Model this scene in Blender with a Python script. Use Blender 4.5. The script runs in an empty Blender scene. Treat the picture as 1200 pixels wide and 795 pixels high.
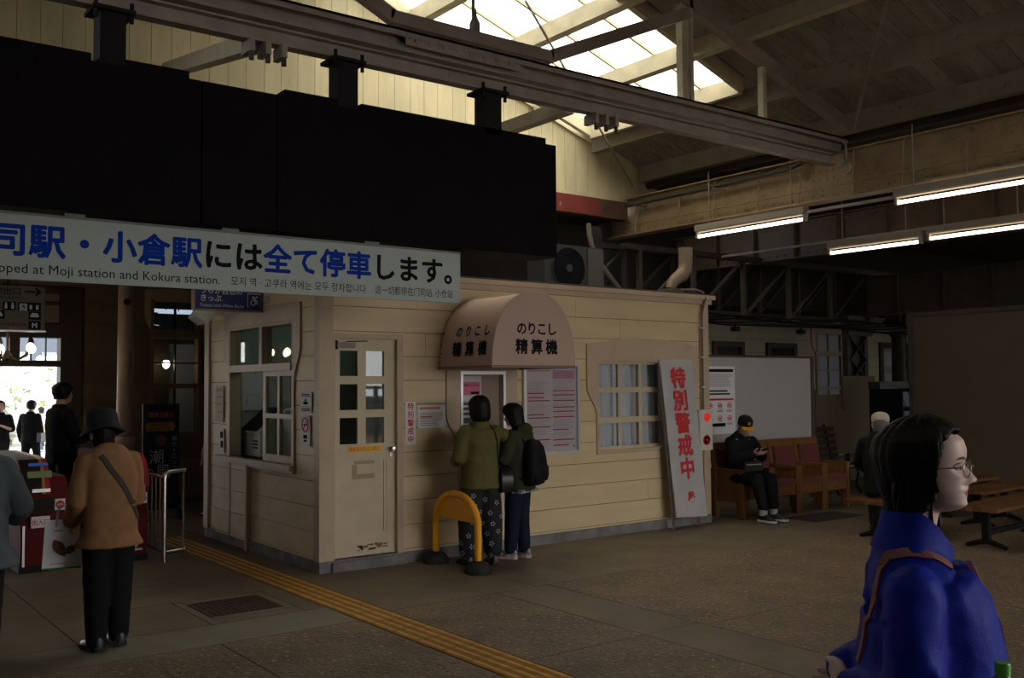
import bpy, bmesh, math, random
from mathutils import Vector, Matrix, Quaternion, noise
V = Vector
R_ = math.radians
random.seed(7)
sc = bpy.context.scene
COL = sc.collection
# ------------------------------------------------------------------ camera
# calibrated from the two horizontal vanishing points of the booth (photo taken as 1200x795)
FPX, PCX, PCY, EYE = 1150.0, 600.0, 397.5, 1.65
_vx = V((2110-PCX, -(441-PCY), -FPX)).normalized()
_vy = V((-264-PCX, -(457-PCY), -FPX)).normalized()
_up = _vx.cross(_vy).normalized()
_m = (_vx+_vy).normalized()
_n = _up.cross(_m)
ROT = Matrix(((_m-_n)/math.sqrt(2), (_m+_n)/math.sqrt(2), _up))
camd = bpy.data.cameras.new('camera')
camd.sensor_fit = 'HORIZONTAL'; camd.sensor_width = 36.0; camd.lens = FPX/1200*36
camd.clip_end = 400
cam = bpy.data.objects.new('camera', camd); COL.objects.link(cam)
cam.matrix_world = Matrix.Translation((0, 0, EYE)) @ ROT.to_4x4()
sc.camera = cam
def ray(x, y): return ROT @ V((x-PCX, -(y-PCY), -FPX))
def ony(x, y, Y): d = ray(x, y); return V((0, 0, EYE)) + d*(Y/d.y)
def onx(x, y, X): d = ray(x, y); return V((0, 0, EYE)) + d*(X/d.x)
def onz(x, y, z=0.0): d = ray(x, y); return V((0, 0, EYE)) + d*((z-EYE)/d.z)
# ------------------------------------------------------------------ daylight
w = bpy.data.worlds.new('sky'); sc.world = w; w.use_nodes = True
bg = w.node_tree.nodes['Background']
bg.inputs[0].default_value = (1.0, 0.985, 0.965, 1); bg.inputs[1].default_value = 4.6
sc.view_settings.view_transform = 'Standard'; sc.view_settings.look = 'None'
sc.view_settings.exposure = 0.22; sc.view_settings.gamma = 1.0
sc.view_settings.use_curve_mapping = False
# ------------------------------------------------------------------ materials
MATS = {}
def mat(name, col, rough=0.7, metal=0.0, var=0.0, scale=4.0, bump=0.0, bscale=60.0, spec=0.4, rand=0.0, col2=None, stretch=(1, 1, 1), emit=None, dirt=None):
    if name in MATS: return MATS[name]
    m = bpy.data.materials.new(name); m.use_nodes = True
    nt = m.node_tree; N = nt.nodes; L = nt.links
    b = N['Principled BSDF']
    b.inputs['Roughness'].default_value = rough; b.inputs['Metallic'].default_value = metal
    b.inputs['Specular IOR Level'].default_value = spec
    c = (*col, 1)
    b.inputs['Base Color'].default_value = c
    src = None
    if var or col2 or bump or dirt:
        tc = N.new('ShaderNodeTexCoord'); mp = N.new('ShaderNodeMapping'); mp.inputs['Scale'].default_value = stretch
        L.new(tc.outputs['Object'], mp.inputs['Vector'])
    if var or col2:
        nz = N.new('ShaderNodeTexNoise'); nz.inputs['Scale'].default_value = scale; nz.inputs['Detail'].default_value = 6
        L.new(mp.outputs[0], nz.inputs['Vector'])
        rp = N.new('ShaderNodeValToRGB')
        c2 = col2 or tuple(max(0, x*(1-var)) for x in col)
        rp.color_ramp.elements[0].position = 0.35; rp.color_ramp.elements[0].color = (*c2, 1)
        rp.color_ramp.elements[1].position = 0.62; rp.color_ramp.elements[1].color = c
        L.new(nz.outputs['Fac'], rp.inputs['Fac']); src = rp.outputs['Color']
    if dirt:
        dc, ds, lo, hi = dirt
        n2 = N.new('ShaderNodeTexNoise'); n2.inputs['Scale'].default_value = ds; n2.inputs['Detail'].default_value = 8; n2.inputs['Roughness'].default_value = 0.7
        L.new(mp.outputs[0], n2.inputs['Vector'])
        r2 = N.new('ShaderNodeValToRGB'); r2.color_ramp.elements[0].position = lo; r2.color_ramp.elements[1].position = hi
        L.new(n2.outputs['Fac'], r2.inputs['Fac'])
        mx = N.new('ShaderNodeMix'); mx.data_type = 'RGBA'
        L.new(r2.outputs['Color'], mx.inputs['Factor'])
        if src: L.new(src, mx.inputs['A'])
        else: mx.inputs['A'].default_value = c
        mx.inputs['B'].default_value = (*dc, 1); src = mx.outputs['Result']
    if rand:
        oi = N.new('ShaderNodeObjectInfo'); hs = N.new('ShaderNodeHueSaturation')
        mr = N.new('ShaderNodeMapRange'); mr.inputs['To Min'].default_value = 1-rand; mr.inputs['To Max'].default_value = 1+rand*0.6
        L.new(oi.outputs['Random'], mr.inputs['Value']); L.new(mr.outputs[0], hs.inputs['Value'])
        if src: L.new(src, hs.inputs['Color'])
        else: hs.inputs['Color'].default_value = c
        src = hs.outputs['Color']
    if src: L.new(src, b.inputs['Base Color'])
    if bump:
        nb = N.new('ShaderNodeTexNoise'); nb.inputs['Scale'].default_value = bscale; nb.inputs['Detail'].default_value = 5
        L.new(mp.outputs[0], nb.inputs['Vector'])
        bp = N.new('ShaderNodeBump'); bp.inputs['Strength'].default_value = bump; bp.inputs['Distance'].default_value = 0.02
        L.new(nb.outputs['Fac'], bp.inputs['Height']); L.new(bp.outputs[0], b.inputs['Normal'])
    if emit:
        b.inputs['Emission Color'].default_value = (*emit[0], 1); b.inputs['Emission Strength'].default_value = emit[1]
    MATS[name] = m
    return m
def glass_mat(name, tint=(0.9, 0.95, 0.95), refl=0.06, rough=0.02):
    m = bpy.data.materials.new(name); m.use_nodes = True
    nt = m.node_tree; N = nt.nodes; L = nt.links; N.remove(N['Principled BSDF'])
    t = N.new('ShaderNodeBsdfTransparent'); t.inputs[0].default_value = (*tint, 1)
    g = N.new('ShaderNodeBsdfGlossy'); g.inputs['Roughness'].default_value = rough; g.inputs[0].default_value = (1, 1, 1, 1)
    fr = N.new('ShaderNodeLayerWeight'); fr.inputs['Blend'].default_value = 0.5
    pw = N.new('ShaderNodeMath'); pw.operation = 'POWER'; pw.inputs[1].default_value = 5; L.new(fr.outputs['Facing'], pw.inputs[0])
    ad = N.new('ShaderNodeMath'); ad.operation = 'ADD'; ad.inputs[1].default_value = refl; ad.use_clamp = True
    L.new(pw.outputs[0], ad.inputs[0])
    mx = N.new('ShaderNodeMixShader'); L.new(ad.outputs[0], mx.inputs[0]); L.new(t.outputs[0], mx.inputs[1]); L.new(g.outputs[0], mx.inputs[2])
    L.new(mx.outputs[0], N['Material Output'].inputs[0]); MATS[name] = m
    return m
def skylight_mat():
    m = bpy.data.materials.new('skylight_sheet'); m.use_nodes = True
    nt = m.node_tree; N = nt.nodes; L = nt.links; N.remove(N['Principled BSDF'])
    t = N.new('ShaderNodeBsdfTransparent'); t.inputs[0].default_value = (0.95, 0.93, 0.86, 1)
    g = N.new('ShaderNodeBsdfTranslucent'); g.inputs[0].default_value = (0.95, 0.93, 0.86, 1)
    mx = N.new('ShaderNodeMixShader'); mx.inputs[0].default_value = 0.35
    L.new(t.outputs[0], mx.inputs[1]); L.new(g.outputs[0], mx.inputs[2]); L.new(mx.outputs[0], N['Material Output'].inputs[0])
    return m
def floor_mat(name, base, dark, speck, amount, sc1=1.2):
    m = bpy.data.materials.new(name); m.use_nodes = True
    nt = m.node_tree; N = nt.nodes; L = nt.links; b = N['Principled BSDF']
    b.inputs['Roughness'].default_value = 0.62; b.inputs['Specular IOR Level'].default_value = 0.35
    tc = N.new('ShaderNodeTexCoord')
    n1 = N.new('ShaderNodeTexNoise'); n1.inputs['Scale'].default_value = sc1; n1.inputs['Detail'].default_value = 8; n1.inputs['Roughness'].default_value = 0.65
    L.new(tc.outputs['Object'], n1.inputs['Vector'])
    r1 = N.new('ShaderNodeValToRGB'); r1.color_ramp.elements[0].position = 0.36; r1.color_ramp.elements[1].position = 0.62
    r1.color_ramp.elements[0].color = (*dark, 1); r1.color_ramp.elements[1].color = (*base, 1)
    L.new(n1.outputs['Fac'], r1.inputs['Fac'])
    vo = N.new('ShaderNodeTexVoronoi'); vo.inputs['Scale'].default_value = 34
    L.new(tc.outputs['Object'], vo.inputs['Vector'])
    n2 = N.new('ShaderNodeTexNoise'); n2.inputs['Scale'].default_value = 34; n2.inputs['Detail'].default_value = 2
    L.new(tc.outputs['Object'], n2.inputs['Vector'])
    r2 = N.new('ShaderNodeValToRGB'); r2.color_ramp.elements[0].position = 0.60; r2.color_ramp.elements[1].position = 0.68
    L.new(n2.outputs['Fac'], r2.inputs['Fac'])
    ml = N.new('ShaderNodeMath'); ml.operation = 'MULTIPLY'; ml.inputs[1].default_value = amount; L.new(r2.outputs['Color'], ml.inputs[0])
    mx = N.new('ShaderNodeMix'); mx.data_type = 'RGBA'; L.new(ml.outputs[0], mx.inputs['Factor'])
    L.new(r1.outputs['Color'], mx.inputs['A']); mx.inputs['B'].default_value = (*speck, 1)
    n3 = N.new('ShaderNodeTexNoise'); n3.inputs['Scale'].default_value = 27; n3.inputs['Detail'].default_value = 2
    mpp = N.new('ShaderNodeMapping'); mpp.inputs['Location'].default_value = (5, 3, 1); L.new(tc.outputs['Object'], mpp.inputs[0]); L.new(mpp.outputs[0], n3.inputs['Vector'])
    r3 = N.new('ShaderNodeValToRGB'); r3.color_ramp.elements[0].position = 0.62; r3.color_ramp.elements[1].position = 0.68
    L.new(n3.outputs['Fac'], r3.inputs['Fac'])
    m3 = N.new('ShaderNodeMath'); m3.operation = 'MULTIPLY'; m3.inputs[1].default_value = amount; L.new(r3.outputs['Color'], m3.inputs[0])
    mx3 = N.new('ShaderNodeMix'); mx3.data_type = 'RGBA'; L.new(m3.outputs[0], mx3.inputs['Factor'])
    L.new(mx.outputs['Result'], mx3.inputs['A']); mx3.inputs['B'].default_value = tuple(min(1, x*(1+1.25*amount)) for x in base)+(1,)
    L.new(mx3.outputs['Result'], b.inputs['Base Color'])
    ad = N.new('ShaderNodeMath'); ad.operation = 'ADD'; L.new(vo.outputs['Distance'], ad.inputs[0]); L.new(n1.outputs['Fac'], ad.inputs[1])
    bp = N.new('ShaderNodeBump'); bp.inputs['Strength'].default_value = 0.25+0.5*amount; bp.inputs['Distance'].default_value = 0.008
    L.new(ad.outputs[0], bp.inputs['Height']); L.new(bp.outputs[0], b.inputs['Normal'])
    return m
# ------------------------------------------------------------------ mesh builder
ORG = {}
def org(o): return ORG.get(o.name, V((0, 0, 0))) if o else V((0, 0, 0))
class MB:
    def __init__(s): s.v = []; s.f = []
    def add(s, vs, fs):
        n = len(s.v); s.v += [tuple(x) for x in vs]; s.f += [tuple(i+n for i in q) for q in fs]; return s
    def box(s, x0, x1, y0, y1, z0, z1):
        return s.add([(x0,y0,z0),(x1,y0,z0),(x1,y1,z0),(x0,y1,z0),(x0,y0,z1),(x1,y0,z1),(x1,y1,z1),(x0,y1,z1)],
            [(0,3,2,1),(4,5,6,7),(0,1,5,4),(1,2,6,5),(2,3,7,6),(3,0,4,7)])
    def obox(s, c, size, rot=None):
        c = V(c); hx, hy, hz = (a/2 for a in size); rot = rot or Matrix.Identity(3)
        vs = [c + rot @ V((x*hx, y*hy, z*hz)) for z in (-1, 1) for (x, y) in ((-1,-1),(1,-1),(1,1),(-1,1))]
        return s.add(vs, [(0,3,2,1),(4,5,6,7),(0,1,5,4),(1,2,6,5),(2,3,7,6),(3,0,4,7)])
    def bar(s, a, b, w, h, upv=(0, 0, 1)):
        a = V(a); b = V(b); d = (b-a); L = d.length; d.normalize(); u = V(upv); sx = d.cross(u)
        if sx.length < 1e-4: sx = d.cross(V((1, 0, 0)))
        sx.normalize(); u = sx.cross(d)
        rot = Matrix((sx, d, u)).transposed()
        return s.obox((a+b)/2, (w, L, h), rot)
    def rings(s, rs, cap=True, closed=False):
        n = len(rs[0]); vs = [p for r in rs for p in r]; fs = []
        m = len(rs)
        for i in range(m if closed else m-1):
            for j in range(n):
                a = i*n+j; b = i*n+(j+1) % n; c = ((i+1) % m)*n+(j+1) % n; d = ((i+1) % m)*n+j
                fs.append((a, b, c, d))
        if cap and not closed: fs.append(tuple(range(n-1, -1, -1))); fs.append(tuple((m-1)*n+j for j in range(n)))
        return s.add(vs, fs)
    def tube(s, pts, r, seg=8, closed=False):
        pts = [V(p) for p in pts]; n = len(pts)
        rr = r if isinstance(r, (list, tuple)) else [r]*n
        rs = []; prev = None
        for i, p in enumerate(pts):
            if closed: t = pts[(i+1) % n]-pts[i-1]
            else: t = pts[min(i+1, n-1)]-pts[max(i-1, 0)]
            t.normalize()
            if prev is None:
                a = V((0, 0, 1)) if abs(t.z) < 0.9 else V((1, 0, 0)); u = t.cross(a).normalized()
            else:
                u = prev - t*prev.dot(t); u.normalize()
            prev = u; v2 = t.cross(u)
            rs.append([p + (u*math.cos(2*math.pi*k/seg)+v2*math.sin(2*math.pi*k/seg))*rr[i] for k in range(seg)])
        return s.rings(rs, True, closed)
    def lathe(s, prof, c=(0, 0, 0), seg=16, axis=None, closed=False):
        c = V(c); q = V((0, 0, 1)).rotation_difference(V(axis)) if axis else Quaternion()
        rs = [[c + q @ V((r*math.cos(2*math.pi*k/seg), r*math.sin(2*math.pi*k/seg), z)) for k in range(seg)] for r, z in prof]
        return s.rings(rs, True, closed)
    def prism(s, poly, axis, a0, a1):
        f = {'y': lambda p, a: (p[0], a, p[1]), 'x': lambda p, a: (a, p[0], p[1]), 'z': lambda p, a: (p[0], p[1], a)}[axis]
        n = len(poly)
        vs = [f(p, a0) for p in poly]+[f(p, a1) for p in poly]
        fs = [tuple(range(n-1, -1, -1)), tuple(range(n, 2*n))]+[(i, (i+1) % n, n+(i+1) % n, n+i) for i in range(n)]
        return s.add(vs, fs)
    def sphere(s, c, r, seg=12, ring=8):
        c = V(c); r = V(r) if not isinstance(r, (int, float)) else V((r, r, r))
        rs = []
        for i in range(ring+1):
            t = math.pi*(i+0.02)/(ring+0.04)
            rs.append([c+V((r.x*math.sin(t)*math.cos(2*math.pi*k/seg), r.y*math.sin(t)*math.sin(2*math.pi*k/seg), -r.z*math.cos(t))) for k in range(seg)])
        return s.rings(rs)
    def mesh(s, name, o=V((0, 0, 0))):
        me = bpy.data.meshes.new(name)
        me.from_pydata([(x-o.x, y-o.y, z-o.z) for x, y, z in s.v], [], s.f)
        bm = bmesh.new(); bm.from_mesh(me); bmesh.ops.recalc_face_normals(bm, faces=bm.faces); bm.to_mesh(me); bm.free()
        return me
    def build(s, name, m, parent=None, smooth=False, origin=None, label=None, kind=None, angle=40):
        o0 = org(parent) if origin is None else V(origin)
        me = s.mesh(name, o0)
        if m: me.materials.append(m)
        if smooth:
            me.polygons.foreach_set('use_smooth', [True]*len(me.polygons)); me.set_sharp_from_angle(angle=R_(angle))
        o = bpy.data.objects.new(name, me); COL.objects.link(o)
        if parent: o.parent = parent
        elif origin is not None: o.location = o0
        ORG[o.name] = o0
        if label: o['label'] = label
        if kind: o['kind'] = kind
        return o
def box(*a): return MB().box(*a)
def thing(name, label, cat, loc, group=None):
    o = bpy.data.objects.new(name, None); COL.objects.link(o); o.location = loc; o.empty_display_size = 0.1
    ORG[o.name] = V(loc); o['label'] = label; o['category'] = cat
    if group: o['group'] = group
    return o
def tagged(o, label, cat, group=None, kind=None):
    o['label'] = label; o['category'] = cat
    if group: o['group'] = group
    if kind: o['kind'] = kind
    return o
def struct(mb, name, m, smooth=False, label=None, cat=None):
    o = mb.build(name, m, None, smooth); o['kind'] = 'structure'
    if label: o['label'] = label
    if cat: o['category'] = cat
    return o
def single(mb, name, m, label, cat, smooth=False, group=None, kind=None):
    xs = [p[0] for p in mb.v]; ys = [p[1] for p in mb.v]; zs = [p[2] for p in mb.v]
    o = mb.build(name, m, None, smooth, origin=((min(xs)+max(xs))/2, (min(ys)+max(ys))/2, min(zs)))
    return tagged(o, label, cat, group, kind)
def text_mb(body, size, p, xd=(1, 0, 0), ud=(0, 0, 1), bold=0.0, align='LEFT', width=None, depth=0.0, spacing=1.0, line=1.0, mb=None):
    """flat lettering: text outline filled as a mesh at p, running along xd, upright along ud"""
    c = bpy.data.curves.new('lettering', 'FONT'); c.body = body; c.size = size; c.align_x = align
    c.space_character = spacing; c.space_line = line; c.resolution_u = 2
    o = bpy.data.objects.new('lettering', c); COL.objects.link(o)
    dg = bpy.context.evaluated_depsgraph_get()
    me = bpy.data.meshes.new_from_object(o.evaluated_get(dg))
    xd = V(xd).normalized(); ud = V(ud).normalized(); p = V(p)
    k = 1.0
    if width and len(me.vertices):
        xs = [v.co.x for v in me.vertices]; k = width/(max(xs)-min(xs))
    mb = mb or MB()
    nrm = xd.cross(ud)
    shifts = [(0, 0)] if not bold else [(bold*a, bold*b) for a, b in ((-1, 0), (1, 0), (0, 1), (0, -1), (0.7, 0.7), (-0.7, -0.7), (0.7, -0.7), (-0.7, 0.7))]
    for i, (sx, sy) in enumerate(shifts):
        mb.add([p + xd*(v.co.x*k+sx) + ud*(v.co.y+sy) + nrm*(0.00004*i) for v in me.vertices], [tuple(q.vertices) for q in me.polygons])
    bpy.data.objects.remove(o); bpy.data.curves.remove(c); bpy.data.meshes.remove(me)
    return mb
def letters(chars, fn, m, parent, name='letter'):
    """one part per character; fn(i) -> (size, point, kwargs)"""
    for i, c_ in enumerate(chars):
        sz, p, kw = fn(i)
        text_mb(c_, sz, p, **dict(dict(align='CENTER'), **kw)).build(name, m, parent)
def cut(rects, hole):
    out = []
    for (a, b, c, d) in rects:
        h0, h1, h2, h3 = hole
        if h1 <= a or h0 >= b or h3 <= c or h2 >= d: out.append((a, b, c, d)); continue
        if h0 > a: out.append((a, h0, c, d))
        if h1 < b: out.append((h1, b, c, d))
        x0, x1 = max(a, h0), min(b, h1)
        if h2 > c: out.append((x0, x1, c, h2))
        if h3 < d: out.append((x0, x1, h3, d))
    return out
def siding(parent, m, u0, u1, z0, z1, pitch, holes, plane, at, thick, joints=(), gap=0.006, zoff=0.0):
    """horizontal boards, one object per board; plane 'y': u is x, board front at y=at, back at at+thick (thick signed)"""
    z = z0-zoff; i = 0
    while z < z1-0.01:
        a = max(z, z0); b = min(z+pitch-gap, z1)
        js = [u0]+sorted(j for (r, j) in joints if r == i and u0 < j < u1)+[u1]
        for ua, ub in zip(js[:-1], js[1:]):
            rs = [(ua+(0.0015 if ua > u0 else 0), ub-(0.0015 if ub < u1 else 0), a, b)]
            for h in holes: rs = cut(rs, h)
            rs = [r for r in rs if r[1]-r[0] > 0.004 and r[3]-r[2] > 0.004]
            if rs:
                mb = MB()
                for (p, q, c, d) in rs:
                    if plane == 'y': mb.box(p, q, min(at, at+thick), max(at, at+thick), c, d)
                    else: mb.box(min(at, at+thick), max(at, at+thick), p, q, c, d)
                mb.build('plank', m, parent)
        z += pitch; i += 1
# ------------------------------------------------------------------ shared materials
CREAM = mat('cream_paint', (0.69, 0.54, 0.325), 0.55, var=0.10, scale=3, bump=0.06, bscale=45, rand=0.06, stretch=(0.6, 1, 3), dirt=((0.30, 0.23, 0.14), 9, 0.66, 0.85))
CREAM2 = mat('cream_trim_paint', (0.52, 0.40, 0.28), 0.55, var=0.10, scale=5, bump=0.05, bscale=40, dirt=((0.25, 0.19, 0.12), 11, 0.66, 0.85))
SASH = mat('sash_paint', (0.58, 0.49, 0.33), 0.5, var=0.08, scale=8)
DOORP = mat('door_paint', (0.60, 0.50, 0.34), 0.5, var=0.08, scale=6, dirt=((0.33, 0.22, 0.13), 14, 0.68, 0.74))
CONC = mat('concrete_curb', (0.23, 0.22, 0.22), 0.85, var=0.35, scale=7, bump=0.3, bscale=50)
BACK = mat('wall_backing', (0.10, 0.08, 0.06), 0.9)
INNER = mat('booth_interior_paint', (0.30, 0.33, 0.30), 0.8, var=0.1)
WHITE = mat('white_plastic', (0.72, 0.72, 0.70), 0.45)
PAPER = mat('paper_white', (0.74, 0.73, 0.74), 0.6)
PAPER_D = mat('paper_grey', (0.55, 0.53, 0.55), 0.6)
INK = mat('ink_black', (0.012, 0.012, 0.016), 0.8, spec=0.05)
INKG = mat('ink_grey', (0.28, 0.25, 0.28), 0.7)
RED = mat('print_red', (0.55, 0.03, 0.035), 0.55)
PINK = mat('print_pink', (0.62, 0.14, 0.24), 0.55)
BLUEP = mat('print_blue', (0.02, 0.07, 0.42), 0.55)
NAVY = mat('sign_navy', (0.015, 0.025, 0.16), 0.45)
ALU = mat('aluminium', (0.62, 0.62, 0.63), 0.35, metal=0.9)
STEEL = mat('stainless_steel', (0.65, 0.62, 0.58), 0.25, metal=1.0)
BLACKM = mat('black_metal', (0.012, 0.011, 0.012), 0.6, spec=0.12)
BLACKR = mat('black_rubber', (0.018, 0.018, 0.018), 0.75, bump=0.1)
YELLOW = mat('yellow_paint', (0.90, 0.40, 0.012), 0.38, var=0.08, scale=8)
GLASS = glass_mat('window_glass', (0.90, 0.91, 0.91), 0.04)
DGLASS = glass_mat('dark_window_glass', (0.60, 0.66, 0.64), 0.045)
# ------------------------------------------------------------------ floor
SMOOTH = floor_mat('concrete_smooth', (0.20, 0.152, 0.097), (0.125, 0.095, 0.062), (0.06, 0.05, 0.045), 0.15)
STRIP = floor_mat('concrete_pale_strip', (0.21, 0.195, 0.15), (0.15, 0.135, 0.10), (0.09, 0.08, 0.06), 0.10)
AGG = floor_mat('concrete_exposed_aggregate', (0.205, 0.143, 0.088), (0.125, 0.087, 0.056), (0.022, 0.019, 0.017), 0.9, 2.0)
MORTAR = mat('floor_mortar', (0.055, 0.047, 0.04), 0.95)
fl = struct(box(-14, 30, -14, 14.1, -0.25, -0.012), 'floor', MORTAR)
def slab(x0, x1, y0, y1, m, g=0.005):
    box(x0+g, x1-g, y0+g, y1-g, -0.03, 0.0).build('slab', m, fl)
# smooth apron in front of and beside the booth
for a, b in ((3.665, 5.05), (5.05, 7.1), (7.1, 9.3), (9.3, 12.2), (12.2, 16), (16, 22), (22, 29)): slab(a, b, 6.36, 8.05 if b < 9.2 else 9.4, SMOOTH)
for a, b in ((9.3, 14), (14, 20), (20, 29)): slab(a, b, 9.4, 14, SMOOTH)
# pale strip running left
for a, b in ((-12, -3), (-3, 0.2), (0.2, 3.355)): slab(a, b, 6.23, 6.76, STRIP)
# brown slabs between the strip and the gates
for a, b, c, d in ((-12, -2, 6.76, 14), (-2, 0.3, 6.76, 14), (0.3, 1.62, 6.76, 8.45), (0.3, 1.62, 8.45, 14), (1.62, 3.355, 7.62, 8.4), (1.62, 2.49, 6.76, 7.62), (3.19, 3.355, 6.76, 7.62), (2.49, 3.19, 6.76, 6.91), (2.49, 3.19, 7.58, 7.62), (1.62, 3.355, 8.4, 10.9), (1.62, 3.9, 10.9, 14), (3.665, 3.93, 8.05, 10.9), (3.9, 9.3, 10.9, 14)):
    slab(a, b, c, d, SMOOTH)
for a, b in ((2.49, 2.56), (3.12, 3.19)): slab(a, b, 6.91, 7.58, STRIP)
slab(2.56, 3.12, 6.91, 6.98, STRIP); slab(2.56, 3.12, 7.50, 7.58, STRIP)
# exposed aggregate, left and right of the tactile line
for a, b in ((-12, -4), (-4, -0.6), (-0.6, 2.35), (2.35, 3.355)): slab(a, b, 3.0, 6.23, AGG); slab(a, b, -1, 3.0, AGG); slab(a, b, -13, -1, AGG)
for c, d in ((4.70, 6.36), (2.2, 4.70), (-1, 2.2), (-13, -1)):
    slab(3.665, 4.64, c, d, AGG); slab(4.64, 5.16, c, d, SMOOTH)
for a, b in ((5.16, 7.3), (7.3, 10.2), (10.2, 15), (15, 29)):
    for c, d in ((4.63, 6.36), (2.2, 4.63), (-1, 2.2), (-13, -1)): slab(a, b, c, d, AGG)
# tactile guide tiles
TILE = mat('tactile_yellow', (0.70, 0.36, 0.045), 0.6, var=0.25, scale=9, rand=0.10, dirt=((0.20, 0.11, 0.03), 16, 0.58, 0.8))
TBASE = mat('tactile_yellow_dark', (0.33, 0.16, 0.03), 0.75, var=0.3, scale=9, rand=0.12)  # darker yellow for the tile base between the raised bars
tp = thing('tactile_paving', 'yellow tactile guide line of ridged square tiles running past the booth door', 'tactile paving', (3.51, 6.9, 0))
tm = MB().box(-0.148, 0.148, -0.148, 0.148, -0.03, 0.002)
for k in range(4):
    u = -0.1125+k*0.075
    tm.prism([(u-0.018, 0.002), (u+0.018, 0.002), (u+0.012, 0.007), (u-0.012, 0.007)], 'y', -0.143, 0.143)
tme = tm.mesh('tile'); tme.materials.append(TILE); tme.materials.append(TBASE)
for p_ in tme.polygons:
    if p_.center.z < 0.0021: p_.material_index = 1
for i in range(-7, 28):
    o = bpy.data.objects.new('tile', tme); COL.objects.link(o); o.parent = tp; o.location = (0, 2.65+0.3*i-6.9, 0)
# drain grate with a grid of holes
RUST = mat('rusty_grate', (0.055, 0.032, 0.022), 0.8, metal=0.0, var=0.4, scale=20)
gr = thing('drain_grate', 'square rusty perforated drain cover set in the concrete near the tactile line', 'drain cover', (2.84, 7.24, -0.02))
gm = MB()
n = 11
for i in range(n+1):
    t = -0.25+0.5*i/n
    gm.box(2.84+t-0.012, 2.84+t+0.012, 6.99, 7.49, -0.02, 0.001); gm.box(2.59, 3.09, 7.24+t-0.012, 7.24+t+0.012, -0.02, 0.0015)
gm.build('grating', RUST, gr)
box(2.585, 3.095, 6.985, 7.495, -0.03, -0.018).build('pit', INK, gr)
MB().box(2.565, 2.59, 6.985, 7.495, -0.02, 0.002).box(3.09, 3.115, 6.985, 7.495, -0.02, 0.002).box(2.59, 3.09, 6.985, 6.995, -0.02, 0.002).box(2.59, 3.09, 7.485, 7.495, -0.02, 0.002).build('frame', RUST, gr)
# ------------------------------------------------------------------ ticket booth shell
XL, XR, YF, YE = 3.90, 8.97, 7.98, 10.72
HF = [(4.03, 4.69, 0.0, 2.09), (7.2, 8.64, 0.92, 1.93), (5.40, 5.92, 0.62, 1.79)]
HL = [(8.52, 10.12, 0.92, 2.28)]
mb = MB()
for r in [(3.93, XR-0.02, 0.0, 2.66)]:
    rs = [r]
    for h in HF: rs = cut(rs, h)
    for (a, b, c, d) in rs: mb.box(a, b, 8.003, 8.10, c, d)
wf = struct(mb, 'wall_booth_front', BACK)
siding(wf, CREAM, 4.0, XR-0.09, 0.1, 2.60, 0.225, HF+[(4.0, 4.74, 0, 2.125)], 'y', YF+0.003, 0.018, joints=((10, 7.55), (2, 7.95), (5, 6.6), (8, 6.4), (11, 6.9), (11, 4.9), (9, 5.0), (1, 5.9)), zoff=0.199)
mb = MB(); rs = [(8.10, YE+0.09, 0.0, 2.66)]
for h in HL: rs = cut(rs, h)
for (a, b, c, d) in rs: mb.box(3.925, 4.03, a, b, c, d)
wl = struct(mb, 'wall_booth_left', BACK)
siding(wl, CREAM, 8.06, YE, 0.1, 2.60, 0.225, HL, 'x', XL+0.003, 0.018, joints=((11, 9.3), (2, 9.1)), zoff=0.199)
struct(box(8.85, 8.95, 8.10, YE+0.09, 0, 2.66), 'wall_booth_right', CREAM)
struct(box(3.93, 8.95, YE+0.0, YE+0.09, 0, 2.66), 'wall_booth_back', INNER)
struct(box(3.93, 8.95, 8.0, YE+0.09, 2.60, 2.66), 'ceiling_booth', INNER)
# curb, corner posts, cornice
struct(MB().box(3.885, 8.985, 7.955, 8.06, 0, 0.1).box(3.885, 3.99, 8.06, YE+0.09, 0, 0.1), 'trim_booth_curb', CONC)
struct(MB().box(4.0, 4.76, 7.925, 7.96, 0, 0.085), 'trim_door_step', CONC)
struct(MB().box(3.885, 4.02, 7.962, 8.07, 0.1, 2.60), 'trim_corner_post', CREAM2)
struct(MB().box(8.875, 8.985, 7.962, 8.2, 0.1, 2.60), 'trim_end_post', CREAM2)
struct(MB().box(3.875, 3.93, YE-0.03, YE+0.10, 0.1, 2.60), 'trim_side_post', CREAM2)
struct(MB().box(3.84, 9.05, 7.90, 8.02, 2.65, 2.70).box(3.86, 9.02, 7.935, 8.02, 2.595, 2.65).box(3.84, 3.95, 8.02, YE+0.09, 2.65, 2.70).box(3.86, 3.95, 8.02, YE+0.09, 2.595, 2.65), 'trim_cornice', CREAM2)
struct(box(3.86, 9.03, 7.92, YE+0.09, 2.70, 2.72), 'roof_booth', mat('booth_roof_felt', (0.08, 0.07, 0.06), 0.9))
# ------------------------------------------------------------------ staff door
d1 = bpy.data.objects.new('door_1', None); COL.objects.link(d1); d1.location = (4.36, 8.0, 0.1); ORG['door_1'] = V((4.36, 8.0, 0.1)); d1['kind'] = 'structure'
d1['label'] = 'cream half-glazed staff door in the booth front'
PX = (4.108, 4.288, 4.373, 4.565); PZ = ((1.74, 1.97), (1.43, 1.665), (1.12, 1.36))
rs = [(4.04, 4.68, 0.108, 2.08)]
for a, b in ((PX[0], PX[1]), (PX[2], PX[3])):
    for c, d in PZ: rs = cut(rs, (a, b, c, d))
rs = cut(rs, (4.10, 4.59, 0.285, 0.99))
mb = MB()
for (a, b, c, d) in rs: mb.box(a, b, 8.01, 8.05, c, d)
leaf = mb.build('leaf', DOORP, d1)
MB().box(4.10, 4.59, 8.025, 8.045, 0.285, 0.99).build('lower_panel', DOORP, d1)
mb = MB()
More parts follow.
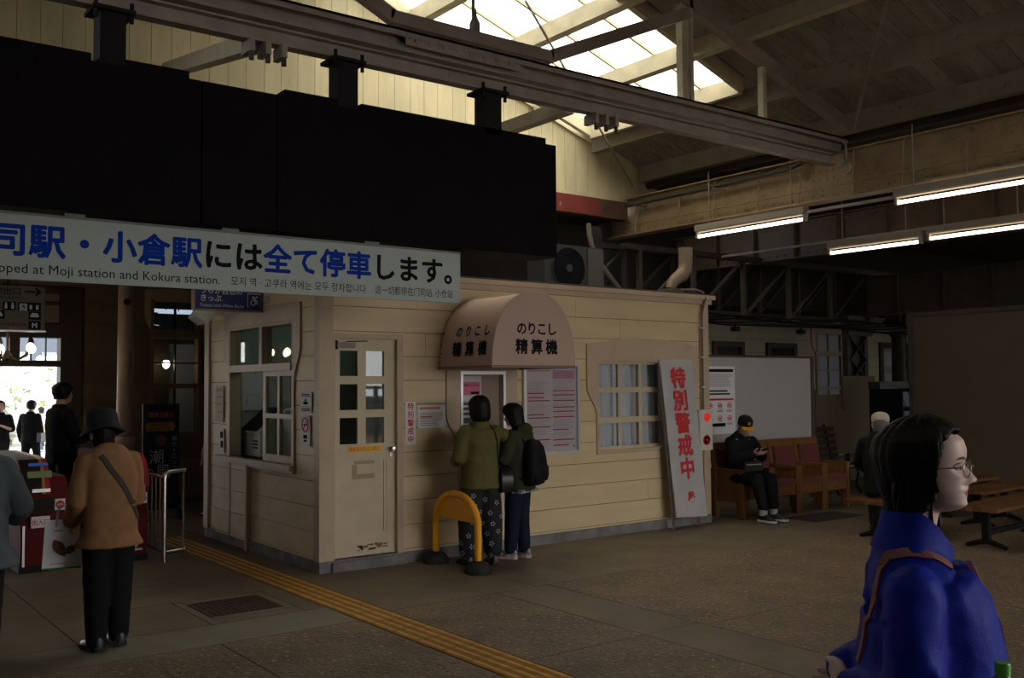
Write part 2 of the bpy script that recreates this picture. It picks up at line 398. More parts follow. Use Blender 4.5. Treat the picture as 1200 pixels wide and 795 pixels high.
for (a, b, c, d) in ((4.10, 4.59, 0.965, 0.99), (4.10, 4.59, 0.285, 0.31), (4.10, 4.125, 0.31, 0.965), (4.565, 4.59, 0.31, 0.965)): mb.box(a, b, 8.016, 8.03, c, d)
mb.build('panel_moulding', DOORP, d1)
for a, b in ((PX[0], PX[1]), (PX[2], PX[3])):
    for c, d in PZ: box(a, b, 8.027, 8.032, c, d).build('pane', DGLASS, d1)
MB().box(4.02, 4.04, 7.965, 8.06, 0.1, 2.125).box(4.68, 4.745, 7.965, 8.06, 0.1, 2.125).box(4.04, 4.68, 7.965, 8.06, 2.08, 2.125).build('door_frame', CREAM2, d1)
kn = MB().lathe([(0.02, 0), (0.02, 0.012), (0.009, 0.016), (0.009, 0.04), (0.022, 0.045), (0.027, 0.06), (0.02, 0.075), (0.004, 0.078)], (4.635, 8.01, 1.065), 14, (0, -1, 0)).build('door_knob', STEEL, d1, True)
MB().box(4.622, 4.648, 8.004, 8.012, 0.99, 1.03).build('key_plate', STEEL, d1)
dc = MB().box(4.06, 4.24, 7.955, 8.01, 1.995, 2.04).build('door_closer', mat('closer_grey', (0.25, 0.24, 0.22), 0.6), d1)
MB().box(4.04, 4.065, 7.96, 8.01, 1.98, 2.06).bar((4.16, 7.97, 2.05), (4.36, 7.96, 2.058), 0.02, 0.008).build('closer_arm', BLACKM, dc)
st = box(4.185, 4.535, 8.006, 8.0095, 1.045, 1.10).build('warning_sticker', mat('sticker_yellow', (0.85, 0.46, 0.02), 0.5), d1)
text_mb('関係者以外立入禁止', 0.042, (4.20, 8.004, 1.058), width=0.31).build('sticker_text', RED, st)
tape = mat('old_tape_mark', (0.40, 0.29, 0.17), 0.8)
MB().box(4.26, 4.47, 8.0215, 8.0245, 0.935, 0.975).box(4.30, 4.47, 8.0215, 8.0245, 0.80, 0.845).box(4.24, 4.29, 8.0215, 8.0245, 0.80, 0.93).build('tape_mark', tape, d1)
mb = MB()
for i in range(26):
    x = random.uniform(4.27, 4.6); wd = random.uniform(0.01, 0.07); z = random.uniform(0.15, 0.2)
    mb.box(x, x+wd, 8.0075, 8.0095, z, z+random.uniform(0.006, 0.02))
mb.build('worn_paint', mat('bare_wood', (0.22, 0.12, 0.06), 0.9), d1)
# ------------------------------------------------------------------ ogee casing helper
def casing(parent, plane, at, u0, u1, z0, z1, zt, zpk, ear, zo, thick=0.02, name='casing'):
    """board casing round an opening u0..u1 x z0..z1: wide head with ears to u -/+ ear, ogee curls ending at height zo"""
    mb = MB()
    def ogee(sgn, ub):
        pts = []
        for k in range(13):
            t = k/12; pts.append((ub + sgn*ear*(1-(t*t*(3-2*t))*0.86), zo+0.30*(1-t)))
        return pts
    uc = (u0+u1)/2
    n = 14; top = []
    for k in range(n+1):
        t = k/n; u = u0-ear+(u1-u0+2*ear)*t; top.append((u, zt+(zpk-zt)*math.sin(math.pi*t)))
    for k in range(n):
        mb.prism([(top[k][0], z1), (top[k+1][0], z1), top[k+1], top[k]], plane, at, at+thick)
    for sgn, ub in ((-1, u0), (1, u1)):
        og = ogee(sgn, ub)
        mb.prism([(ub, z1), (ub+sgn*ear, z1)]+og+[(ub, zo)], plane, at, at+thick)
        mb.prism([(ub, zo), (ub+sgn*ear*0.14, zo), (ub+sgn*ear*0.14, z0-0.03), (ub, z0-0.03)], plane, at, at+thick)
    return mb.build(name, CREAM2, parent)
# ------------------------------------------------------------------ curtained front window
def hub(name, loc, label):
    o = bpy.data.objects.new(name, None); COL.objects.link(o); o.location = loc; ORG[o.name] = V(loc); o['kind'] = 'structure'; o['label'] = label
    return o
w1 = hub('window_1', (7.92, 8.0, 0.9), 'curtained six-over-six sliding window in the booth front')
casing(w1, 'y', 7.962, 7.2, 8.64, 0.93, 1.93, 2.09, 2.165, 0.16, 1.32)
MB().box(7.185, 8.655, 7.965, 8.06, 0.885, 0.93).box(7.185, 7.215, 7.967, 8.09, 0.93, 1.93).box(8.625, 8.655, 7.967, 8.09, 0.93, 1.93).box(7.215, 8.625, 7.967, 8.09, 1.895, 1.93).build('window_frame', CREAM2, w1)
for (a, b, y) in ((7.215, 7.90, 8.015), (7.87, 8.625, 8.045)):
    cols = [a+0.035, (a+b)/2-0.0, b-0.04]
    rs = [(a, b, 0.93, 1.895)]; panes = []
    for c0, c1 in ((a+0.025, (a+b)/2-0.018), ((a+b)/2+0.018, b-0.04)):
        for z0, z1 in ((0.965, 1.22), (1.285, 1.555), (1.615, 1.87)): rs = cut(rs, (c0, c1, z0, z1)); panes.append((c0, c1, z0, z1))
    mb = MB()
    for (p, q, c, d) in rs: mb.box(p, q, y, y+0.03, c, d)
    s = mb.build('sash', SASH, w1)
    for (p, q, c, d) in panes: box(p, q, y+0.012, y+0.016, c, d).build('pane', GLASS, s)
mb = MB(); N_ = 120
rs = []
for z in (0.9, 1.3, 1.95):
    rs.append([(7.2+1.44*k/N_, 8.14+0.018*math.sin(k*0.55+z)+0.012*math.sin(k*0.23), z) for k in range(N_+1)])
mb.add([p for r in rs for p in r], [(i*(N_+1)+k, i*(N_+1)+k+1, (i+1)*(N_+1)+k+1, (i+1)*(N_+1)+k) for i in range(2) for k in range(N_)])
cu = single(mb, 'curtain', mat('curtain_cloth', (0.78, 0.80, 0.88), 0.8), 'pale blue-white pleated curtain hanging behind the booth front window', 'curtain', True)
# ------------------------------------------------------------------ ticket window on the left wall
w2 = hub('window_2', (3.9, 9.3, 0.9), 'wooden ticket window in the side wall of the booth')
casing(w2, 'x', 3.884, 8.52, 10.12, 0.93, 2.28, 2.43, 2.45, 0.15, 1.72)
FR = mat('ticket_window_frame', (0.42, 0.32, 0.21), 0.5, var=0.1, scale=6)
MB().box(3.885, 4.01, 8.50, 8.55, 0.92, 2.28).box(3.885, 4.01, 10.09, 10.14, 0.92, 2.28).box(3.885, 4.01, 8.55, 10.09, 2.24, 2.29).box(3.87, 4.01, 8.55, 10.09, 1.80, 1.87).box(3.89, 4.0, 9.26, 9.33, 1.87, 2.24).build('window_frame', FR, w2)
MB().box(3.83, 4.05, 8.47, 10.42, 0.865, 0.92).box(3.86, 3.9, 8.47, 9.6, 0.84, 0.866).build('window_sill', FR, w2)
TGLASS = glass_mat('ticket_window_glass', (0.80, 0.85, 0.82), 0.008)
for a, b in ((8.55, 9.26), (9.33, 10.09)): box(3.945, 3.949, a, b, 1.87, 2.24).build('pane', TGLASS, w2)
rs = [(8.55, 9.28, 0.92, 1.80)]; panes = []
for c0, c1 in ((8.60, 8.885), (8.935, 9.21)):
    for z0, z1 in ((0.99, 1.34), (1.385, 1.75)): rs = cut(rs, (c0, c1, z0, z1)); panes.append((c0, c1, z0, z1))
mb = MB()
for (p, q, c, d) in rs: mb.box(3.915, 3.95, p, q, c, d)
s = mb.build('sash', FR, w2)
for (p, q, c, d) in panes: box(3.93, 3.934, p, q, c, d).build('pane', TGLASS, s)
# boxed-out panel under the counter
pn = struct(box(3.878, 3.925, 9.55, 10.42, 0.1, 0.865), 'trim_counter_front', BACK)
siding(pn, CREAM, 9.58, 9.985, 0.1, 0.865, 0.225, [], 'x', 3.862, 0.016, zoff=0.199)
siding(pn, CREAM, 10.01, 10.42, 0.1, 0.865, 0.225, [], 'x', 3.862, 0.016, zoff=0.199)
struct(box(3.85, 3.92, 9.53, 9.575, 0.0, 0.865), 'trim_counter_post', CREAM2)
# inside the booth
tk = thing('ticket_terminal', 'beige ticket terminal on the counter inside the booth side window', 'terminal', (4.25, 10.05, 0.92))
BEI = mat('beige_plastic', (0.50, 0.50, 0.42), 0.5)
MB().prism([(9.76, 0.92), (10.34, 0.92), (10.34, 1.16), (9.76, 1.16)], 'x', 4.09, 4.49).build('body', BEI, tk)
MB().prism([(4.07, 1.16), (4.49, 1.16), (4.49, 1.42), (4.37, 1.42)], 'y', 9.76, 10.32).build('keyboard_slope', BEI, tk)
MB().obox((4.213, 10.04, 1.305), (0.36, 0.44, 0.006), Matrix.Rotation(-math.atan2(0.26, 0.30), 3, 'Y')).build('key_panel', BLACKM, tk)
for k in range(3): MB().box(4.084, 4.09, 9.82, 9.94, 1.0+0.035*k, 1.015+0.035*k).build('vent_slot', BLACKM, tk)
ph = thing('telephone', 'pale telephone handset resting beside the ticket terminal', 'telephone', (4.4, 9.58, 0.92))
MB().box(4.30, 4.50, 9.44, 9.72, 0.92, 1.35).build('stand', BEI, ph)
MB().tube([(4.32, 9.46, 1.375), (4.33, 9.52, 1.41), (4.34, 9.64, 1.41), (4.35, 9.70, 1.375)], [0.03, 0.02, 0.02, 0.03], 10).build('handset', WHITE, ph, True)
single(box(4.05, 5.0, 8.3, 10.6, 0.86, 0.915), 'desk', mat('desk_wood', (0.20, 0.13, 0.08), 0.6), 'brown desk behind the ticket window inside the booth', 'desk')
cb = thing('cabinet', 'grey cabinet standing inside the booth', 'cabinet', (5.4, 9.8, 0))
MB().box(5.1, 5.7, 9.3, 10.6, 0.0, 1.75).build('body', mat('cabinet_grey', (0.16, 0.17, 0.16), 0.5), cb)
for k in range(2): MB().box(5.085, 5.1, 9.33+0.64*k, 9.93+0.64*k, 0.05, 1.7).build('cabinet_door', mat('cabinet_grey', (0.2,)*3), cb)
nt_ = thing('route_chart', 'white route chart pinned up inside the ticket window', 'chart', (4.45, 10.7, 1.38))
box(4.10, 4.85, 10.708, 10.718, 1.38, 1.86).build('sheet', PAPER_D, nt_)
mb = MB()
for i in range(26):
    x = random.uniform(4.13, 4.68); z = random.uniform(1.42, 1.78)
    if i % 2: mb.box(x, x+random.uniform(0.03, 0.15), 10.704, 10.707, z, z+0.005)
    else: mb.box(x, x+0.006, 10.704, 10.707, z, min(1.84, z+random.uniform(0.03, 0.1)))
mb.build('chart_lines', INKG, nt_, kind='stuff')
# dim strip lamp on the booth ceiling
bl_ = thing('ceiling_lamp', 'dim strip lamp on the ceiling inside the booth', 'lamp', (5.0, 9.6, 2.55))
MB().box(4.9, 5.1, 9.0, 10.2, 2.56, 2.60).build('housing', WHITE, bl_)
MB().tube([(5.0, 9.02, 2.54), (5.0, 10.18, 2.54)], 0.016, 10).build('tube', mat('booth_tube', (1, 1, 1), 0.4, emit=((0.85, 1.0, 0.86), 14.0)), bl_, True)
# notices on the left wall
def sheet(name, label, x0, x1, z0, z1, y, rows, group=None, paper=None, cat='notice'):
    t = thing(name, label, cat, ((x0+x1)/2, y, z0), group)
    box(x0, x1, y, y+0.004, z0, z1).build('paper', paper or PAPER, t)
    by = {}
    for (a, b, c, d, m) in rows:
        by.setdefault(m.name, (m, MB()))[1].box(x0+(x1-x0)*a, x0+(x1-x0)*b, y-0.0015, y, z0+(z1-z0)*c, z0+(z1-z0)*d)
    for k, (m, mb) in by.items(): mb.build('print', m, t)
    return t
def lines(z0, z1, n, a=0.08, b=0.92, m=INKG, h=0.45, jitter=0.2):
    out = []; st = (z1-z0)/n
    for i in range(n):
        out.append((a, b-random.uniform(0, jitter), z0+st*i, z0+st*(i+h), m))
    return out
t = thing('notice', 'small grey notice with a pictogram above the no smoking sign', 'notice', (3.89, 8.24, 1.41))
box(3.886, 3.893, 8.12, 8.365, 1.41, 1.595).build('paper', PAPER_D, t)
mb = MB()
for z in (1.575, 1.56, 1.43, 1.445): mb.box(3.884, 3.8855, 8.16, 8.33, z-0.004, z+0.004)
mb.box(3.884, 3.8855, 8.2, 8.29, 1.485, 1.51); mb.prism([(8.22, 1.515), (8.27, 1.515), (8.245, 1.54)], 'x', 3.884, 3.8855)
mb.box(3.884, 3.8855, 8.125, 8.36, 1.462, 1.465); mb.build('print', INK, t)
t = thing('no_smoking_sign', 'white no smoking sign with a red ring on the booth side wall', 'sign', (3.89, 8.25, 1.11))
box(3.886, 3.893, 8.155, 8.345, 1.11, 1.385).build('plate', PAPER_D, t)
MB().tube([(3.885, 8.25+0.062*math.cos(a), 1.30+0.062*math.sin(a)) for a in [k*math.pi/12 for k in range(24)]], 0.007, 4, True).bar((3.885, 8.206, 1.344), (3.885, 8.294, 1.256), 0.012, 0.003, (1, 0, 0)).build('ring', RED, t)
MB().box(3.884, 3.886, 8.215, 8.285, 1.292, 1.308).box(3.884, 3.886, 8.21, 8.29, 1.175, 1.21).box(3.884, 3.886, 8.22, 8.28, 1.145, 1.165).build('print', INK, t)
t = thing('notice', 'tall faded notice on the far end of the booth side wall', 'notice', (3.89, 10.35, 1.27))
box(3.886, 3.893, 10.27, 10.50, 1.27, 1.66).build('paper', mat('paper_faded', (0.5, 0.36, 0.30), 0.7), t)
MB().box(3.884, 3.8855, 10.3, 10.47, 1.6, 1.63).box(3.884, 3.8855, 10.3, 10.44, 1.53, 1.55).box(3.884, 3.8855, 10.3, 10.46, 1.45, 1.47).box(3.884, 3.8855, 10.3, 10.42, 1.37, 1.39).build('print', INKG, t)
t = thing('notice', 'pale notice with dark pictograms below the faded notice beside the counter', 'notice', (3.89, 10.3, 0.95))
box(3.886, 3.893, 10.24, 10.38, 0.95, 1.2).build('paper', PAPER_D, t)
MB().box(3.884, 3.8855, 10.27, 10.35, 1.10, 1.17).box(3.884, 3.8855, 10.27, 10.34, 1.0, 1.07).build('print', INK, t)
# ------------------------------------------------------------------ fare adjustment machine, its casing and canopy
mc = thing('fare_machine', 'fare adjustment machine with a steel frame set in the booth wall under the canopy', 'ticket machine', (5.66, 7.99, 0.62))
casing(mc, 'y', 7.962, 5.39, 5.93, 0.62, 1.79, 1.83, 1.83, 0.16, 1.05)
MB().box(5.385, 5.415, 7.95, 8.05, 0.6, 1.79).box(5.905, 5.935, 7.95, 8.05, 0.6, 1.79).box(5.415, 5.905, 7.95, 8.05, 1.755, 1.79).box(5.415, 5.905, 7.93, 8.05, 0.6, 0.64).build('frame', ALU, mc)
box(5.665, 5.905, 8.01, 8.05, 0.64, 1.755).build('side_panel', mat('machine_brown', (0.26, 0.18, 0.13), 0.5), mc)
box(5.415, 5.665, 8.0, 8.05, 0.64, 1.755).build('face', mat('machine_face', (0.20, 0.19, 0.2), 0.45), mc)
pp = box(5.42, 5.66, 7.992, 7.999, 1.49, 1.74).build('poster', PAPER_D, mc)
box(5.44, 5.64, 7.9885, 7.9915, 1.55, 1.68).build('poster_band', PINK, pp)
text_mb('現金チャージのみ', 0.03, (5.45, 7.9865, 1.635), width=0.18).box(5.53, 5.63, 7.9865, 7.988, 1.56, 1.585).build('poster_text', INK, pp)
pp = box(5.42, 5.66, 7.992, 7.999, 1.14, 1.47).build('information_panel', mat('panel_dark', (0.05, 0.045, 0.07), 0.4), mc)
mb = MB()
for z in (1.43, 1.38, 1.33, 1.25): mb.box(5.44, 5.44+random.uniform(0.1, 0.2), 7.99, 7.9915, z, z+0.022)
mb.build('panel_text', PAPER_D, pp)
box(5.44, 5.64, 7.99, 7.9915, 1.09, 1.16).build('screen', mat('screen_blue', (0.02, 0.04, 0.2), 0.2, emit=((0.05, 0.1, 0.5), 0.25)), mc)
box(5.42, 5.66, 7.96, 8.0, 0.98, 1.06).build('coin_tray', ALU, mc)
CAN = mat('canopy_vinyl', (0.49, 0.34, 0.27), 0.5, var=0.06, scale=2.5, bump=0.05, bscale=8)
CX0, CX1, CY0, CZ = 5.145, 6.115, 7.10, 1.815
def arch(t, e=0.0):
    c, s_ = math.cos(t), math.sin(t)
    return ((CX0+CX1)/2-(0.485-e)*math.copysign(abs(c)**0.86, c), CZ+(0.69-e)*abs(s_)**0.93)
cn = thing('canopy', 'arched beige vinyl canopy over the fare machine lettered in black', 'canopy', (5.63, 7.96, CZ))
NA = 32
mb = MB(); rs = []
for y in (7.965, 7.7, 7.4, CY0):
    sag = 0.0 if y in (7.965, CY0) else 0.006
    rs.append([(arch(math.pi*k/NA, sag)[0], y, arch(math.pi*k/NA, sag)[1]) for k in range(NA+1)]+[(arch(math.pi*k/NA, 0.012)[0], y, arch(math.pi*k/NA, 0.012)[1]) for k in range(NA, -1, -1)])
mb.rings(rs).build('cover', CAN, cn, True, angle=50)
MB().prism([arch(math.pi*k/NA) for k in range(NA+1)], 'y', CY0-0.012, CY0).build('front_panel', CAN, cn)
MB().tube([(arch(math.pi*k/NA)[0], CY0-0.004, arch(math.pi*k/NA)[1]) for k in range(NA+1)]+[(CX0, CY0-0.004, CZ)], 0.009, 6, True).build('edge_piping', CAN, cn, True)
MB().bar((CX0, 7.96, CZ), (CX0, CY0, CZ), 0.025, 0.025).bar((CX1, 7.96, CZ), (CX1, CY0, CZ), 0.025, 0.025).bar((CX0, CY0, CZ), (CX1, CY0, CZ), 0.025, 0.025).build('bottom_frame', mat('canopy_hem', (0.2, 0.12, 0.085), 0.5), cn)
mb = MB()
for k in (1, 3, 5, 8):
    x, z = arch(math.pi*k/NA*0.6, -0.004); mb.sphere((x, 7.945, z), 0.008, 6, 4)
mb.build('rivet', BLACKM, cn)
letters('のりこし', lambda i: (0.125, (5.475+0.118*i, CY0-0.0135, 2.12), dict(bold=0.004)), INK, cn)
letters('精算機', lambda i: (0.145, (5.475+0.176*i, CY0-0.0135, 1.945), dict(bold=0.005)), INK, cn)
TT = [arch(math.pi*k/400, -0.004) for k in range(201)]
def archx(z):
    for (xa, za), (xb, zb) in zip(TT[:-1], TT[1:]):
        if za <= z <= zb: return xa+(xb-xa)*(z-za)/max(1e-6, zb-za)
    return TT[0][0]
for line_, sz, st_, z_, bo_ in (('のりこし', 0.11, 0.152, 2.11, 0.004), ('精算機', 0.14, 0.213, 1.935, 0.005)):
    for i, ch in enumerate(line_):
        sl = text_mb(ch, sz, (0.19+st_*i, 0, z_-CZ), align='CENTER', bold=bo_)
        sl.v = [(archx(z+CZ)-0.001+y, 7.86-x*0.98, z+CZ) for (x, y, z) in sl.v]
        sl.build('letter', INK, cn)
# ------------------------------------------------------------------ notices on the front wall
t = thing('warning_strip', 'narrow white notice with red vertical lettering right of the staff door', 'notice', (4.83, 7.98, 1.094))
box(4.775, 4.887, 7.977, 7.981, 1.094, 1.498).build('paper', PAPER, t)
letters('特別警戒中', lambda i: (0.072, (4.831, 7.9755, 1.425-0.077*i), dict(bold=0.0015)), RED, t)
sheet('notice', 'wide white notice of small print left of the fare machine', 4.912, 5.225, 1.245, 1.46, 7.977, lines(0.1, 0.72, 8, h=0.4)+[(0.06, 0.8, 0.82, 0.92, mat('print_orange', (0.6, 0.2, 0.1), 0.6)), (0.1, 0.5, 0.46, 0.52, RED)])
nb = thing('notice_board', 'framed timetable notice of pink and red print right of the canopy', 'notice board', (6.54, 7.97, 0.93))
MB().box(6.165, 6.195, 7.945, 7.982, 0.925, 1.87).box(6.89, 6.92, 7.945, 7.982, 0.925, 1.87).box(6.195, 6.89, 7.945, 7.982, 0.925, 0.955).box(6.195, 6.89, 7.945, 7.982, 1.84, 1.87).build('frame', ALU, nb)
pp = box(6.195, 6.89, 7.972, 7.98, 0.955, 1.84).build('poster', mat('poster_lavender', (0.72, 0.64, 0.69), 0.5), nb)
mr, mg, mp = MB(), MB(), MB()
for (c0, c1) in ((6.23, 6.525), (6.565, 6.86)):
    z = 1.80
    mp.box(c0, c1, 7.9695, 7.9715, 1.71, 1.80) if c0 > 6.5 else mp.box(c0, c1, 7.9695, 7.9715, 1.785, 1.80)
    z = 1.69
    while z > 1.0:
        if random.random() < 0.16: mr.box(c0, c1-random.choice((0, 0, 0.08)), 7.9695, 7.9715, z-0.012, z); z -= 0.02
        else:
            a = random.choice((0, 0.0, 0.02)); mg.box(c0+a, c1-random.uniform(0, 0.12), 7.9695, 7.9715, z-0.004, z)
        z -= 0.0125
mr.build('red_bar', RED, pp); mg.build('small_print', mat('print_faded_pink', (0.50, 0.36, 0.40), 0.6), pp); mp.build('pink_block', mat('print_pale_pink', (0.62, 0.30, 0.40), 0.6), pp)
MB().tube([(6.83, 7.97, 1.0), (6.86, 7.97, 0.985), (6.85, 7.97, 1.01)], 0.004, 4, True).build('emblem', RED, pp)
box(6.195, 6.89, 7.955, 7.958, 0.955, 1.84).build('cover_glass', GLASS, nb)
# conduit and emergency box on the end post
cd = thing('conduit', 'black cable conduit running down the end post of the booth', 'conduit', (8.87, 7.95, 1.35))
MB().tube([(8.62, 8.05, 2.765), (8.80, 7.99, 2.77), (8.86, 7.93, 2.74), (8.875, 7.905, 2.66), (8.855, 7.93, 2.55), (8.845, 7.94, 2.45), (8.845, 7.94, 1.345)], 0.014, 8).build('pipe', mat('conduit_grey', (0.13, 0.11, 0.10), 0.5), cd, True)
for z in (2.3, 1.95, 1.6): MB().box(8.815, 8.875, 7.922, 7.962, z, z+0.02).build('clip', ALU, cd)
eb = thing('emergency_box', 'white emergency button box with a lit red lamp and red button', 'emergency button', (8.80, 7.93, 0.87))
MB().box(8.695, 8.925, 7.87, 7.96, 0.865, 1.34).box(8.705, 8.915, 7.862, 7.87, 0.875, 1.33).build('box', mat('box_white', (0.60, 0.58, 0.53), 0.4), eb)
MB().sphere((8.82, 7.862, 1.255), (0.05, 0.035, 0.05), 16, 10).build('lamp', mat('red_lamp', (0.5, 0.01, 0.01), 0.25, emit=((1, 0.03, 0.02), 0.35)), eb, True)
MB().lathe([(0.062, 0), (0.062, 0.006), (0.05, 0.008), (0.045, 0.0)], (8.81, 7.862, 0.985), 20, (0, -1, 0)).lathe([(0.018, 0), (0.018, 0.012), (0.01, 0.014)], (8.81, 7.862, 0.985), 12, (0, -1, 0)).build('button', RED, eb, True)
# leaning banner
bn = thing('banner', 'tall white banner with big red vertical lettering leaning on the booth wall', 'banner', (8.4, 7.75, 0))
TL, TR = ony(773, 422, 7.93), ony(811, 421, 7.93); BL, BR = ony(793, 607, 7.775), ony(829, 605, 7.775)
bx = (TR-TL).normalized(); bu = ((TL+TR)/2-(BL+BR)/2).normalized(); bnr = bx.cross(bu).normalized()
if bnr.y > 0: bnr = -bnr
NB = 10; vs = []; fs = []
for i in range(NB+1):
    for j in range(7):
        p = BL.lerp(BR, j/6).lerp(TL.lerp(TR, j/6), i/NB); vs.append(p+bnr*(0.004*math.sin(i*1.7+j)*math.sin(i*0.9)))
for i in range(NB):
    for j in range(6): a = i*7+j; fs.append((a, a+1, a+8, a+7))
mb = MB().add(vs, fs); k0 = len(vs)
mb.add([v-bnr*0.02 for v in vs], [tuple(reversed(q)) for q in fs])
edge = [j for j in range(7)]+[i*7+6 for i in range(1, NB+1)]+[NB*7+j for j in range(5, -1, -1)]+[i*7 for i in range(NB-1, 0, -1)]
for a, b in zip(edge, edge[1:]+edge[:1]): mb.f.append((b, a, a+k0, b+k0))
mb.build('cloth', mat('banner_cloth', (0.46, 0.455, 0.45), 0.6, var=0.12, scale=3, bump=0.15, bscale=7), bn, True, angle=60)
for i, ch in enumerate('特別警戒中'):
    c = ((TL+TR)/2).lerp((BL+BR)/2, 0.118+0.144*i) + bnr*0.007 - bu*0.095
    text_mb(ch, 0.25, c, bx, bu, bold=0.009, align='CENTER').build('letter', RED, bn)
c = ((TL+TR)/2).lerp((BL+BR)/2, 0.865)+bnr*0.007+bx*0.02-bu*0.03
text_mb('JR', 0.10, c, bx, bu, bold=0.005, align='CENTER', width=0.12).build('logo', RED, bn)
text_mb('JR九州', 0.025, c-bu*0.05, bx, bu, align='CENTER').build('logo_text', RED, bn, kind='stuff')
WD = mat('weathered_wood', (0.13, 0.10, 0.08), 0.8)
for px, py, top in ((795, 622, TL), (825, 618, TR)):
    f = onz(px, py); f.y = 7.76
    MB().bar(V((f.x, 7.815, 0)), V((f.x-0.085, 7.945, 1.86)), 0.035, 0.025).build('leg', WD, bn)
# ------------------------------------------------------------------ yellow barrier
br = thing('barrier', 'yellow arched steel barrier on two black rubber feet by the fare machine', 'barrier', (4.99, 7.45, 0))
pts = [(4.99, 7.79, 0.08), (4.99, 7.79, 0.43)]
for k in range(1, 16):
    a = math.pi*k/16; pts.append((4.995, 7.455+0.335*math.cos(a), 0.43+0.235*math.sin(a)))
pts += [(5.0, 7.12, 0.43), (5.0, 7.12, 0.08)]
MB().tube(pts, 0.031, 14).build('hoop', YELLOW, br, True)
MB().prism([(7.455+0.335*math.cos(math.pi*k/16), 0.43+0.235*math.sin(math.pi*k/16)) for k in range(17)], 'x', 4.99, 5.0).build('web_plate', YELLOW, br)
for x, y in ((4.99, 7.79), (5.0, 7.12)):
    MB().lathe([(0.12, 0), (0.125, 0.02), (0.115, 0.05), (0.09, 0.085), (0.055, 0.105), (0.035, 0.11), (0.03, 0.108)], (x, y, 0), 24).build('rubber_foot', BLACKR, br, True)
# ------------------------------------------------------------------ roof over the hall
RX, EAVE, SL = 4.5, 9.67, 0.33
def zr(x): return 4.78+SL*(EAVE-x) if x >= RX else 4.78+SL*(x-(2*RX-EAVE))
ROOFW = mat('roof_boards', (0.33, 0.31, 0.26), 0.8, var=0.3, scale=2.2, bump=0.1, bscale=30, rand=0.18, stretch=(1, 2.5, 1), dirt=((0.07, 0.06, 0.05), 6, 0.56, 0.75))
BEAM = mat('beam_paint_cream', (0.52, 0.47, 0.34), 0.65, var=0.15, scale=5, bump=0.08, bscale=30, dirt=((0.20, 0.16, 0.11), 12, 0.58, 0.8))
IRON = mat('painted_iron', (0.30, 0.25, 0.215), 0.5, var=0.2, scale=6, bump=0.05, dirt=((0.11, 0.07, 0.05), 14, 0.58, 0.78))
IRON2 = mat('painted_iron_ochre', (0.36, 0.26, 0.15), 0.5, var=0.25, scale=5, bump=0.05, dirt=((0.12, 0.07, 0.04), 12, 0.55, 0.78))
DARKI = mat('soot_dark_iron', (0.055, 0.042, 0.034), 0.6, var=0.3, scale=6)
GABW = mat('gable_boards', (0.68, 0.60, 0.38), 0.65, var=0.14, scale=3, bump=0.06, bscale=40, rand=0.07, stretch=(2, 1, 0.5), dirt=((0.33, 0.27, 0.14), 9, 0.60, 0.82))
SKY = skylight_mat()
SX0, SX1, SY0, SY1 = 4.95, 8.72, 7.20, 9.72
rr = struct(MB().prism([(RX, zr(RX)+0.03), (SX0, zr(SX0)+0.03), (SX0, zr(SX0)+0.06), (RX, zr(RX)+0.06)], 'y', -3, 10.05).prism([(SX1, zr(SX1)+0.03), (10.0, zr(10.0)+0.03), (10.0, zr(10)+0.06), (SX1, zr(SX1)+0.06)], 'y', -3, 10.05).prism([(SX0, zr(SX0)+0.03), (SX1, zr(SX1)+0.03), (SX1, zr(SX1)+0.06), (SX0, zr(SX0)+0.06)], 'y', -3, SY0-0.03), 'roof_right', DARKI)
y = -3.0; i = 0
while y < 10.0:
    y1 = min(y+0.235, 10.05); mid = (y+y1)/2
    segs = [(RX, 10.0)] if not (SY0-0.05 < mid < SY1+0.1) else [(RX, SX0), (SX1, 10.0)]
    for a, b in segs:
        MB().prism([(a, zr(a)), (b, zr(b)), (b, zr(b)+0.028), (a, zr(a)+0.028)], 'y', y+0.003, y1-0.003).build('plank', ROOFW, rr)
    y = y1
rl = struct(MB().prism([(-1.0, zr(-1.0)), (RX, zr(RX)), (RX, zr(RX)+0.05), (-1, zr(-1)+0.05)], 'y', -3, 10.05), 'roof_left', ROOFW)
struct(MB().box(9.97, 10.03, -3, 10.05, 4.44, 4.75), 'trim_eave', DARKI)
for side, (xa, xb) in (('right', (SX0, SX1)),):
    sk = hub('window_skylight_'+side, ((xa+xb)/2, 8.4, 5.6), 'sloping skylight of bright translucent sheets near the ridge' if side == 'right' else 'sloping skylight on the far slope of the roof')
    ys = [SY0, 7.76, 8.385, 9.0, SY1]
    for a, b in zip(ys[:-1], ys[1:]):
        MB().prism([(xa, zr(xa)+0.045), (xb, zr(xb)+0.045), (xb, zr(xb)+0.05), (xa, zr(xa)+0.05)], 'y', a+0.01, b-0.01).build('pane', SKY, sk)
    for a in ys[1:-1]:
        MB().prism([(xa, zr(xa)+0.01), (xb, zr(xb)+0.01), (xb, zr(xb)+0.05), (xa, zr(xa)+0.05)], 'y', a-0.014, a+0.014).build('glazing_bar', BEAM, sk)
    for a in (SY0-0.05, SY1-0.02):
        MB().prism([(xa, zr(xa)-0.14), (xb, zr(xb)-0.14), (xb, zr(xb)+0.05), (xa, zr(xa)+0.05)], 'y', a, a+0.07).build('frame_side', BEAM, sk)
    for x in (xa, xb): MB().box(x-0.04, x+0.04, SY0, SY1, zr(x)-0.16, zr(x)+0.03).build('frame_rail', BEAM, sk)
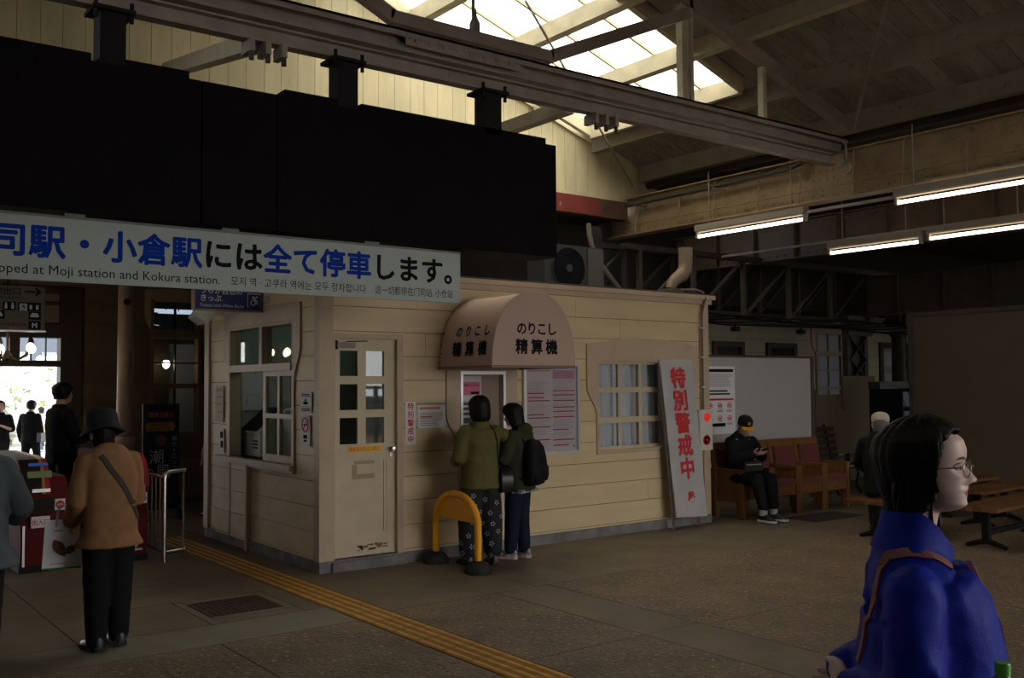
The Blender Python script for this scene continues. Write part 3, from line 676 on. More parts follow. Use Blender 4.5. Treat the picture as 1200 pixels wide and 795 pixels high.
# purlins run the length of the hall
for x in (5.93, 6.92, 7.95, 8.96, 9.86):
    lab = {5.93: 'painted roof purlin nearest the ridge crossing the skylight', 6.92: 'painted roof purlin crossing the middle of the skylight', 7.95: 'painted roof purlin crossing the lower skylight', 8.96: 'painted roof purlin just below the skylight', 9.86: 'lowest roof purlin resting above the riveted girder'}[x]
    z = zr(x); h = 0.17 if x < 8.5 else 0.2
    single(MB().prism([(x-0.06, z-h), (x+0.06, z-h-0.0), (x+0.06, zr(x+0.06)), (x-0.06, zr(x-0.06))], 'y', -3, 9.94), 'purlin', BEAM if x < 8.5 else mat('beam_paint_shaded', (0.30, 0.26, 0.20), 0.7, var=0.2, dirt=((0.10, 0.08, 0.06), 8, 0.55, 0.8)), lab, 'beam', group='roof purlins')  # shade on the lower purlins put into a darker copy of the paint
for x in (3.07, 2.08, 1.05, 0.04):
    single(MB().prism([(x-0.06, zr(x)-0.17), (x+0.06, zr(x)-0.17), (x+0.06, zr(x+0.06)), (x-0.06, zr(x-0.06))], 'y', -3, 9.94), 'purlin', BEAM, {3.07: 'uppermost painted purlin of the far left roof slope', 2.08: 'painted purlin crossing the middle of the left skylight', 1.05: 'painted purlin below the middle of the left skylight', 0.04: 'lowest painted purlin of the left roof slope'}[x], 'beam', group='roof purlins')
single(box(RX-0.06, RX+0.06, -3, 9.94, zr(RX)-0.24, zr(RX)-0.03), 'ridge_beam', BEAM, 'ridge beam at the top of the roof', 'beam')
# roof trusses
def truss(Y, label):
    t = thing('roof_truss', label, 'truss', (RX, Y, 4.1), 'roof trusses')
    XA, XB = 2*RX-9.75, 9.75
    # double chord: upper and lower channel
    MB().box(XA, XB-0.12, Y-0.055, Y+0.055, 4.23, 4.25).box(XA, XB-0.12, Y+0.02, Y+0.035, 4.25, 4.38).box(XA, XB-0.12, Y-0.07, Y+0.035, 4.38, 4.40).box(XA, XB-0.12, Y-0.07, Y-0.06, 4.34, 4.40).build('upper_chord', IRON, t)
    MB().box(XA, XB-0.35, Y-0.05, Y+0.05, 4.07, 4.085).box(XA, XB-0.35, Y+0.005, Y+0.02, 4.085, 4.18).box(XA, XB-0.35, Y-0.05, Y+0.05, 4.18, 4.195).build('lower_chord', IRON, t)
    hz = 4.62
    for sgn in (1, -1):
        a = (RX+sgn*(XB-RX), hz); b = (RX, zr(RX)-0.20)
        MB().prism([(a[0], a[1]-0.14), (b[0], b[1]-0.14), (b[0], b[1]), (a[0], a[1])], 'y', Y-0.05, Y+0.05).build('rafter', IRON, t)
        xq = RX+sgn*2.54
        MB().box(xq-0.05, xq+0.05, Y-0.03, Y+0.05, 4.40, zr(xq)-0.2).box(xq+0.05, xq+0.09, Y-0.05, Y-0.02, 4.40, zr(xq)-0.2).build('queen_post', BEAM, t)
        xs = RX+sgn*3.72
        MB().box(xs-0.03, xs+0.03, Y-0.04, Y+0.03, 4.40, zr(xs)-0.3).build('post', BEAM, t)
        MB().bar((RX+sgn*0.78, Y-0.09, 4.46), (RX+sgn*2.52, Y-0.09, 5.24), 0.07, 0.11).build('diagonal', IRON, t)
    MB().bar((RX-0.8, Y-0.09, 4.455), (RX+0.8, Y-0.09, 4.455), 0.07, 0.10).build('raised_tie', IRON, t)
    rd = MB().tube([(RX, Y-0.06, 4.38), (RX, Y-0.06, zr(RX)-0.2)], 0.014, 6).build('king_rod', IRON, t)
    MB().lathe([(0.03, 0), (0.045, 0.04), (0.045, 0.12), (0.02, 0.18), (0.012, 0.24)], (RX, Y-0.08, 4.46), 8).build('turnbuckle', IRON, rd)
    mb = MB()
    for k in range(8): mb.sphere((3.95+0.13*k, Y-0.062, 4.325), 0.018, 6, 4)
    mb.box(3.86, 4.98, Y-0.065, Y-0.056, 4.28, 4.37)
    mb.build('splice_plate', IRON, t)
    return t
truss(6.5, 'iron roof truss carrying the black display board')
truss(2.9, 'iron roof truss over the hall between the camera and the next truss')
truss(-0.6, 'iron roof truss at the open end of the hall')
for (x, lab) in ((2.74, 'bolted clamp bracket under the truss chord above the left of the display board'), (5.95, 'bolted clamp bracket under the truss chord right of the display board')):
    t = thing('clamp_bracket', lab, 'bracket', (x, 6.5, 4.0), 'clamp brackets under the chord')
    for k in range(3): MB().box(x-0.14+0.12*k, x-0.10+0.12*k, 6.42, 6.58, 3.98, 4.07).build('plate', IRON, t)
    for k in range(3): MB().tube([(x-0.12+0.12*k, 6.44, 3.92), (x-0.12+0.12*k, 6.44, 4.0)], 0.018, 6).build('bolt', DARKI, t)
def rod(a, b, r, lab, m=None, name='tie_rod'): single(MB().tube([a, b], r, 6), name, m or IRON, lab, 'rod')
rod((9.6, 9.85, 4.42), (6.3, 8.05, 5.72), 0.016, 'thin wind brace rod rising from the gable corner past the skylight')
rod((9.68, 6.40, 4.47), (8.0, 4.9, 5.12), 0.018, 'thin brace rod rising from the truss heel to a purlin')
single(MB().bar((5.62, 6.56, 4.12), (5.62, 9.93, 4.12), 0.1, 0.12), 'tie_beam', BEAM, 'cream tie beam running from the truss chord to the gable, right end of the board', 'beam')
single(MB().bar((2.72, 6.56, 4.10), (3.15, 9.93, 4.86), 0.11, 0.13), 'tie_beam', BEAM, 'cream strut rising from the truss chord to the gable above the left of the board', 'beam')
# cream strut frame under the skylight at the gable
# ------------------------------------------------------------------ gable of vertical boards
gw = struct(MB().prism([(-0.9, 4.2), (10.2, 4.2), (10.2, zr(10.2)), (RX, zr(RX)), (-0.9, zr(-0.9))], 'y', 9.975, 10.04), 'wall_gable', BACK)
x = -0.9
while x < 10.15:
    x1 = min(x+random.choice((0.195, 0.205, 0.215)), 10.2)
    pts = [(x+0.0025, 4.19), (x1-0.0025, 4.19), (x1-0.0025, zr(x1)-0.002), (x+0.0025, zr(x)-0.002)]
    MB().prism(pts, 'y', 9.953, 9.973).build('plank', GABW, gw)
    x = x1
struct(MB().box(-0.9, 9.69, 9.94, 9.953, 4.19, 4.25), 'trim_gable_foot', GABW)
for sgn in (1, -1):
    a = RX+sgn*5.17
    struct(MB().prism([(a, zr(a)-0.10), (RX, zr(RX)-0.10), (RX, zr(RX)-0.005), (a, zr(a)-0.005)], 'y', 9.92, 9.953), 'trim_verge_'+('right' if sgn > 0 else 'left'), GABW)
ln = thing('lintel_beam', 'steel beam under the gable with a chipped red painted end', 'beam', (6.5, 9.95, 3.93))
MB().box(-0.9, 9.5, 9.86, 10.02, 3.93, 4.18).build('beam', mat('rust_brown', (0.11, 0.06, 0.035), 0.7, var=0.3), ln)
MB().box(7.9, 8.98, 9.845, 9.86, 3.94, 4.18).build('red_section', mat('chipped_red_paint', (0.21, 0.038, 0.03), 0.6, var=0.2, dirt=((0.25, 0.32, 0.30), 7, 0.62, 0.66)), ln)
# ------------------------------------------------------------------ riveted girders
def girder(X, z0, z1, ya, yb, m, label, wide=0.2, stiff=1.0, rivets=True, splice=None):
    g = thing('girder', label, 'girder', (X, (ya+yb)/2, z0))
    MB().box(X-0.008, X+0.008, ya, yb, z0, z1).build('web', m, g)
    MB().box(X-wide/2, X+wide/2, ya, yb, z0, z0+0.018).box(X-wide/2, X+wide/2, ya, yb, z1-0.018, z1).box(X-0.022, X-0.008, ya, yb, z0+0.018, z0+0.11).box(X-0.022, X-0.008, ya, yb, z1-0.11, z1-0.018).build('flange', m, g)
    if stiff:
        y = ya+0.3
        while y < yb: MB().box(X-0.09, X-0.02, y-0.007, y+0.007, z0+0.02, z1-0.02).box(X-0.034, X-0.02, y, y+0.08, z0+0.02, z1-0.02).build('stiffener', m, g); y += stiff
    if rivets:
        mb = MB(); y = ya
        while y < yb:
            for z in (z0+0.07, z1-0.07): mb.lathe([(0.017, 0), (0.014, 0.009), (0.005, 0.013)], (X-0.022, y, z), 6, (-1, 0, 0))
            y += 0.14
        if splice:
            for k in range(10):
                for z in (z0+0.17, z0+0.26, z0+0.35): mb.lathe([(0.017, 0), (0.014, 0.009), (0.005, 0.013)], (X-0.022, splice+0.09*k, z), 6, (-1, 0, 0))
        mb.build('rivet', m, g, kind='stuff')
    if splice: MB().box(X-0.024, X-0.008, splice-0.06, splice+0.87, z0+0.11, z1-0.11).build('splice_plate', m, g)
    return g
girder(9.6, 3.72, 4.25, -2.5, 10.3, IRON2, 'riveted ochre iron girder carrying the truss ends', 0.2, 0, True, 6.05)
girder(12.2, 3.50, 4.08, -2.5, 11.47, mat('iron_brown', (0.11, 0.072, 0.045), 0.55, var=0.25), 'brown riveted girder behind the fluorescent lamps with vertical stiffeners', 0.22, 0.75)
girder(15.0, 2.78, 3.45, 4.0, 9.7, DARKI, 'dark deep girder resting on the lattice column', 0.25, 0.8)
# conduits and fittings on the near girder
p = thing('conduit', 'dark conduit pipe along the top of the ochre girder', 'conduit', (9.45, 8.5, 4.1))
MB().tube([(9.47, 10.1, 4.13), (9.47, 8.0, 4.14), (9.47, 7.15, 4.15), (9.47, 6.95, 4.19), (9.47, 6.88, 4.28), (9.47, 6.85, 4.38)], 0.026, 8).build('pipe', mat('conduit_green', (0.07, 0.065, 0.05), 0.5), p, True)
for y in (9.6, 8.2): MB().box(9.38, 9.60, y-0.02, y+0.02, 4.09, 4.105).build('hanger', IRON, p)
p = thing('conduit', 'thin conduit along the lower flange of the ochre girder', 'conduit', (9.48, 6, 3.8))
MB().tube([(9.487, 10.1, 3.855), (9.487, 3.0, 3.86)], 0.010, 6).build('pipe', IRON2, p)
for y in (9.7, 8.9, 8.3, 7.6, 7.0, 6.3, 5.7, 5.0, 4.2): MB().tube([(9.49, y, 3.73), (9.485, y, 3.80), (9.53, y, 4.16), (9.545, y, 4.23)], 0.011, 6).build('bracket', IRON2, p)
jb = thing('junction_box', 'round pale junction box hanging on the girder below the truss end', 'junction box', (9.5, 6.32, 4.02))
MB().lathe([(0.005, 0), (0.062, 0.002), (0.065, 0.04), (0.05, 0.055), (0.01, 0.058)], (9.47, 6.34, 4.03), 16, (-1, 0, 0)).build('cover', mat('box_cream', (0.42, 0.36, 0.27), 0.5), jb, True)
MB().tube([(9.45, 6.34, 4.09), (9.45, 6.34, 4.28), (9.45, 6.40, 4.34)], 0.014, 6).build('stem', IRON, jb)
# right bay: low dark ceiling
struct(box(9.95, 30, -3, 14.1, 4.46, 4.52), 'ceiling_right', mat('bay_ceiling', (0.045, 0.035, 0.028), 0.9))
struct(box(3.9, 9.9, 10.85, 10.90, 2.73, 4.0), 'wall_dark_sheet_back', mat('bulkhead_dark', (0.03, 0.024, 0.02), 0.9))  # dark sheet added where the opening above the booth lies in shade
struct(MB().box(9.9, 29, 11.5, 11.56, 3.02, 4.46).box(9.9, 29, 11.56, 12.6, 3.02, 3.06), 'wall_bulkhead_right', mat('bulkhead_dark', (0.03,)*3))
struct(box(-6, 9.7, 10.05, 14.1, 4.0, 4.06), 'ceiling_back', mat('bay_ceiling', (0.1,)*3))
# ------------------------------------------------------------------ fluorescent lamps
FIX = mat('lamp_fixture_white', (0.30, 0.26, 0.21), 0.5, spec=0.1)
TUBE = mat('fluorescent_tube', (1, 1, 1), 0.4, emit=((1.0, 0.86, 0.66), 5.5))
def fluo(X, ya, yb, z, ztop, label):
    t = thing('fluorescent_lamp', label, 'lamp', (X, (ya+yb)/2, z), 'fluorescent lamps')
    MB().prism([(X-0.055, z+0.075), (X-0.04, z+0.06), (X+0.04, z+0.06), (X+0.055, z+0.075), (X+0.055, z+0.15), (X-0.055, z+0.15)], 'y', ya, yb).build('housing', FIX, t)
    MB().tube([(X, ya+0.03, z+0.012), (X, yb-0.03, z+0.012)], 0.02, 12).build('tube', TUBE, t, True)
    for y in (ya+0.012, yb-0.012): MB().box(X-0.03, X+0.03, y-0.014, y+0.014, z-0.015, z+0.07).build('lamp_holder', FIX, t)
    for y in (ya+0.2, yb-0.2): MB().tube([(X, y, z+0.14), (X, y, ztop)], 0.008, 6).build('hanger_rod', IRON, t)
fluo(9.30, 6.77, 8.40, 3.49, 4.30, 'lit fluorescent lamp nearest the booth below the ochre girder')
fluo(9.30, 3.75, 5.66, 3.50, 4.30, 'lit fluorescent lamp at the upper right edge below the ochre girder')
a = onx(972, 298, 11); b = onx(1080, 283, 11)
fluo(11.0, b.y, a.y, a.z, 4.46, 'lit fluorescent lamp in the rear row nearer the lattice column')
a = onx(1088, 281, 11); b = onx(1215, 262, 11)
fluo(11.0, b.y, a.y, a.z, 4.46, 'lit fluorescent lamp in the rear row at the right edge')
for (x, y0, y1, z, lab) in ((9.30, 5.68, 6.75, 3.56, 'steel trunking joining the two front fluorescent lamps'), (11.16, 5.0, 9.6, 3.50, 'steel trunking above the rear row of fluorescent lamps')):
    single(MB().box(x-0.02, x+0.02, y0, y1, z, z+0.03), 'cable_trunking', IRON, lab, 'trunking')
# ------------------------------------------------------------------ black display board on its posts
bd = thing('display_board', 'long black display board hung from the roof truss', 'board', (2.0, 6.5, 2.735))
BOARD = mat('board_black', (0.008, 0.0065, 0.007), 0.6, var=0.2, scale=3, spec=0.04)
for a, b in ((-2.2, 2.265), (2.275, 2.80), (2.81, 5.345)): MB().box(a, b, 6.42, 6.72, 2.735, 3.70).build('panel', BOARD, bd)
for a, b in ((-2.2, 1.57), (1.78, 2.19), (2.87, 3.28), (3.48, 5.25)): MB().box(a, b, 6.44, 6.70, 3.70, 3.755).build('top_cap', BOARD, bd)
for x in (1.70, 3.37, 4.70, -0.5):
    q = MB().box(x-0.08, x+0.08, 6.44, 6.60, 3.70, 4.07).build('hanger_post', BLACKM, bd)
    MB().box(x-0.13, x+0.13, 6.40, 6.64, 4.045, 4.07).tube([(x-0.11, 6.43, 3.99), (x-0.11, 6.43, 4.12)], 0.014, 6).tube([(x+0.11, 6.43, 3.99), (x+0.11, 6.43, 4.12)], 0.014, 6).build('clamp', BLACKM, q)
# ------------------------------------------------------------------ hanging sign with the station notice
sg = thing('hanging_sign', 'long pale grey sign with blue and black Japanese notice below the black board', 'sign', (1.8, 6.5, 2.30))
SGN = mat('sign_grey_panel', (0.43, 0.48, 0.45), 0.6, spec=0.15)
MB().box(-1.2, 4.395, 6.49, 6.515, 2.305, 2.705).build('panel', SGN, sg)
MB().box(-1.2, 4.395, 6.482, 6.52, 2.70, 2.715).build('top_rail', mat('rail_grey', (0.20, 0.21, 0.2), 0.6), sg)
for x in (0.3, 1.5, 2.5, 3.6): MB().box(x-0.06, x+0.06, 6.49, 6.52, 2.712, 2.735).build('hook', mat('rail_grey', (0.2,)*3), sg)
YT = 6.4885
SBL = mat('sign_blue', (0.008, 0.042, 0.32), 0.7, spec=0.05)
for i, ch in enumerate('門司駅・小倉駅には全て停車します。'):
    x = 1.128+0.2143*(i-1)
    if ch == '。': x += 0.0
    text_mb(ch, 0.212, (x, YT, 2.468), align='CENTER', bold=0.0065).build('letter', SBL if ch in '門司駅・小倉全て停車' else INK, sg)
sm = MB()
text_mb('All trains stopped at Moji station and Kokura station.', 0.083, (2.43, YT, 2.345), align='RIGHT', mb=sm, width=None)
text_mb('모지 역 · 고쿠라 역에는 모두 정차합니다', 0.07, (2.50, YT, 2.347), mb=sm, width=1.04)
text_mb('这一切都停在门司站, 小仓站', 0.07, (3.62, YT, 2.347), mb=sm, width=0.70)
sm.build('small_lettering', INK, sg, kind='stuff')
# ------------------------------------------------------------------ blue ticket sign projecting from the booth
bs = thing('ticket_sign', 'small dark blue sign with white lettering and a wheelchair symbol above the ticket window', 'sign', (3.45, 9.1, 2.36))
MB().box(3.15, 3.835, 9.08, 9.16, 2.37, 2.60).build('box', mat('sign_frame_tan', (0.45, 0.32, 0.24), 0.5), bs)
MB().box(3.165, 3.82, 9.074, 9.08, 2.385, 2.59).build('face', NAVY, bs)
mb = MB()
text_mb('うらが白色の', 0.07, (3.20, 9.072, 2.535), mb=mb, bold=0.001); text_mb('きっぷ', 0.07, (3.20, 9.072, 2.462), mb=mb, bold=0.001); text_mb('Tickets with White Backs', 0.045, (3.20, 9.072, 2.405), mb=mb, width=0.43)
mb.build('lettering', PAPER, bs, kind='stuff')
MB().box(3.665, 3.80, 9.070, 9.073, 2.415, 2.55).build('symbol_plate', PAPER, bs)
text_mb('♿', 0.125, (3.733, 9.068, 2.435), align='CENTER').build('wheelchair_symbol', NAVY, bs)
MB().box(3.835, 3.90, 9.09, 9.15, 2.47, 2.53).build('wall_bracket', WHITE, bs)
spk = thing('speaker', 'tilted white box loudspeaker on the corner of the booth side wall', 'speaker', (3.8, 10.2, 2.35))
MB().obox((3.66, 10.3, 2.42), (0.13, 0.3, 0.17), Matrix.Rotation(R_(35), 3, 'Y')).build('cabinet', WHITE, spk)
MB().box(3.72, 3.9, 10.27, 10.33, 2.42, 2.45).build('arm', WHITE, spk)
# ------------------------------------------------------------------ things on the booth roof
ac = thing('air_conditioner', 'outdoor air conditioning unit with a round fan on the booth roof', 'air conditioner', (7.4, 8.75, 2.72))
ACB = mat('ac_casing', (0.06, 0.06, 0.06), 0.6, spec=0.1)
MB().box(6.98, 7.87, 8.6, 8.92, 2.74, 3.26).build('casing', ACB, ac)
MB().box(7.05, 7.15, 8.62, 8.9, 2.72, 2.745).box(7.7, 7.8, 8.62, 8.9, 2.72, 2.745).build('foot', ACB, ac)
MB().lathe([(0.24, 0), (0.255, 0.01), (0.255, 0.018), (0.24, 0.018)], (7.33, 8.6, 2.99), 28, (0, -1, 0), True).build('fan_ring', ACB, ac, True)
MB().lathe([(0.238, 0), (0.238, 0.004)], (7.33, 8.6, 2.99), 28, (0, -1, 0)).build('fan_opening', INK, ac)
MB().lathe([(0.045, 0.0), (0.045, 0.02), (0.03, 0.026)], (7.33, 8.594, 2.99), 14, (0, -1, 0)).build('fan_hub', ACB, ac, True)
mb = MB()
for k in range(5):
    r = 0.06+0.04*k; mb.tube([(7.33+r*math.cos(a), 8.585, 2.99+r*math.sin(a)) for a in [j*math.pi/12 for j in range(24)]], 0.003, 4, True)
for k in range(8): a = k*math.pi/4; mb.tube([(7.33+0.04*math.cos(a), 8.583, 2.99+0.04*math.sin(a)), (7.33+0.245*math.cos(a), 8.583, 2.99+0.245*math.sin(a))], 0.003, 4)
mb.build('fan_grille', BLACKM, ac)
MB().box(7.62, 7.87, 8.588, 8.6, 2.76, 3.24).build('side_panel', mat('ac_panel', (0.075, 0.07, 0.065), 0.5), ac)
vp = thing('vent_pipe', 'cream elbow vent pipe rising from the booth roof near its end', 'pipe', (8.72, 8.3, 2.72))
MB().box(8.62, 8.82, 8.2, 8.4, 2.72, 2.80).build('base', mat('vent_base', (0.14, 0.09, 0.07), 0.7), vp)
MB().tube([(8.70, 8.3, 2.80), (8.72, 8.3, 2.86), (8.80, 8.3, 2.93), (8.90, 8.3, 2.98), (8.96, 8.3, 3.06), (8.97, 8.3, 3.15), (8.97, 8.3, 3.32)], [0.06, 0.065, 0.075, 0.085, 0.085, 0.085, 0.088], 14).build('pipe', mat('vent_cream', (0.20, 0.145, 0.10), 0.5, var=0.1), vp, True)
single(MB().tube([(8.45, 9.5, 3.74), (8.46, 9.5, 3.6), (8.50, 9.5, 3.45), (8.62, 9.5, 3.25), (9.05, 9.5, 2.85), (9.08, 9.5, 2.73)], 0.035, 10), 'drain_pipe', mat('pvc_grey', (0.14, 0.12, 0.10), 0.5), 'grey drain pipe running down from the red beam to the booth roof', 'pipe', True)
# ------------------------------------------------------------------ exit wall behind the gates
DIM = mat('shaded_boards', (0.20, 0.145, 0.09), 0.7, var=0.2, scale=3, rand=0.1)  # cream boards, their shade put into this darker colour
DW = mat('dark_wood', (0.055, 0.038, 0.026), 0.55, var=0.2)
YX = 14.0
HX = [(2.2, 3.17, 0.0, 2.31), (-1.6, 0.9, 0.0, 2.31), (1.4, 3.16, 2.49, 2.90), (4.28, 4.91, 1.0, 2.86)]
mb = MB(); rs = [(-8, 30, 0, 4.06)]
for h in HX: rs = cut(rs, h)
for (a, b, c, d) in rs: mb.box(a, b, YX+0.02, YX+0.14, c, d)
wx = struct(mb, 'wall_exit', BACK)
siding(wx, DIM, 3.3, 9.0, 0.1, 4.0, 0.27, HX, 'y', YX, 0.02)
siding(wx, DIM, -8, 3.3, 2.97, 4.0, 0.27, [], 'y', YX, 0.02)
siding(wx, DIM, 0.9, 2.0, 0.1, 2.3, 0.27, [], 'y', YX, 0.02)  # unseen pier, keeps the doorway out of the ticket window reflection
d2 = hub('door_2', (1.2, YX, 0), 'dark wooden exit doorway with a glazed transom')
MB().box(3.06, 3.32, YX-0.08, YX+0.14, 0, 2.95).box(-2.4, 3.06, YX-0.06, YX+0.14, 2.31, 2.49).box(2.2, 3.06, YX-0.05, YX+0.12, 1.93, 2.01).box(-2.4, 3.32, YX-0.06, YX+0.14, 2.9, 2.97).build('door_frame', DW, d2)
for x in (2.52,): MB().box(x-0.06, x+0.06, YX-0.03, YX+0.1, 2.01, 2.31).build('transom_post', DW, d2)
for x in (2.90, 2.72, 2.36): MB().box(x-0.008, x+0.008, YX+0.01, YX+0.05, 2.01, 2.31).build('glazing_bar', DW, d2)
MB().box(2.0, 2.22, YX-0.08, YX+0.14, 0, 2.31).build('door_jamb', DW, d2)
for a, b in ((2.58, 3.06), (2.22, 2.46)): box(a, b, YX+0.03, YX+0.034, 2.01, 2.31).build('pane', GLASS, d2)
for a, b in ((2.25, 3.06), (1.4, 2.2)):
    box(a, b, YX+0.03, YX+0.05, 2.49, 2.90).build('upper_panel', mat('frosted_panel', (0.22, 0.19, 0.17), 0.6), d2)
MB().box(2.18, 2.26, YX-0.02, YX+0.06, 2.49, 2.9).box(1.4, 3.06, YX-0.02, YX+0.06, 2.74, 2.78).build('upper_bar', DW, d2)
w3 = hub('window_3', (4.6, YX, 1.0), 'dark tall window with an arched casing in the exit wall')
casing(w3, 'y', YX-0.022, 4.28, 4.91, 1.0, 2.86, 3.02, 3.04, 0.12, 2.36)
MB().box(4.24, 4.285, YX-0.03, YX+0.1, 0.96, 2.88).box(4.905, 4.95, YX-0.03, YX+0.1, 0.96, 2.88).box(4.285, 4.905, YX-0.03, YX+0.1, 2.34, 2.46).box(4.285, 4.905, YX-0.02, YX+0.1, 1.63, 1.70).box(4.285, 4.905, YX-0.02, YX+0.1, 0.96, 1.02).build('window_frame', mat('dim_frame', (0.22, 0.15, 0.09), 0.6), w3)
MB().box(4.585, 4.605, YX, YX+0.06, 1.02, 2.86).box(4.285, 4.905, YX, YX+0.06, 1.98, 2.0).build('glazing_bar', DW, w3)
for a, b in ((1.02, 1.63), (1.70, 2.34), (2.46, 2.86)): box(4.285, 4.905, YX+0.03, YX+0.034, a, b).build('pane', glass_mat('mirror_glass', (0.75, 0.78, 0.8), 0.03), w3)
# dim room behind that window
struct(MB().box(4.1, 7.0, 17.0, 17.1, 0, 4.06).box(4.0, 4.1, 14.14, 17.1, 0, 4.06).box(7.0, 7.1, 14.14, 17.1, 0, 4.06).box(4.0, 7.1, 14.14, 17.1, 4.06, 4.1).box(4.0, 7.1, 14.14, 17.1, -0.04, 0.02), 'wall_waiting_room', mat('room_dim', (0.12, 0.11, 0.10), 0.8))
for k_, y_ in enumerate((14.8, 15.4, 16.0)):  # added glowing bars imitate fluorescent reflections in the top pane
    s_l = thing('reflection_bar', ('nearest', 'middle', 'farthest')[k_]+' added bar glowing like a lamp reflection in the top pane of the exit wall window', 'lamp', (5.2, y_, 2.75), 'added glowing bars behind the exit wall window')
    MB().box(4.6, 6.2, y_-0.03, y_+0.03, 2.75+0.06*k_, 2.79+0.06*k_).build('tube', mat('reflection_bar_glow', (0.8, 0.8, 0.8), 0.4, emit=((0.75, 0.85, 1.0), 0.9)), s_l)
    MB().tube([(4.9, y_, 2.78), (4.9, y_, 4.06)], 0.01, 6).tube([(5.8, y_, 2.78), (5.8, y_, 4.06)], 0.01, 6).build('hanger', DW, s_l)
single(MB().box(4.80, 5.9, 14.95, 15.0, 0.021, 2.30), 'reflection_panel', mat('reflection_panel_white', (0.62, 0.64, 0.70), 0.5), 'added pale panel imitating a reflection in the exit wall window', 'board')  # added pale panel imitates a reflection in the glass
single(MB().box(4.45, 4.70, 14.6, 14.68, 0.021, 2.4), 'post', DW, 'dark post in the room behind the exit wall window', 'post')
lp = thing('wall_lamp', 'small glowing globe lamp on a curved arm in the exit wall window', 'lamp', (4.3, 14.25, 1.9))
MB().tube([(4.24, 14.2, 2.03), (4.34, 14.22, 1.99), (4.44, 14.25, 1.985), (4.52, 14.25, 2.02)], 0.012, 8).build('arm', mat('lamp_white', (0.6, 0.55, 0.48), 0.4), lp, True)
BULB = mat('lamp_globe', (1, 0.9, 0.75), 0.4, emit=((1.0, 0.78, 0.5), 14.0))
MB().lathe([(0.01, -0.075), (0.04, -0.05), (0.052, -0.01), (0.045, 0.03), (0.02, 0.05)], (4.545, 14.25, 1.99), 14).build('globe', BULB, lp, True)
MB().lathe([(0.03, 0.04), (0.02, 0.06), (0.01, 0.07)], (4.545, 14.25, 1.99), 10).build('cap', DW, lp)
ch = thing('chandelier', 'chandelier of round glowing globes on curved arms before the exit transom', 'chandelier', (1.95, 12.5, 2.1))
c0 = ony(9, 396, 12.5)
MB().tube([c0+V((0, 0, 0.9)), c0+V((0, 0, -0.25))], 0.016, 8).lathe([(0.005, -0.28), (0.05, -0.24), (0.05, -0.2), (0.02, -0.15)], c0, 10).build('stem', DW, ch)
for i in range(5):
    a = i*2*math.pi/5+0.4; d = V((math.cos(a), math.sin(a), 0))
    e = c0+d*0.30+V((0, 0, -0.06))
    ar = MB().tube([c0+V((0, 0, -0.2)), c0+d*0.12+V((0, 0, -0.26)), c0+d*0.24+V((0, 0, -0.2)), c0+d*0.30+V((0, 0, -0.02))], 0.01, 6).build('arm', DW, ch, True)
    MB().sphere(e+V((0, 0, -0.06)), (0.045, 0.045, 0.055), 12, 8).build('globe', BULB, ar, True)
    MB().lathe([(0.03, 0), (0.02, 0.05), (0.008, 0.07)], e, 8).build('cap', DW, ar)
# big round columns
def column(x, y, r, z1, label, m, cap=False):
    t = thing('column', label, 'column', (x, y, 0))
    MB().lathe([(r*0.98, 0.9), (r*0.93, 1.6), (r*0.86, z1)], (x, y, 0), 24).build('shaft', m, t, True)
    MB().lathe([(r*1.35, 0), (r*1.35, 0.1), (r*1.12, 0.14), (r*1.08, 0.9), (r*1.25, 0.95), (r*1.25, 1.0), (r*1.05, 1.03), (r*1.15, 1.06), (r*1.15, 1.09), (r*0.98, 1.12)], (x, y, 0), 24).build('base', m, t, True)
    if cap: MB().lathe([(r*0.9, z1-0.25), (r*1.1, z1-0.2), (r*1.1, z1-0.16), (r*0.95, z1-0.14), (r*1.3, z1-0.05), (r*1.75, z1), (r*1.9, z1+0.04)], (x, y, 0), 20).build('capital', m, t, True)
    return t
cl = column(3.60, 12.9, 0.105, 4.0, 'tall pale round column behind the ticket gates', mat('column_paint', (0.42, 0.31, 0.23), 0.45, var=0.15))
q = ony(149, 354, 12.79)
MB().lathe([(0.045, 0), (0.045, 0.02), (0.03, 0.02), (0.028, 0.004)], (q.x, 12.80, q.z), 14, (0, -1, 0)).build('inspection_port', DW, cl)
column(16.9, 10.3, 0.15, 2.74, 'slender dark iron column with a flared capital by the far wall', DARKI, True)
# navy sign stand
ss = thing('sign_stand', 'dark navy sign stand with white lettering in front of the exit wall window', 'sign', (3.93, 12.5, 0))
SN = mat('stand_navy', (0.012, 0.014, 0.04), 0.5)
MB().box(3.71, 4.16, 12.5, 12.54, 0.12, 1.44).build('panel', SN, ss)
MB().box(3.71, 3.75, 12.35, 12.7, 0, 0.12).box(4.12, 4.16, 12.35, 12.7, 0, 0.12).build('foot', BLACKM, ss)
MB().box(3.76, 4.09, 12.495, 12.499, 1.27, 1.34).build('red_strip', mat('strip_red', (0.25, 0.03, 0.04), 0.6), ss)
text_mb('徒歩２分', 0.06, (3.78, 12.493, 1.285)).build('strip_text', PAPER_D, ss)
MB().prism([(3.76+0.0, 1.10), (4.08, 1.10), (4.10, 1.13), (4.10, 1.18), (4.08, 1.21), (3.76, 1.21), (3.74, 1.18), (3.74, 1.13)], 'y', 12.495, 12.499).build('yellow_plate', mat('plate_yellow', (0.40, 0.24, 0.03), 0.6), ss)
text_mb('北九州銀行', 0.045, (3.80, 12.493, 1.165)).build('plate_text', INK, ss)
text_mb('レトロライン', 0.045, (3.78, 12.493, 1.115)).build('plate_text', INK, ss)
MB().lathe([(0.07, 0), (0.07, 0.004)], (3.93, 12.499, 0.985), 20, (0, -1, 0)).build('emblem', mat('emblem_brown', (0.18, 0.11, 0.06), 0.6), ss)
mb = MB()
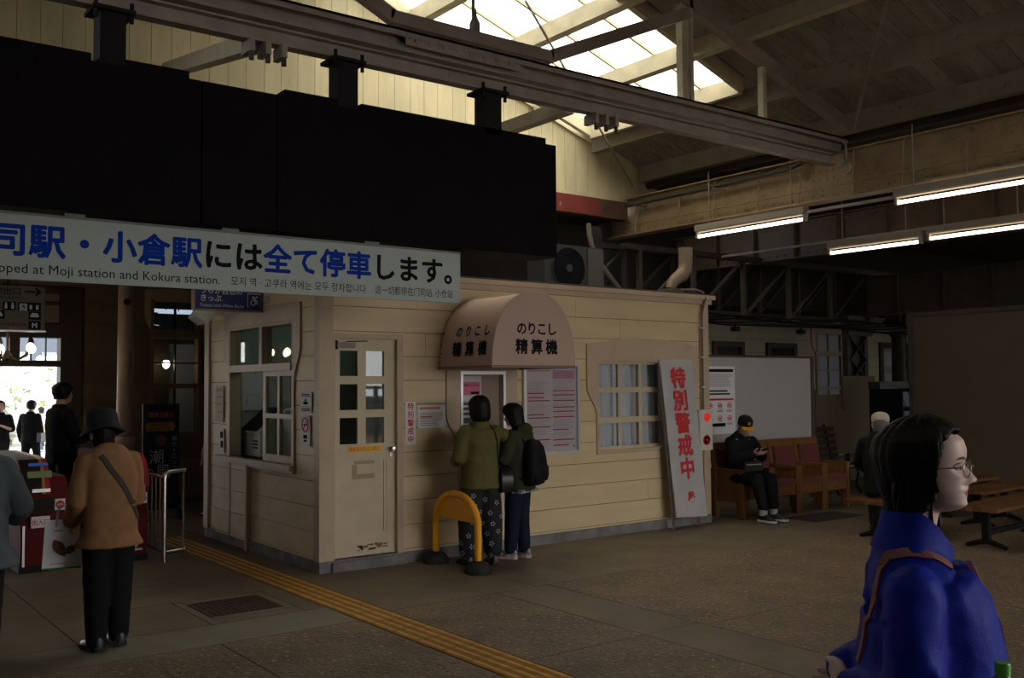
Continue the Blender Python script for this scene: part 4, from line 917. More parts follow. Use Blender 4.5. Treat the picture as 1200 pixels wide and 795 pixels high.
text_mb('潮', 0.19, (3.88, 12.493, 0.71), align='CENTER', mb=mb); text_mb('風', 0.19, (3.96, 12.493, 0.53), align='CENTER', mb=mb); text_mb('の', 0.12, (3.79, 12.493, 0.55), align='CENTER', mb=mb)
for i, c in enumerate('観光トロッコ'): text_mb(c, 0.07, (4.10, 12.493, 0.98-0.075*i), align='CENTER', mb=mb)
mb.build('lettering', PAPER_D, ss, kind='stuff')
# direction sign
ds = thing('direction_sign', 'grey hanging direction sign with an arrow and pictograms at the left edge', 'sign', (1.5, 11, 2.24))
MB().box(0.7, 2.255, 10.97, 11.03, 2.24, 2.69).build('panel', mat('dirsign_grey', (0.13, 0.11, 0.085), 0.6), ds)
MB().box(0.69, 2.265, 10.96, 11.04, 2.225, 2.24).build('bottom_rail', ALU, ds)
mb = MB()
text_mb('東出口', 0.085, (2.03, 10.965, 2.605), align='RIGHT', mb=mb)
mb.bar((2.06, 10.964, 2.635), (2.20, 10.964, 2.635), 0.003, 0.014).bar((2.16, 10.964, 2.675), (2.21, 10.964, 2.637), 0.003, 0.016).bar((2.16, 10.964, 2.597), (2.21, 10.964, 2.634), 0.003, 0.016)
text_mb('Moji Port (East Gate)', 0.03, (2.03, 10.965, 2.56), align='RIGHT', mb=mb)
text_mb('お手洗', 0.035, (1.80, 10.965, 2.48), align='RIGHT', mb=mb); text_mb('九州鉄道記念館', 0.035, (2.08, 10.965, 2.285), align='RIGHT', mb=mb); text_mb('タクシー', 0.03, (1.72, 10.965, 2.38), align='RIGHT', mb=mb); text_mb('バス', 0.03, (2.06, 10.965, 2.38), align='RIGHT', mb=mb)
mb.build('lettering', INK, ds, kind='stuff')
pk = MB()
for (a, b, z) in ((1.86, 1.98, 2.44), (2.0, 2.215, 2.44), (1.76, 1.88, 2.35), (2.10, 2.215, 2.35), (2.10, 2.215, 2.25)): pk.box(a, b, 10.963, 10.967, z, z+0.085)
pk.build('pictogram_plate', INK, ds, kind='stuff')
mb = MB()
text_mb('♿', 0.07, (2.05, 10.961, 2.452), align='CENTER', mb=mb); text_mb('M', 0.07, (2.157, 10.961, 2.268), align='CENTER', bold=0.003, mb=mb)
for x in (1.89, 1.95): mb.box(x-0.012, x+0.012, 10.961, 10.962, 2.455, 2.50).sphere((x, 10.961, 2.51), (0.009, 0.001, 0.009), 8, 4)
for x in (2.12, 2.18): mb.box(x-0.012, x+0.012, 10.961, 10.962, 2.455, 2.50)
for x, z in ((1.82, 2.35), (2.157, 2.35)): mb.box(x-0.04, x+0.04, 10.961, 10.962, z+0.025, z+0.05).box(x-0.03, x+0.03, 10.961, 10.962, z+0.05, z+0.068)
mb.build('pictogram', PAPER_D, ds, kind='stuff')
for x in (1.0, 2.0): MB().tube([(x, 11, 2.69), (x, 11, 4.0)], 0.012, 6).build('hanger_rod', DW, ds)
# ------------------------------------------------------------------ ticket gates
GRED = mat('gate_red', (0.115, 0.014, 0.016), 0.55, spec=0.06)
GDK = mat('gate_dark', (0.02, 0.014, 0.015), 0.5, spec=0.1)
def gate(x0, x1, yf, label, left):
    xe = x1; x1 = x1-(0.15 if left else 0.0)
    t = thing('ticket_gate', label, 'ticket gate', ((x0+x1)/2, yf+0.8, 0), 'ticket gates')
    prof = [(yf+0.04, 0.06), (yf+0.02, 0.30), (yf+0.05, 0.45), (yf, 0.62), (yf, 0.70), (yf+0.03, 0.78), (yf+0.10, 0.92), (yf+0.22, 0.99), (yf+0.40, 1.0), (yf+1.65, 1.0), (yf+1.7, 0.9), (yf+1.7, 0.06)]
    MB().prism(prof, 'x', x0+0.02, x1-0.02).build('body', GRED, t)
    MB().box(x0+0.01, x1-0.01, yf+0.03, yf+1.72, 0, 0.06).build('plinth', BLACKM, t)
    top = [(yf-0.006, 0.70), (yf+0.024, 0.785), (yf+0.095, 0.928), (yf+0.217, 0.999), (yf+0.40, 1.012), (yf+1.6, 1.012)]
    inn = [(yf+0.01, 0.69), (yf+0.04, 0.775), (yf+0.11, 0.915), (yf+0.22, 0.985), (yf+0.40, 0.998), (yf+1.6, 0.998)]
    MB().prism(top+inn[::-1], 'x', x0+0.03, x1-0.07).build('console', GDK, t)
    MB().prism(top+inn[::-1], 'x', x1-0.07, x1-0.045).build('edge_band', mat('band_yellow', (0.42, 0.22, 0.02), 0.4) if left else GDK, t)
    MB().prism(top+inn[::-1], 'x', x1-0.045, x1-0.005).build('edge_band', mat('band_red', (0.35, 0.02, 0.03), 0.35), t)
    if left: MB().prism([(yf+0.03, 0.06), (yf+0.01, 0.66), (yf+0.05, 0.78), (yf+0.15, 0.84), (yf+1.68, 0.84), (yf+1.68, 0.06)], 'x', x1-0.02, xe).build('side_body', GRED, t); x1 = xe
    # ticket slot, display, reader
    MB().obox(((x0+x1)/2-0.03, yf+0.055, 0.87), (0.2, 0.012, 0.06), Matrix.Rotation(R_(-24), 3, 'X')).build('reader', mat('reader_green', (0.10, 0.12, 0.06), 0.3, emit=((0.4, 0.5, 0.2), 0.06)), t)
    MB().obox(((x0+x1)/2-0.03, yf+0.12, 0.955), (0.16, 0.012, 0.03), Matrix.Rotation(R_(-50), 3, 'X')).build('status_light', mat('status_blue', (0.05, 0.08, 0.2), 0.3, emit=((0.1, 0.2, 0.8), 0.1)), t)
    MB().box((x0+x1)/2-0.1, (x0+x1)/2+0.05, yf-0.007, yf+0.004, 0.715, 0.745).build('ticket_slot', ALU, t)
    MB().box(x0+0.06, x1-0.12, yf-0.004, yf+0.02, 0.52, 0.66).build('lower_panel', GDK, t)
    s = MB().box(x1-0.115, x1-0.03, yf-0.008, yf+0.01, 0.545, 0.645).build('sticker', PAPER, t)
    c = (x1-0.0725, yf-0.009, 0.595)
    MB().lathe([(0.037, 0), (0.037, 0.002)], c, 20, (0, -1, 0)).build('no_entry_disc', RED, s)
    MB().box(c[0]-0.022, c[0]+0.022, c[1]-0.004, c[1]-0.002, c[2]-0.006, c[2]+0.006).build('no_entry_bar', PAPER, s)
    if left:
        s = MB().box(x0+0.10, x0+0.255, yf-0.006, yf+0.05, 0.40, 0.50).build('sticker', PAPER, t)
        text_mb('出入口', 0.058, (x0+0.178, yf-0.008, 0.427), align='CENTER', width=0.135, bold=0.001).build('sticker_text', RED, s)
    MB().box(x0+0.035, x0+0.055, yf+0.015, yf+0.05, 0.06, 0.42).build('corner_strip', ALU, t)
    s = MB().box(x1-0.17, x1-0.06, yf+0.012, yf+0.03, 0.10, 0.118).build('maker_label', PAPER_D, t)
    MB().lathe([(0.022, 0), (0.022, 0.003), (0.012, 0.003), (0.012, 0)], (x1-0.13, yf+0.015, 0.15), 12, (0, -1, 0)).build('maker_emblem', PAPER_D, t)
    return t
gate(1.79, 2.20, 9.62, 'red ticket gate at the left edge with red stickers beside the grey-jacketed person', True)
gate(2.66, 2.94, 9.66, 'red ticket gate partly hidden by the person in the brown jacket', False)
# guard rail beside the gates
rl_ = thing('guard_rail', 'stainless steel guard rail with vertical bars right of the ticket gates', 'railing', (3.1, 9.9, 0))
MB().tube([(3.0, 9.42, 0.0), (3.0, 9.42, 0.78), (3.01, 9.425, 0.825), (3.04, 9.44, 0.845), (3.22, 9.50, 0.85)], 0.022, 12).build('end_post', STEEL, rl_, True)
MB().tube([(3.0, 9.42, 0.09), (3.22, 9.50, 0.09)], 0.02, 10).build('bottom_rail', STEEL, rl_, True)
MB().tube([(3.2, 9.49, 0.02), (3.2, 9.49, 0.85)], 0.013, 8).build('bar', STEEL, rl_, True)
MB().tube([(3.0, 9.42, 0.80), (3.0, 10.6, 0.80)], 0.018, 8).build('top_rail', STEEL, rl_, True)
MB().tube([(3.0, 9.42, 0.10), (3.0, 10.6, 0.10)], 0.016, 8).build('bottom_rail', STEEL, rl_, True)
for k in range(9): MB().tube([(3.0, 9.55+0.13*k, 0.1 if k < 8 else 0.0), (3.0, 9.55+0.13*k, 0.80)], 0.010 if k < 8 else 0.02, 8).build('bar', STEEL, rl_, True)
# ------------------------------------------------------------------ outside the exit
PAVE = mat('plaza_paving', (0.55, 0.54, 0.53), 0.8, var=0.15, scale=0.5)
gd = struct(MB().prism([(14.1, -0.02), (18, -0.05), (26, -0.45), (36, -0.62), (90, -0.62), (90, -1), (14.1, -1)], 'x', -40, 30), 'ground_plaza', PAVE)
struct(box(-12, 14, 14.14, 27, 3.6, 3.7), 'roof_added_shade', DW)  # roof added out of view to shade the figures and the exit
for x_ in (-1.0, 9.5): struct(box(x_-0.1, x_+0.1, 26.7, 26.9, -0.5, 3.6), 'trim_shade_post_'+('left' if x_ < 0 else 'right'), DW)  # posts under the added shading roof
BLD = mat('far_building_wall', (0.13, 0.15, 0.20), 0.8); ROOFB = mat('far_building_roof', (0.05, 0.055, 0.075), 0.8)
bd2 = thing('building', 'grey-blue building beyond the blossoming tree outside the exit', 'building', (14.5, 60, -0.6))
MB().box(9.5, 26, 58, 66, -0.6, 5.5).build('wall', BLD, bd2)
MB().prism([(57.5, 5.4), (66.5, 5.4), (62, 8.2)], 'x', 9.2, 26.3).build('roof', ROOFB, bd2)
for k in range(4):
    f = MB().box(10.2+1.6*k, 11.2+1.6*k, 57.95, 58.0, 1.8, 3.6).build('window', mat('far_window', (0.3, 0.33, 0.38), 0.3), bd2)
# blossoming trees
def blossom_mat():
    if 'blossom_white' in MATS: return MATS['blossom_white']
    m = bpy.data.materials.new('blossom_white'); m.use_nodes = True
    N = m.node_tree.nodes; L = m.node_tree.links; N.remove(N['Principled BSDF'])
    a = N.new('ShaderNodeBsdfDiffuse'); a.inputs[0].default_value = (0.92, 0.92, 0.89, 1)
    b = N.new('ShaderNodeBsdfTranslucent'); b.inputs[0].default_value = (0.92, 0.92, 0.89, 1)
    x = N.new('ShaderNodeMixShader'); L.new(a.outputs[0], x.inputs[1]); L.new(b.outputs[0], x.inputs[2]); L.new(x.outputs[0], N['Material Output'].inputs[0])
    MATS['blossom_white'] = m; return m
def blossom_tree(x, y, h, r, label, n):
    t = thing('blossom_tree', label, 'tree', (x, y, -0.6), 'blossoming trees in the plaza')
    mb = MB(); random.seed(int(x*10+y))
    mb.tube([(x, y, -0.6), (x+0.1, y, 0.6), (x-0.05, y, 1.4)], [0.2, 0.15, 0.13], 8)
    tips = []
    for k in range(9):
        a = k*2*math.pi/9; e = V((x+r*0.75*math.cos(a), y+r*0.75*math.sin(a), 1.2+random.uniform(0.3, 1.3)))
        mb.tube([(x, y, 1.3), (x+(e.x-x)*0.4, y+(e.y-y)*0.4, 1.4+(e.z-1.4)*0.6), e], [0.08, 0.05, 0.02], 6); tips.append(e)
    mb.build('trunk', DW, t)
    fm = MB()
    for i in range(n):
        u = random.random()**0.4; a = random.uniform(0, 2*math.pi); ph = math.acos(random.uniform(-0.9, 1))
        p = V((x+r*u*math.sin(ph)*math.cos(a), y+r*u*math.sin(ph)*math.sin(a), 1.2+1.75*u*math.cos(ph)*(0.85+0.3*math.sin(a*3))))
        s_ = random.uniform(0.07, 0.15); q = Quaternion((random.gauss(0, 1), random.gauss(0, 1), random.gauss(0, 1), random.gauss(0, 1))).normalized()
        c = [p+q @ V((s_*dx, s_*dy, 0)) for dx, dy in ((-1, -1), (1, -1), (1, 1), (-1, 1))]
        fm.add(c, [(0, 1, 2, 3)])
    n0 = len(fm.f)
    me = bpy.data.meshes.new('blossom'); o0 = ORG[t.name]
    me.from_pydata([V(v)-o0 for v in fm.v], [], fm.f)
    me.materials.append(blossom_mat()); me.materials.append(mat('young_leaf', (0.30, 0.36, 0.16), 0.8))
    me.polygons.foreach_set('material_index', [1 if random.random() < 0.07 else 0 for _ in range(n0)])
    o = bpy.data.objects.new('blossom', me); COL.objects.link(o); o.parent = t; o['kind'] = 'stuff'
blossom_tree(10.6, 47, 4.2, 2.6, 'blossoming tree nearest the right of the exit doorway', 15000)
blossom_tree(6.6, 43, 4.0, 2.6, 'blossoming tree left of the other one through the exit doorway', 15000)
blossom_tree(0.8, 45, 4.6, 2.8, 'blossoming tree hidden mostly by the left edge of the doorway', 5000)
single(MB().box(2, 26, 52, 52.6, -0.6, 0.35), 'hedge', mat('hedge_green', (0.14, 0.20, 0.08), 0.9, var=0.4, bump=0.5, bscale=8), 'low green hedge behind the blossoming trees', 'hedge')
# ------------------------------------------------------------------ far wall and right bay
YW = 12.6
FARW = mat('far_wall_boards', (0.46, 0.42, 0.30), 0.65, var=0.12, scale=3, rand=0.06)
FT = mat('far_trim', (0.34, 0.28, 0.20), 0.6)
HW = [(17.55, 18.45, 0.9, 2.68), (19.9, 21.3, 0.0, 2.5)]
mb = MB(); rs = [(9.8, 29, 0, 4.46)]
for h in HW: rs = cut(rs, h)
for (a, b, c, d) in rs: mb.box(a, b, YW+0.02, YW+0.1, c, d)
ww = struct(mb, 'wall_far', BACK)
siding(ww, FARW, 9.8, 29, 0.1, 4.4, 0.27, HW, 'y', YW, 0.02, joints=((6, 14), (8, 16.5)))
struct(box(29, 29.1, -3, 14, 0, 4.46), 'wall_end_right', FARW)
w4 = hub('window_4', (18, YW, 0.9), 'tall sash window in the far wall left of the lattice column')
casing(w4, 'y', YW-0.022, 17.55, 18.45, 0.9, 2.68, 2.9, 2.95, 0.16, 2.2)
MB().box(17.52, 17.6, YW-0.03, YW+0.08, 0.86, 2.7).box(18.4, 18.48, YW-0.03, YW+0.08, 0.86, 2.7).box(17.6, 18.4, YW-0.03, YW+0.08, 2.22, 2.32).box(17.6, 18.4, YW-0.02, YW+0.08, 1.5, 1.56).build('window_frame', FT, w4)
MB().box(17.98, 18.02, YW, YW+0.04, 0.9, 2.68).box(17.6, 18.4, YW, YW+0.04, 1.9, 1.93).build('glazing_bar', FT, w4)
for a, b in ((0.9, 1.5), (1.56, 2.22), (2.32, 2.68)): box(17.6, 18.4, YW+0.03, YW+0.034, a, b).build('pane', mat('frosted_pane', (0.42, 0.45, 0.52), 0.25), w4)
d3 = hub('door_3', (20.6, YW, 0), 'half-glazed grey double door in the far wall')
MB().box(19.85, 19.98, YW-0.05, YW+0.08, 0, 2.55).box(21.25, 21.38, YW-0.05, YW+0.08, 0, 2.55).box(19.98, 21.25, YW-0.05, YW+0.08, 2.42, 2.55).build('door_frame', DW, d3)
GD = mat('grey_door_paint', (0.27, 0.26, 0.27), 0.5)
rs = [(19.98, 20.95, 0, 2.42)]; panes = []
for c0, c1 in ((20.06, 20.4), (20.52, 20.87)):
    for z0, z1 in ((2.0, 2.35), (1.62, 1.85), (1.2, 1.5)): rs = cut(rs, (c0, c1, z0, z1)); panes.append((c0, c1, z0, z1))
mb = MB()
for (p, q, c, d) in rs: mb.box(p, q, YW, YW+0.05, c, d)
mb.build('leaf', GD, d3)
for (p, q, c, d) in panes: box(p, q, YW+0.02, YW+0.024, c, d).build('pane', mat('frosted_pane', (0.5,)*3), d3)
MB().box(20.98, 21.22, YW-0.2, YW-0.15, 0, 2.4).build('leaf', DW, d3)
for (x0, x1, lab) in ((14.3, 15.2, 'dark transom window low on the far wall directly right of the booth'), (15.9, 16.85, 'dark transom window on the far wall above the right end of the white board')):
    t = thing('transom_window', lab, 'window', ((x0+x1)/2, YW, 2.05))
    MB().box(x0, x1, YW-0.06, YW-0.002, 2.36, 2.46).box(x0, x0+0.1, YW-0.06, YW-0.002, 1.6, 2.36).box(x1-0.1, x1, YW-0.06, YW-0.002, 1.6, 2.36).build('frame', DW, t)
    MB().box(x0+0.1, x1-0.1, YW-0.02, YW-0.004, 1.6, 2.36).build('pane', mat('dark_pane', (0.015, 0.015, 0.017), 0.2), t)
# lattice column
lc = thing('lattice_column', 'dark riveted lattice column standing right of the white board', 'column', (14.9, 9.9, 0))
for sx in (-1, 1): MB().box(14.9+sx*0.25-0.05, 14.9+sx*0.25+0.05, 9.85, 9.95, 0, 2.8).build('flange', DARKI, lc)
for k in range(7):
    z = 0.2+0.37*k; MB().bar((14.66, 9.85, z), (15.14, 9.85, z+0.37), 0.02, 0.06, (0, 1, 0)).bar((15.14, 9.86, z), (14.66, 9.86, z+0.37), 0.02, 0.06, (0, 1, 0)).build('lacing', DARKI, lc)
MB().box(14.66, 15.14, 9.90, 9.93, 0, 2.8).build('back_plate', DARKI, lc)
MB().prism([(14.55, 2.78), (15.7, 2.78), (15.25, 2.45), (14.6, 2.45)], 'y', 9.8, 9.95).build('head_plate', DARKI, lc)
# dark lattice truss carrying the back bay
zb = ony(900, 381, 9.75).z
for Yt, z0, lab in ((9.75, zb, 'dark lattice roof truss right of the booth'), (11.2, zb+0.25, 'second dark lattice truss behind the first')):
    lt = thing('lattice_truss', lab, 'truss', (14, Yt, z0), 'dark lattice trusses')
    MB().box(9.3, 24, Yt-0.05, Yt+0.05, z0, z0+0.08).build('bottom_chord', DARKI, lt)
    MB().box(9.3, 24, Yt-0.05, Yt+0.05, z0+0.95, z0+1.03).build('top_chord', DARKI, lt)
    for k in range(13):
        x = 9.6+1.1*k
        MB().box(x-0.03, x+0.03, Yt-0.03, Yt+0.03, z0+0.08, z0+0.95).build('post', mat('iron_dull', (0.06, 0.045, 0.033), 0.7), lt)
        MB().bar((x, Yt+0.03, z0+0.08), (x+1.1, Yt+0.03, z0+0.95), 0.03, 0.06, (0, 1, 0)).build('diagonal', mat('iron_dull', (0.1,)*3), lt)
mb = MB()
random.seed(3)
for k in range(7):
    pts = []
    for i in range(18): pts.append((9.1+0.55*i, 9.687-0.02*k, zb+0.02+0.02*k+0.05*math.sin(i*0.9+k)*random.random()-0.04))
    mb.tube(pts, 0.012, 5)
tagged(mb.build('cable_bundle', BLACKM, None, True), 'bundle of black cables strung along the bottom of the dark truss', 'cable', kind='stuff')
for x in (11.6, 13.2, 17.4):
    f = thing('hanging_lamp', {11.6: 'small dark unlit spotlight under the cables above the white board left part', 13.2: 'small dark unlit spotlight under the cables above the white board right part', 17.4: 'small dark unlit spotlight near the iron column'}[x], 'lamp', (x, 9.75, zb-0.14), 'unlit spotlights')
    MB().box(x-0.05, x+0.05, 9.70, 9.80, zb-0.12, zb-0.05).build('head', BLACKM, f); MB().tube([(x, 9.75, zb-0.06), (x, 9.75, zb+0.001)], 0.01, 6).build('stem', BLACKM, f)
# ------------------------------------------------------------------ white partition board behind the chairs, with its poster
pb = thing('partition_board', 'large off-white partition board in a dark frame behind the wooden armchairs', 'partition', (11, 8.75, 0))
MB().box(9.0, 12.0, 8.72, 8.76, 0.35, 2.0).build('panel', mat('partition_white', (0.42, 0.40, 0.40), 0.6, var=0.05), pb)
MB().box(8.98, 12.06, 8.70, 8.78, 2.0, 2.03).box(12.0, 12.06, 8.70, 8.78, 0.0, 2.0).box(9.0, 9.04, 8.71, 8.78, 0, 2.0).box(9.0, 12.0, 8.70, 8.78, 0.3, 0.35).build('frame', mat('frame_brown', (0.07, 0.05, 0.04), 0.5), pb)
po = thing('poster', 'poster with a black heading and red pictograms on the white partition board', 'poster', (10.05, 8.71, 0.98))
x0, x1, z0, z1 = 9.72, 10.335, 0.98, 1.875
box(x0, x1, 8.712, 8.719, z0, z1).build('paper', PAPER, po)
mb, mr = MB(), MB()
mb.box(x0+0.03, x1-0.03, 8.709, 8.712, z1-0.075, z1-0.035)
for i in range(8): mb.box(x0+0.05, x1-0.05-random.uniform(0, 0.1), 8.709, 8.712, z1-0.11-0.022*i, z1-0.105-0.022*i)
mb.box(x0+0.08, x1-0.15, 8.709, 8.712, z1-0.335, z1-0.315).box(x0+0.06, x1-0.1, 8.709, 8.712, z1-0.375, z1-0.355).box(x0+0.06, x1-0.2, 8.709, 8.712, z0+0.10, z0+0.145)
mr.box(x0+0.03, x1-0.03, 8.709, 8.712, z1-0.45, z1-0.425)
for r in range(2):
    for c in range(3):
        cx, cz = x0+0.12+0.19*c, z1-0.52-0.17*r
        mr.tube([(cx+0.04*math.cos(a), 8.710, cz+0.035*math.sin(a)) for a in [k*math.pi/6 for k in range(12)]], 0.005, 4, True).box(cx-0.02, cx+0.02, 8.709, 8.712, cz-0.012, cz+0.012)
        mb.box(cx-0.06, cx+0.06, 8.709, 8.712, cz-0.066, cz-0.06).box(cx-0.05, cx+0.05, 8.709, 8.712, cz-0.08, cz-0.074)
mb.build('black_print', INK, po); mr.build('red_print', RED, po)
# ------------------------------------------------------------------ wooden armchairs, one row
WOOD = mat('chair_wood', (0.18, 0.08, 0.025), 0.42, var=0.3, scale=4, stretch=(1, 6, 1), bump=0.04)
LEATHER = mat('chair_leather', (0.14, 0.042, 0.04), 0.33, var=0.12, scale=6, bump=0.05, bscale=30)
def armchair(x, label):
    t = thing('armchair', label, 'chair', (x, 8.1, 0), 'wooden armchairs in a row')
    hw = 0.24
    for sx in (-1, 1):
        xs = x+sx*hw
        MB().box(xs-0.028, xs+0.028, 7.80, 7.88, 0, 0.56).build('leg', WOOD, t)
        MB().box(xs-0.028, xs+0.028, 8.24, 8.32, 0, 0.60).build('leg', WOOD, t)
        MB().box(xs-0.029, xs+0.029, 7.79, 8.32, 0.56, 0.60).build('armrest', WOOD, t)
        MB().box(xs-0.012, xs+0.012, 7.88, 8.24, 0.20, 0.56).build('side_panel', WOOD, t)
    MB().box(x-hw+0.03, x+hw-0.03, 7.81, 7.87, 0.24, 0.36).build('seat_rail', WOOD, t)
    MB().prism([(7.80, 0.36), (7.80, 0.42), (7.83, 0.45), (8.22, 0.41), (8.22, 0.34)], 'x', x-hw+0.03, x+hw-0.03).build('seat', LEATHER, t)
    r = Matrix.Rotation(R_(-10), 3, 'X')
    b = MB().obox((x, 8.28, 0.64), (2*hw+0.05, 0.05, 0.54), r).build('backrest', WOOD, t)
    MB().obox((x, 8.235, 0.625), (2*hw-0.08, 0.05, 0.40), r).build('back_cushion', LEATHER, b)
    mb = MB()
    for k in range(12):
        mb.sphere((x-0.185+0.0336*k, 8.236, 0.822), 0.008, 5, 4)
    mb.build('stud', mat('brass_stud', (0.4, 0.28, 0.1), 0.4, metal=1), b)
for k, lab in enumerate(('wooden armchair with red leather that the man in the cap sits in', 'empty wooden armchair with red leather next to the man in the cap', 'empty wooden armchair with red leather third from the booth', 'empty wooden armchair with red leather at the far end of the row')): armchair(9.65+0.54*k, lab)
single(MB().box(9.9, 10.9, 7.15, 7.65, 0, 0.004), 'floor_mat', mat('mat_dark', (0.035, 0.03, 0.028), 0.9), 'dark flat mat on the floor before the armchairs', 'mat')
# ------------------------------------------------------------------ tan partition boards, black bench behind
TAN = mat('tan_board', (0.17, 0.12, 0.075), 0.7, var=0.08)
t = thing('partition_board', 'low tan board with a raised taller section behind the black bench', 'partition', (13.5, 9.5, 0))
MB().box(13.1, 14.75, 9.48, 9.53, 0.5, 1.46).build('low_panel', TAN, t); MB().box(13.87, 14.75, 9.44, 9.475, 1.2, 1.755).build('tall_panel', TAN, t)
MB().box(13.04, 13.12, 9.44, 9.54, 0, 1.45).sphere((13.08, 9.49, 1.50), 0.07, 12, 8).build('post', DW, t)
bb = thing('park_bench', 'black slatted bench with curled iron legs behind the armchairs', 'bench', (13, 8.9, 0))
BX1 = 13.25
SL_ = mat('bench_dark_slat', (0.03, 0.022, 0.016), 0.4)
for k in range(5): MB().box(12.2, BX1, 8.62+0.1*k, 8.70+0.1*k, 0.40, 0.43).build('slat', SL_, bb)
for k in range(5): MB().box(12.2, BX1, 9.14+0.02*k, 9.16+0.02*k, 0.50+0.1*k, 0.57+0.1*k).build('slat', SL_, bb)
for x in (12.5, 13.05):
    MB().tube([(x, 8.62, 0), (x, 8.70, 0.15), (x, 8.66, 0.3), (x, 8.72, 0.40), (x, 9.1, 0.42), (x, 9.16, 0.6), (x, 9.26, 1.0)], 0.022, 6).tube([(x, 9.3, 0), (x, 9.2, 0.2), (x, 9.08, 0.40)], 0.022, 6).build('leg', BLACKM, bb, True)
# brochure rack
bk_ = thing('brochure_rack', 'sloping brochure rack with pale leaflets under a dark top board', 'rack', (14.6, 8.6, 0))
p0 = ony(1030, 462, 8.6); p1 = ony(1072, 461, 8.6)
xa, xb = p0.x, p0.x+0.95
MB().box(xa-0.05, xb+0.05, 8.55, 8.75, 1.55, 1.66).build('top_board', mat('rack_dark', (0.03, 0.03, 0.035), 0.5), bk_)
MB().box(xa-0.03, xa, 8.2, 8.75, 0, 1.55).build('side_panel', BLACKM, bk_); MB().box(xb, xb+0.03, 8.2, 8.75, 0, 1.55).build('side_panel', BLACKM, bk_)
MB().box(xa, xb, 8.70, 8.74, 0, 1.55).build('back_panel', BLACKM, bk_)
for r in range(3):
    MB().box(xa, xb, 8.28+0.05*r, 8.62, 0.64+0.3*r, 0.655+0.3*r).build('shelf', BLACKM, bk_)
    for k in range(4):
        lf = tagged(MB().obox((xa+0.12+0.237*k, 8.40+0.05*r, 0.785+0.3*r), (0.2, 0.015, 0.25), Matrix.Rotation(R_(-25), 3, 'X')).build('leaflet', mat('leaflet_blue_grey', (0.42, 0.46, 0.58), 0.5, rand=0.15), None), '%s leaflet in the %s row of the brochure rack' % (('leftmost', 'second', 'third', 'rightmost')[k], ('bottom', 'middle', 'top')[r]), 'leaflet', 'leaflets in the brochure rack')
# ------------------------------------------------------------------ brown partition at the right edge
struct(MB().box(13.0, 13.1, -3, 7.70, 0.0, 2.58), 'wall_partition_right', mat('partition_brown', (0.085, 0.06, 0.038), 0.75, var=0.1, scale=2))
struct(MB().box(12.97, 13.13, -3, 7.72, 2.58, 2.64), 'trim_partition_cap', DARKI)
struct(MB().box(12.96, 13.13, 7.70, 7.76, 0, 2.64), 'trim_partition_post', DARKI)
# ------------------------------------------------------------------ slatted benches
BSL = mat('bench_wood', (0.17, 0.075, 0.026), 0.45, var=0.3, scale=5, rand=0.12)
def bench(cx, cy, L, W, ang, label, z=0.42):
    t = thing('bench', label, 'bench', (cx, cy, 0), 'slatted waiting benches')
    t.rotation_euler.z = ang
    def b(name, m, f):
        mb = f(MB()); o = mb.build(name, m, None); o.parent = t; return o
    n = 6
    for k in range(n): b('slat', BSL, lambda q: q.box(-L/2, L/2, -W/2+W*k/n+0.004, -W/2+W*(k+1)/n-0.004, z-0.035, z))
    for sx in (-1, 1):
        x = sx*(L/2-0.28)
        b('leg', BLACKM, lambda q: q.box(x-0.03, x+0.03, -0.035, 0.035, 0.05, z-0.07).box(x-0.035, x+0.035, -W/2+0.02, W/2-0.02, z-0.07, z-0.035))
        b('foot', BLACKM, lambda q: q.tube([(x, -W/2+0.03, 0.012), (x, -W/2+0.1, 0.035), (x, 0, 0.07), (x, W/2-0.1, 0.035), (x, W/2-0.03, 0.012)], [0.02, 0.025, 0.035, 0.025, 0.02], 8))
    b('stretcher', BLACKM, lambda q: q.box(-L/2+0.28, L/2-0.28, -0.02, 0.02, 0.12, 0.17))
    return t
bench(10.35, 5.05, 1.9, 0.46, R_(4), 'slatted wooden bench at the right edge in front of the others')
bench(12.0, 6.6, 1.5, 0.46, R_(2), 'slatted wooden bench farther back against the brown partition')
bench(9.85, 6.05, 1.5, 0.46, R_(4), 'slatted wooden bench mostly hidden behind the woman in blue')
bench(11.45, 5.85, 1.3, 0.44, R_(4), 'slatted wooden bench in the middle between the other benches')
# outer shell so the hall is enclosed except for its open platform side
struct(box(-6.1, -6, -3, 14.1, 0, 4.2), 'wall_left', DIM)
struct(box(-6, -0.8, -3, 10.1, 4.2, 4.25), 'ceiling_left', mat('bay_ceiling', (0.1,)*3))

# platform side behind the camera: unseen wall, openings and pier shaped for the light
mb = MB()
for r in cut(cut(cut([(-6, 30, 0, 6.6)], (4.0, 9.7, 0, 3.7)), (10.3, 12.6, 0, 2.5)), (18, 28, 0, 2.2)): mb.box(r[0], r[1], -3.1, -3.0, r[2], r[3])
struct(mb, 'wall_platform_side', DIM)

# unseen rails and wall added to pattern the door pane reflections
fn = thing('reflection_fence', 'grey railing added behind the viewer to pattern the door pane reflections', 'railing', (12, -9, 0))
for z in (0.35, 0.75, 1.15, 1.55): MB().box(2, 22, -9.03, -8.97, z, z+0.09).build('rail', mat('fence_grey', (0.16, 0.17, 0.18), 0.6), fn)
for k in range(11): MB().box(2+2*k-0.05, 2+2*k+0.05, -9.05, -8.95, 0, 1.65).build('post', mat('fence_grey', (0.16,)*3), fn)
struct(box(-5, 30, -13.5, -13, -0.02, 1.3), 'wall_added_reflection', mat('reflection_wall', (0.22, 0.23, 0.24), 0.8))  # low wall added out of view for the reflections
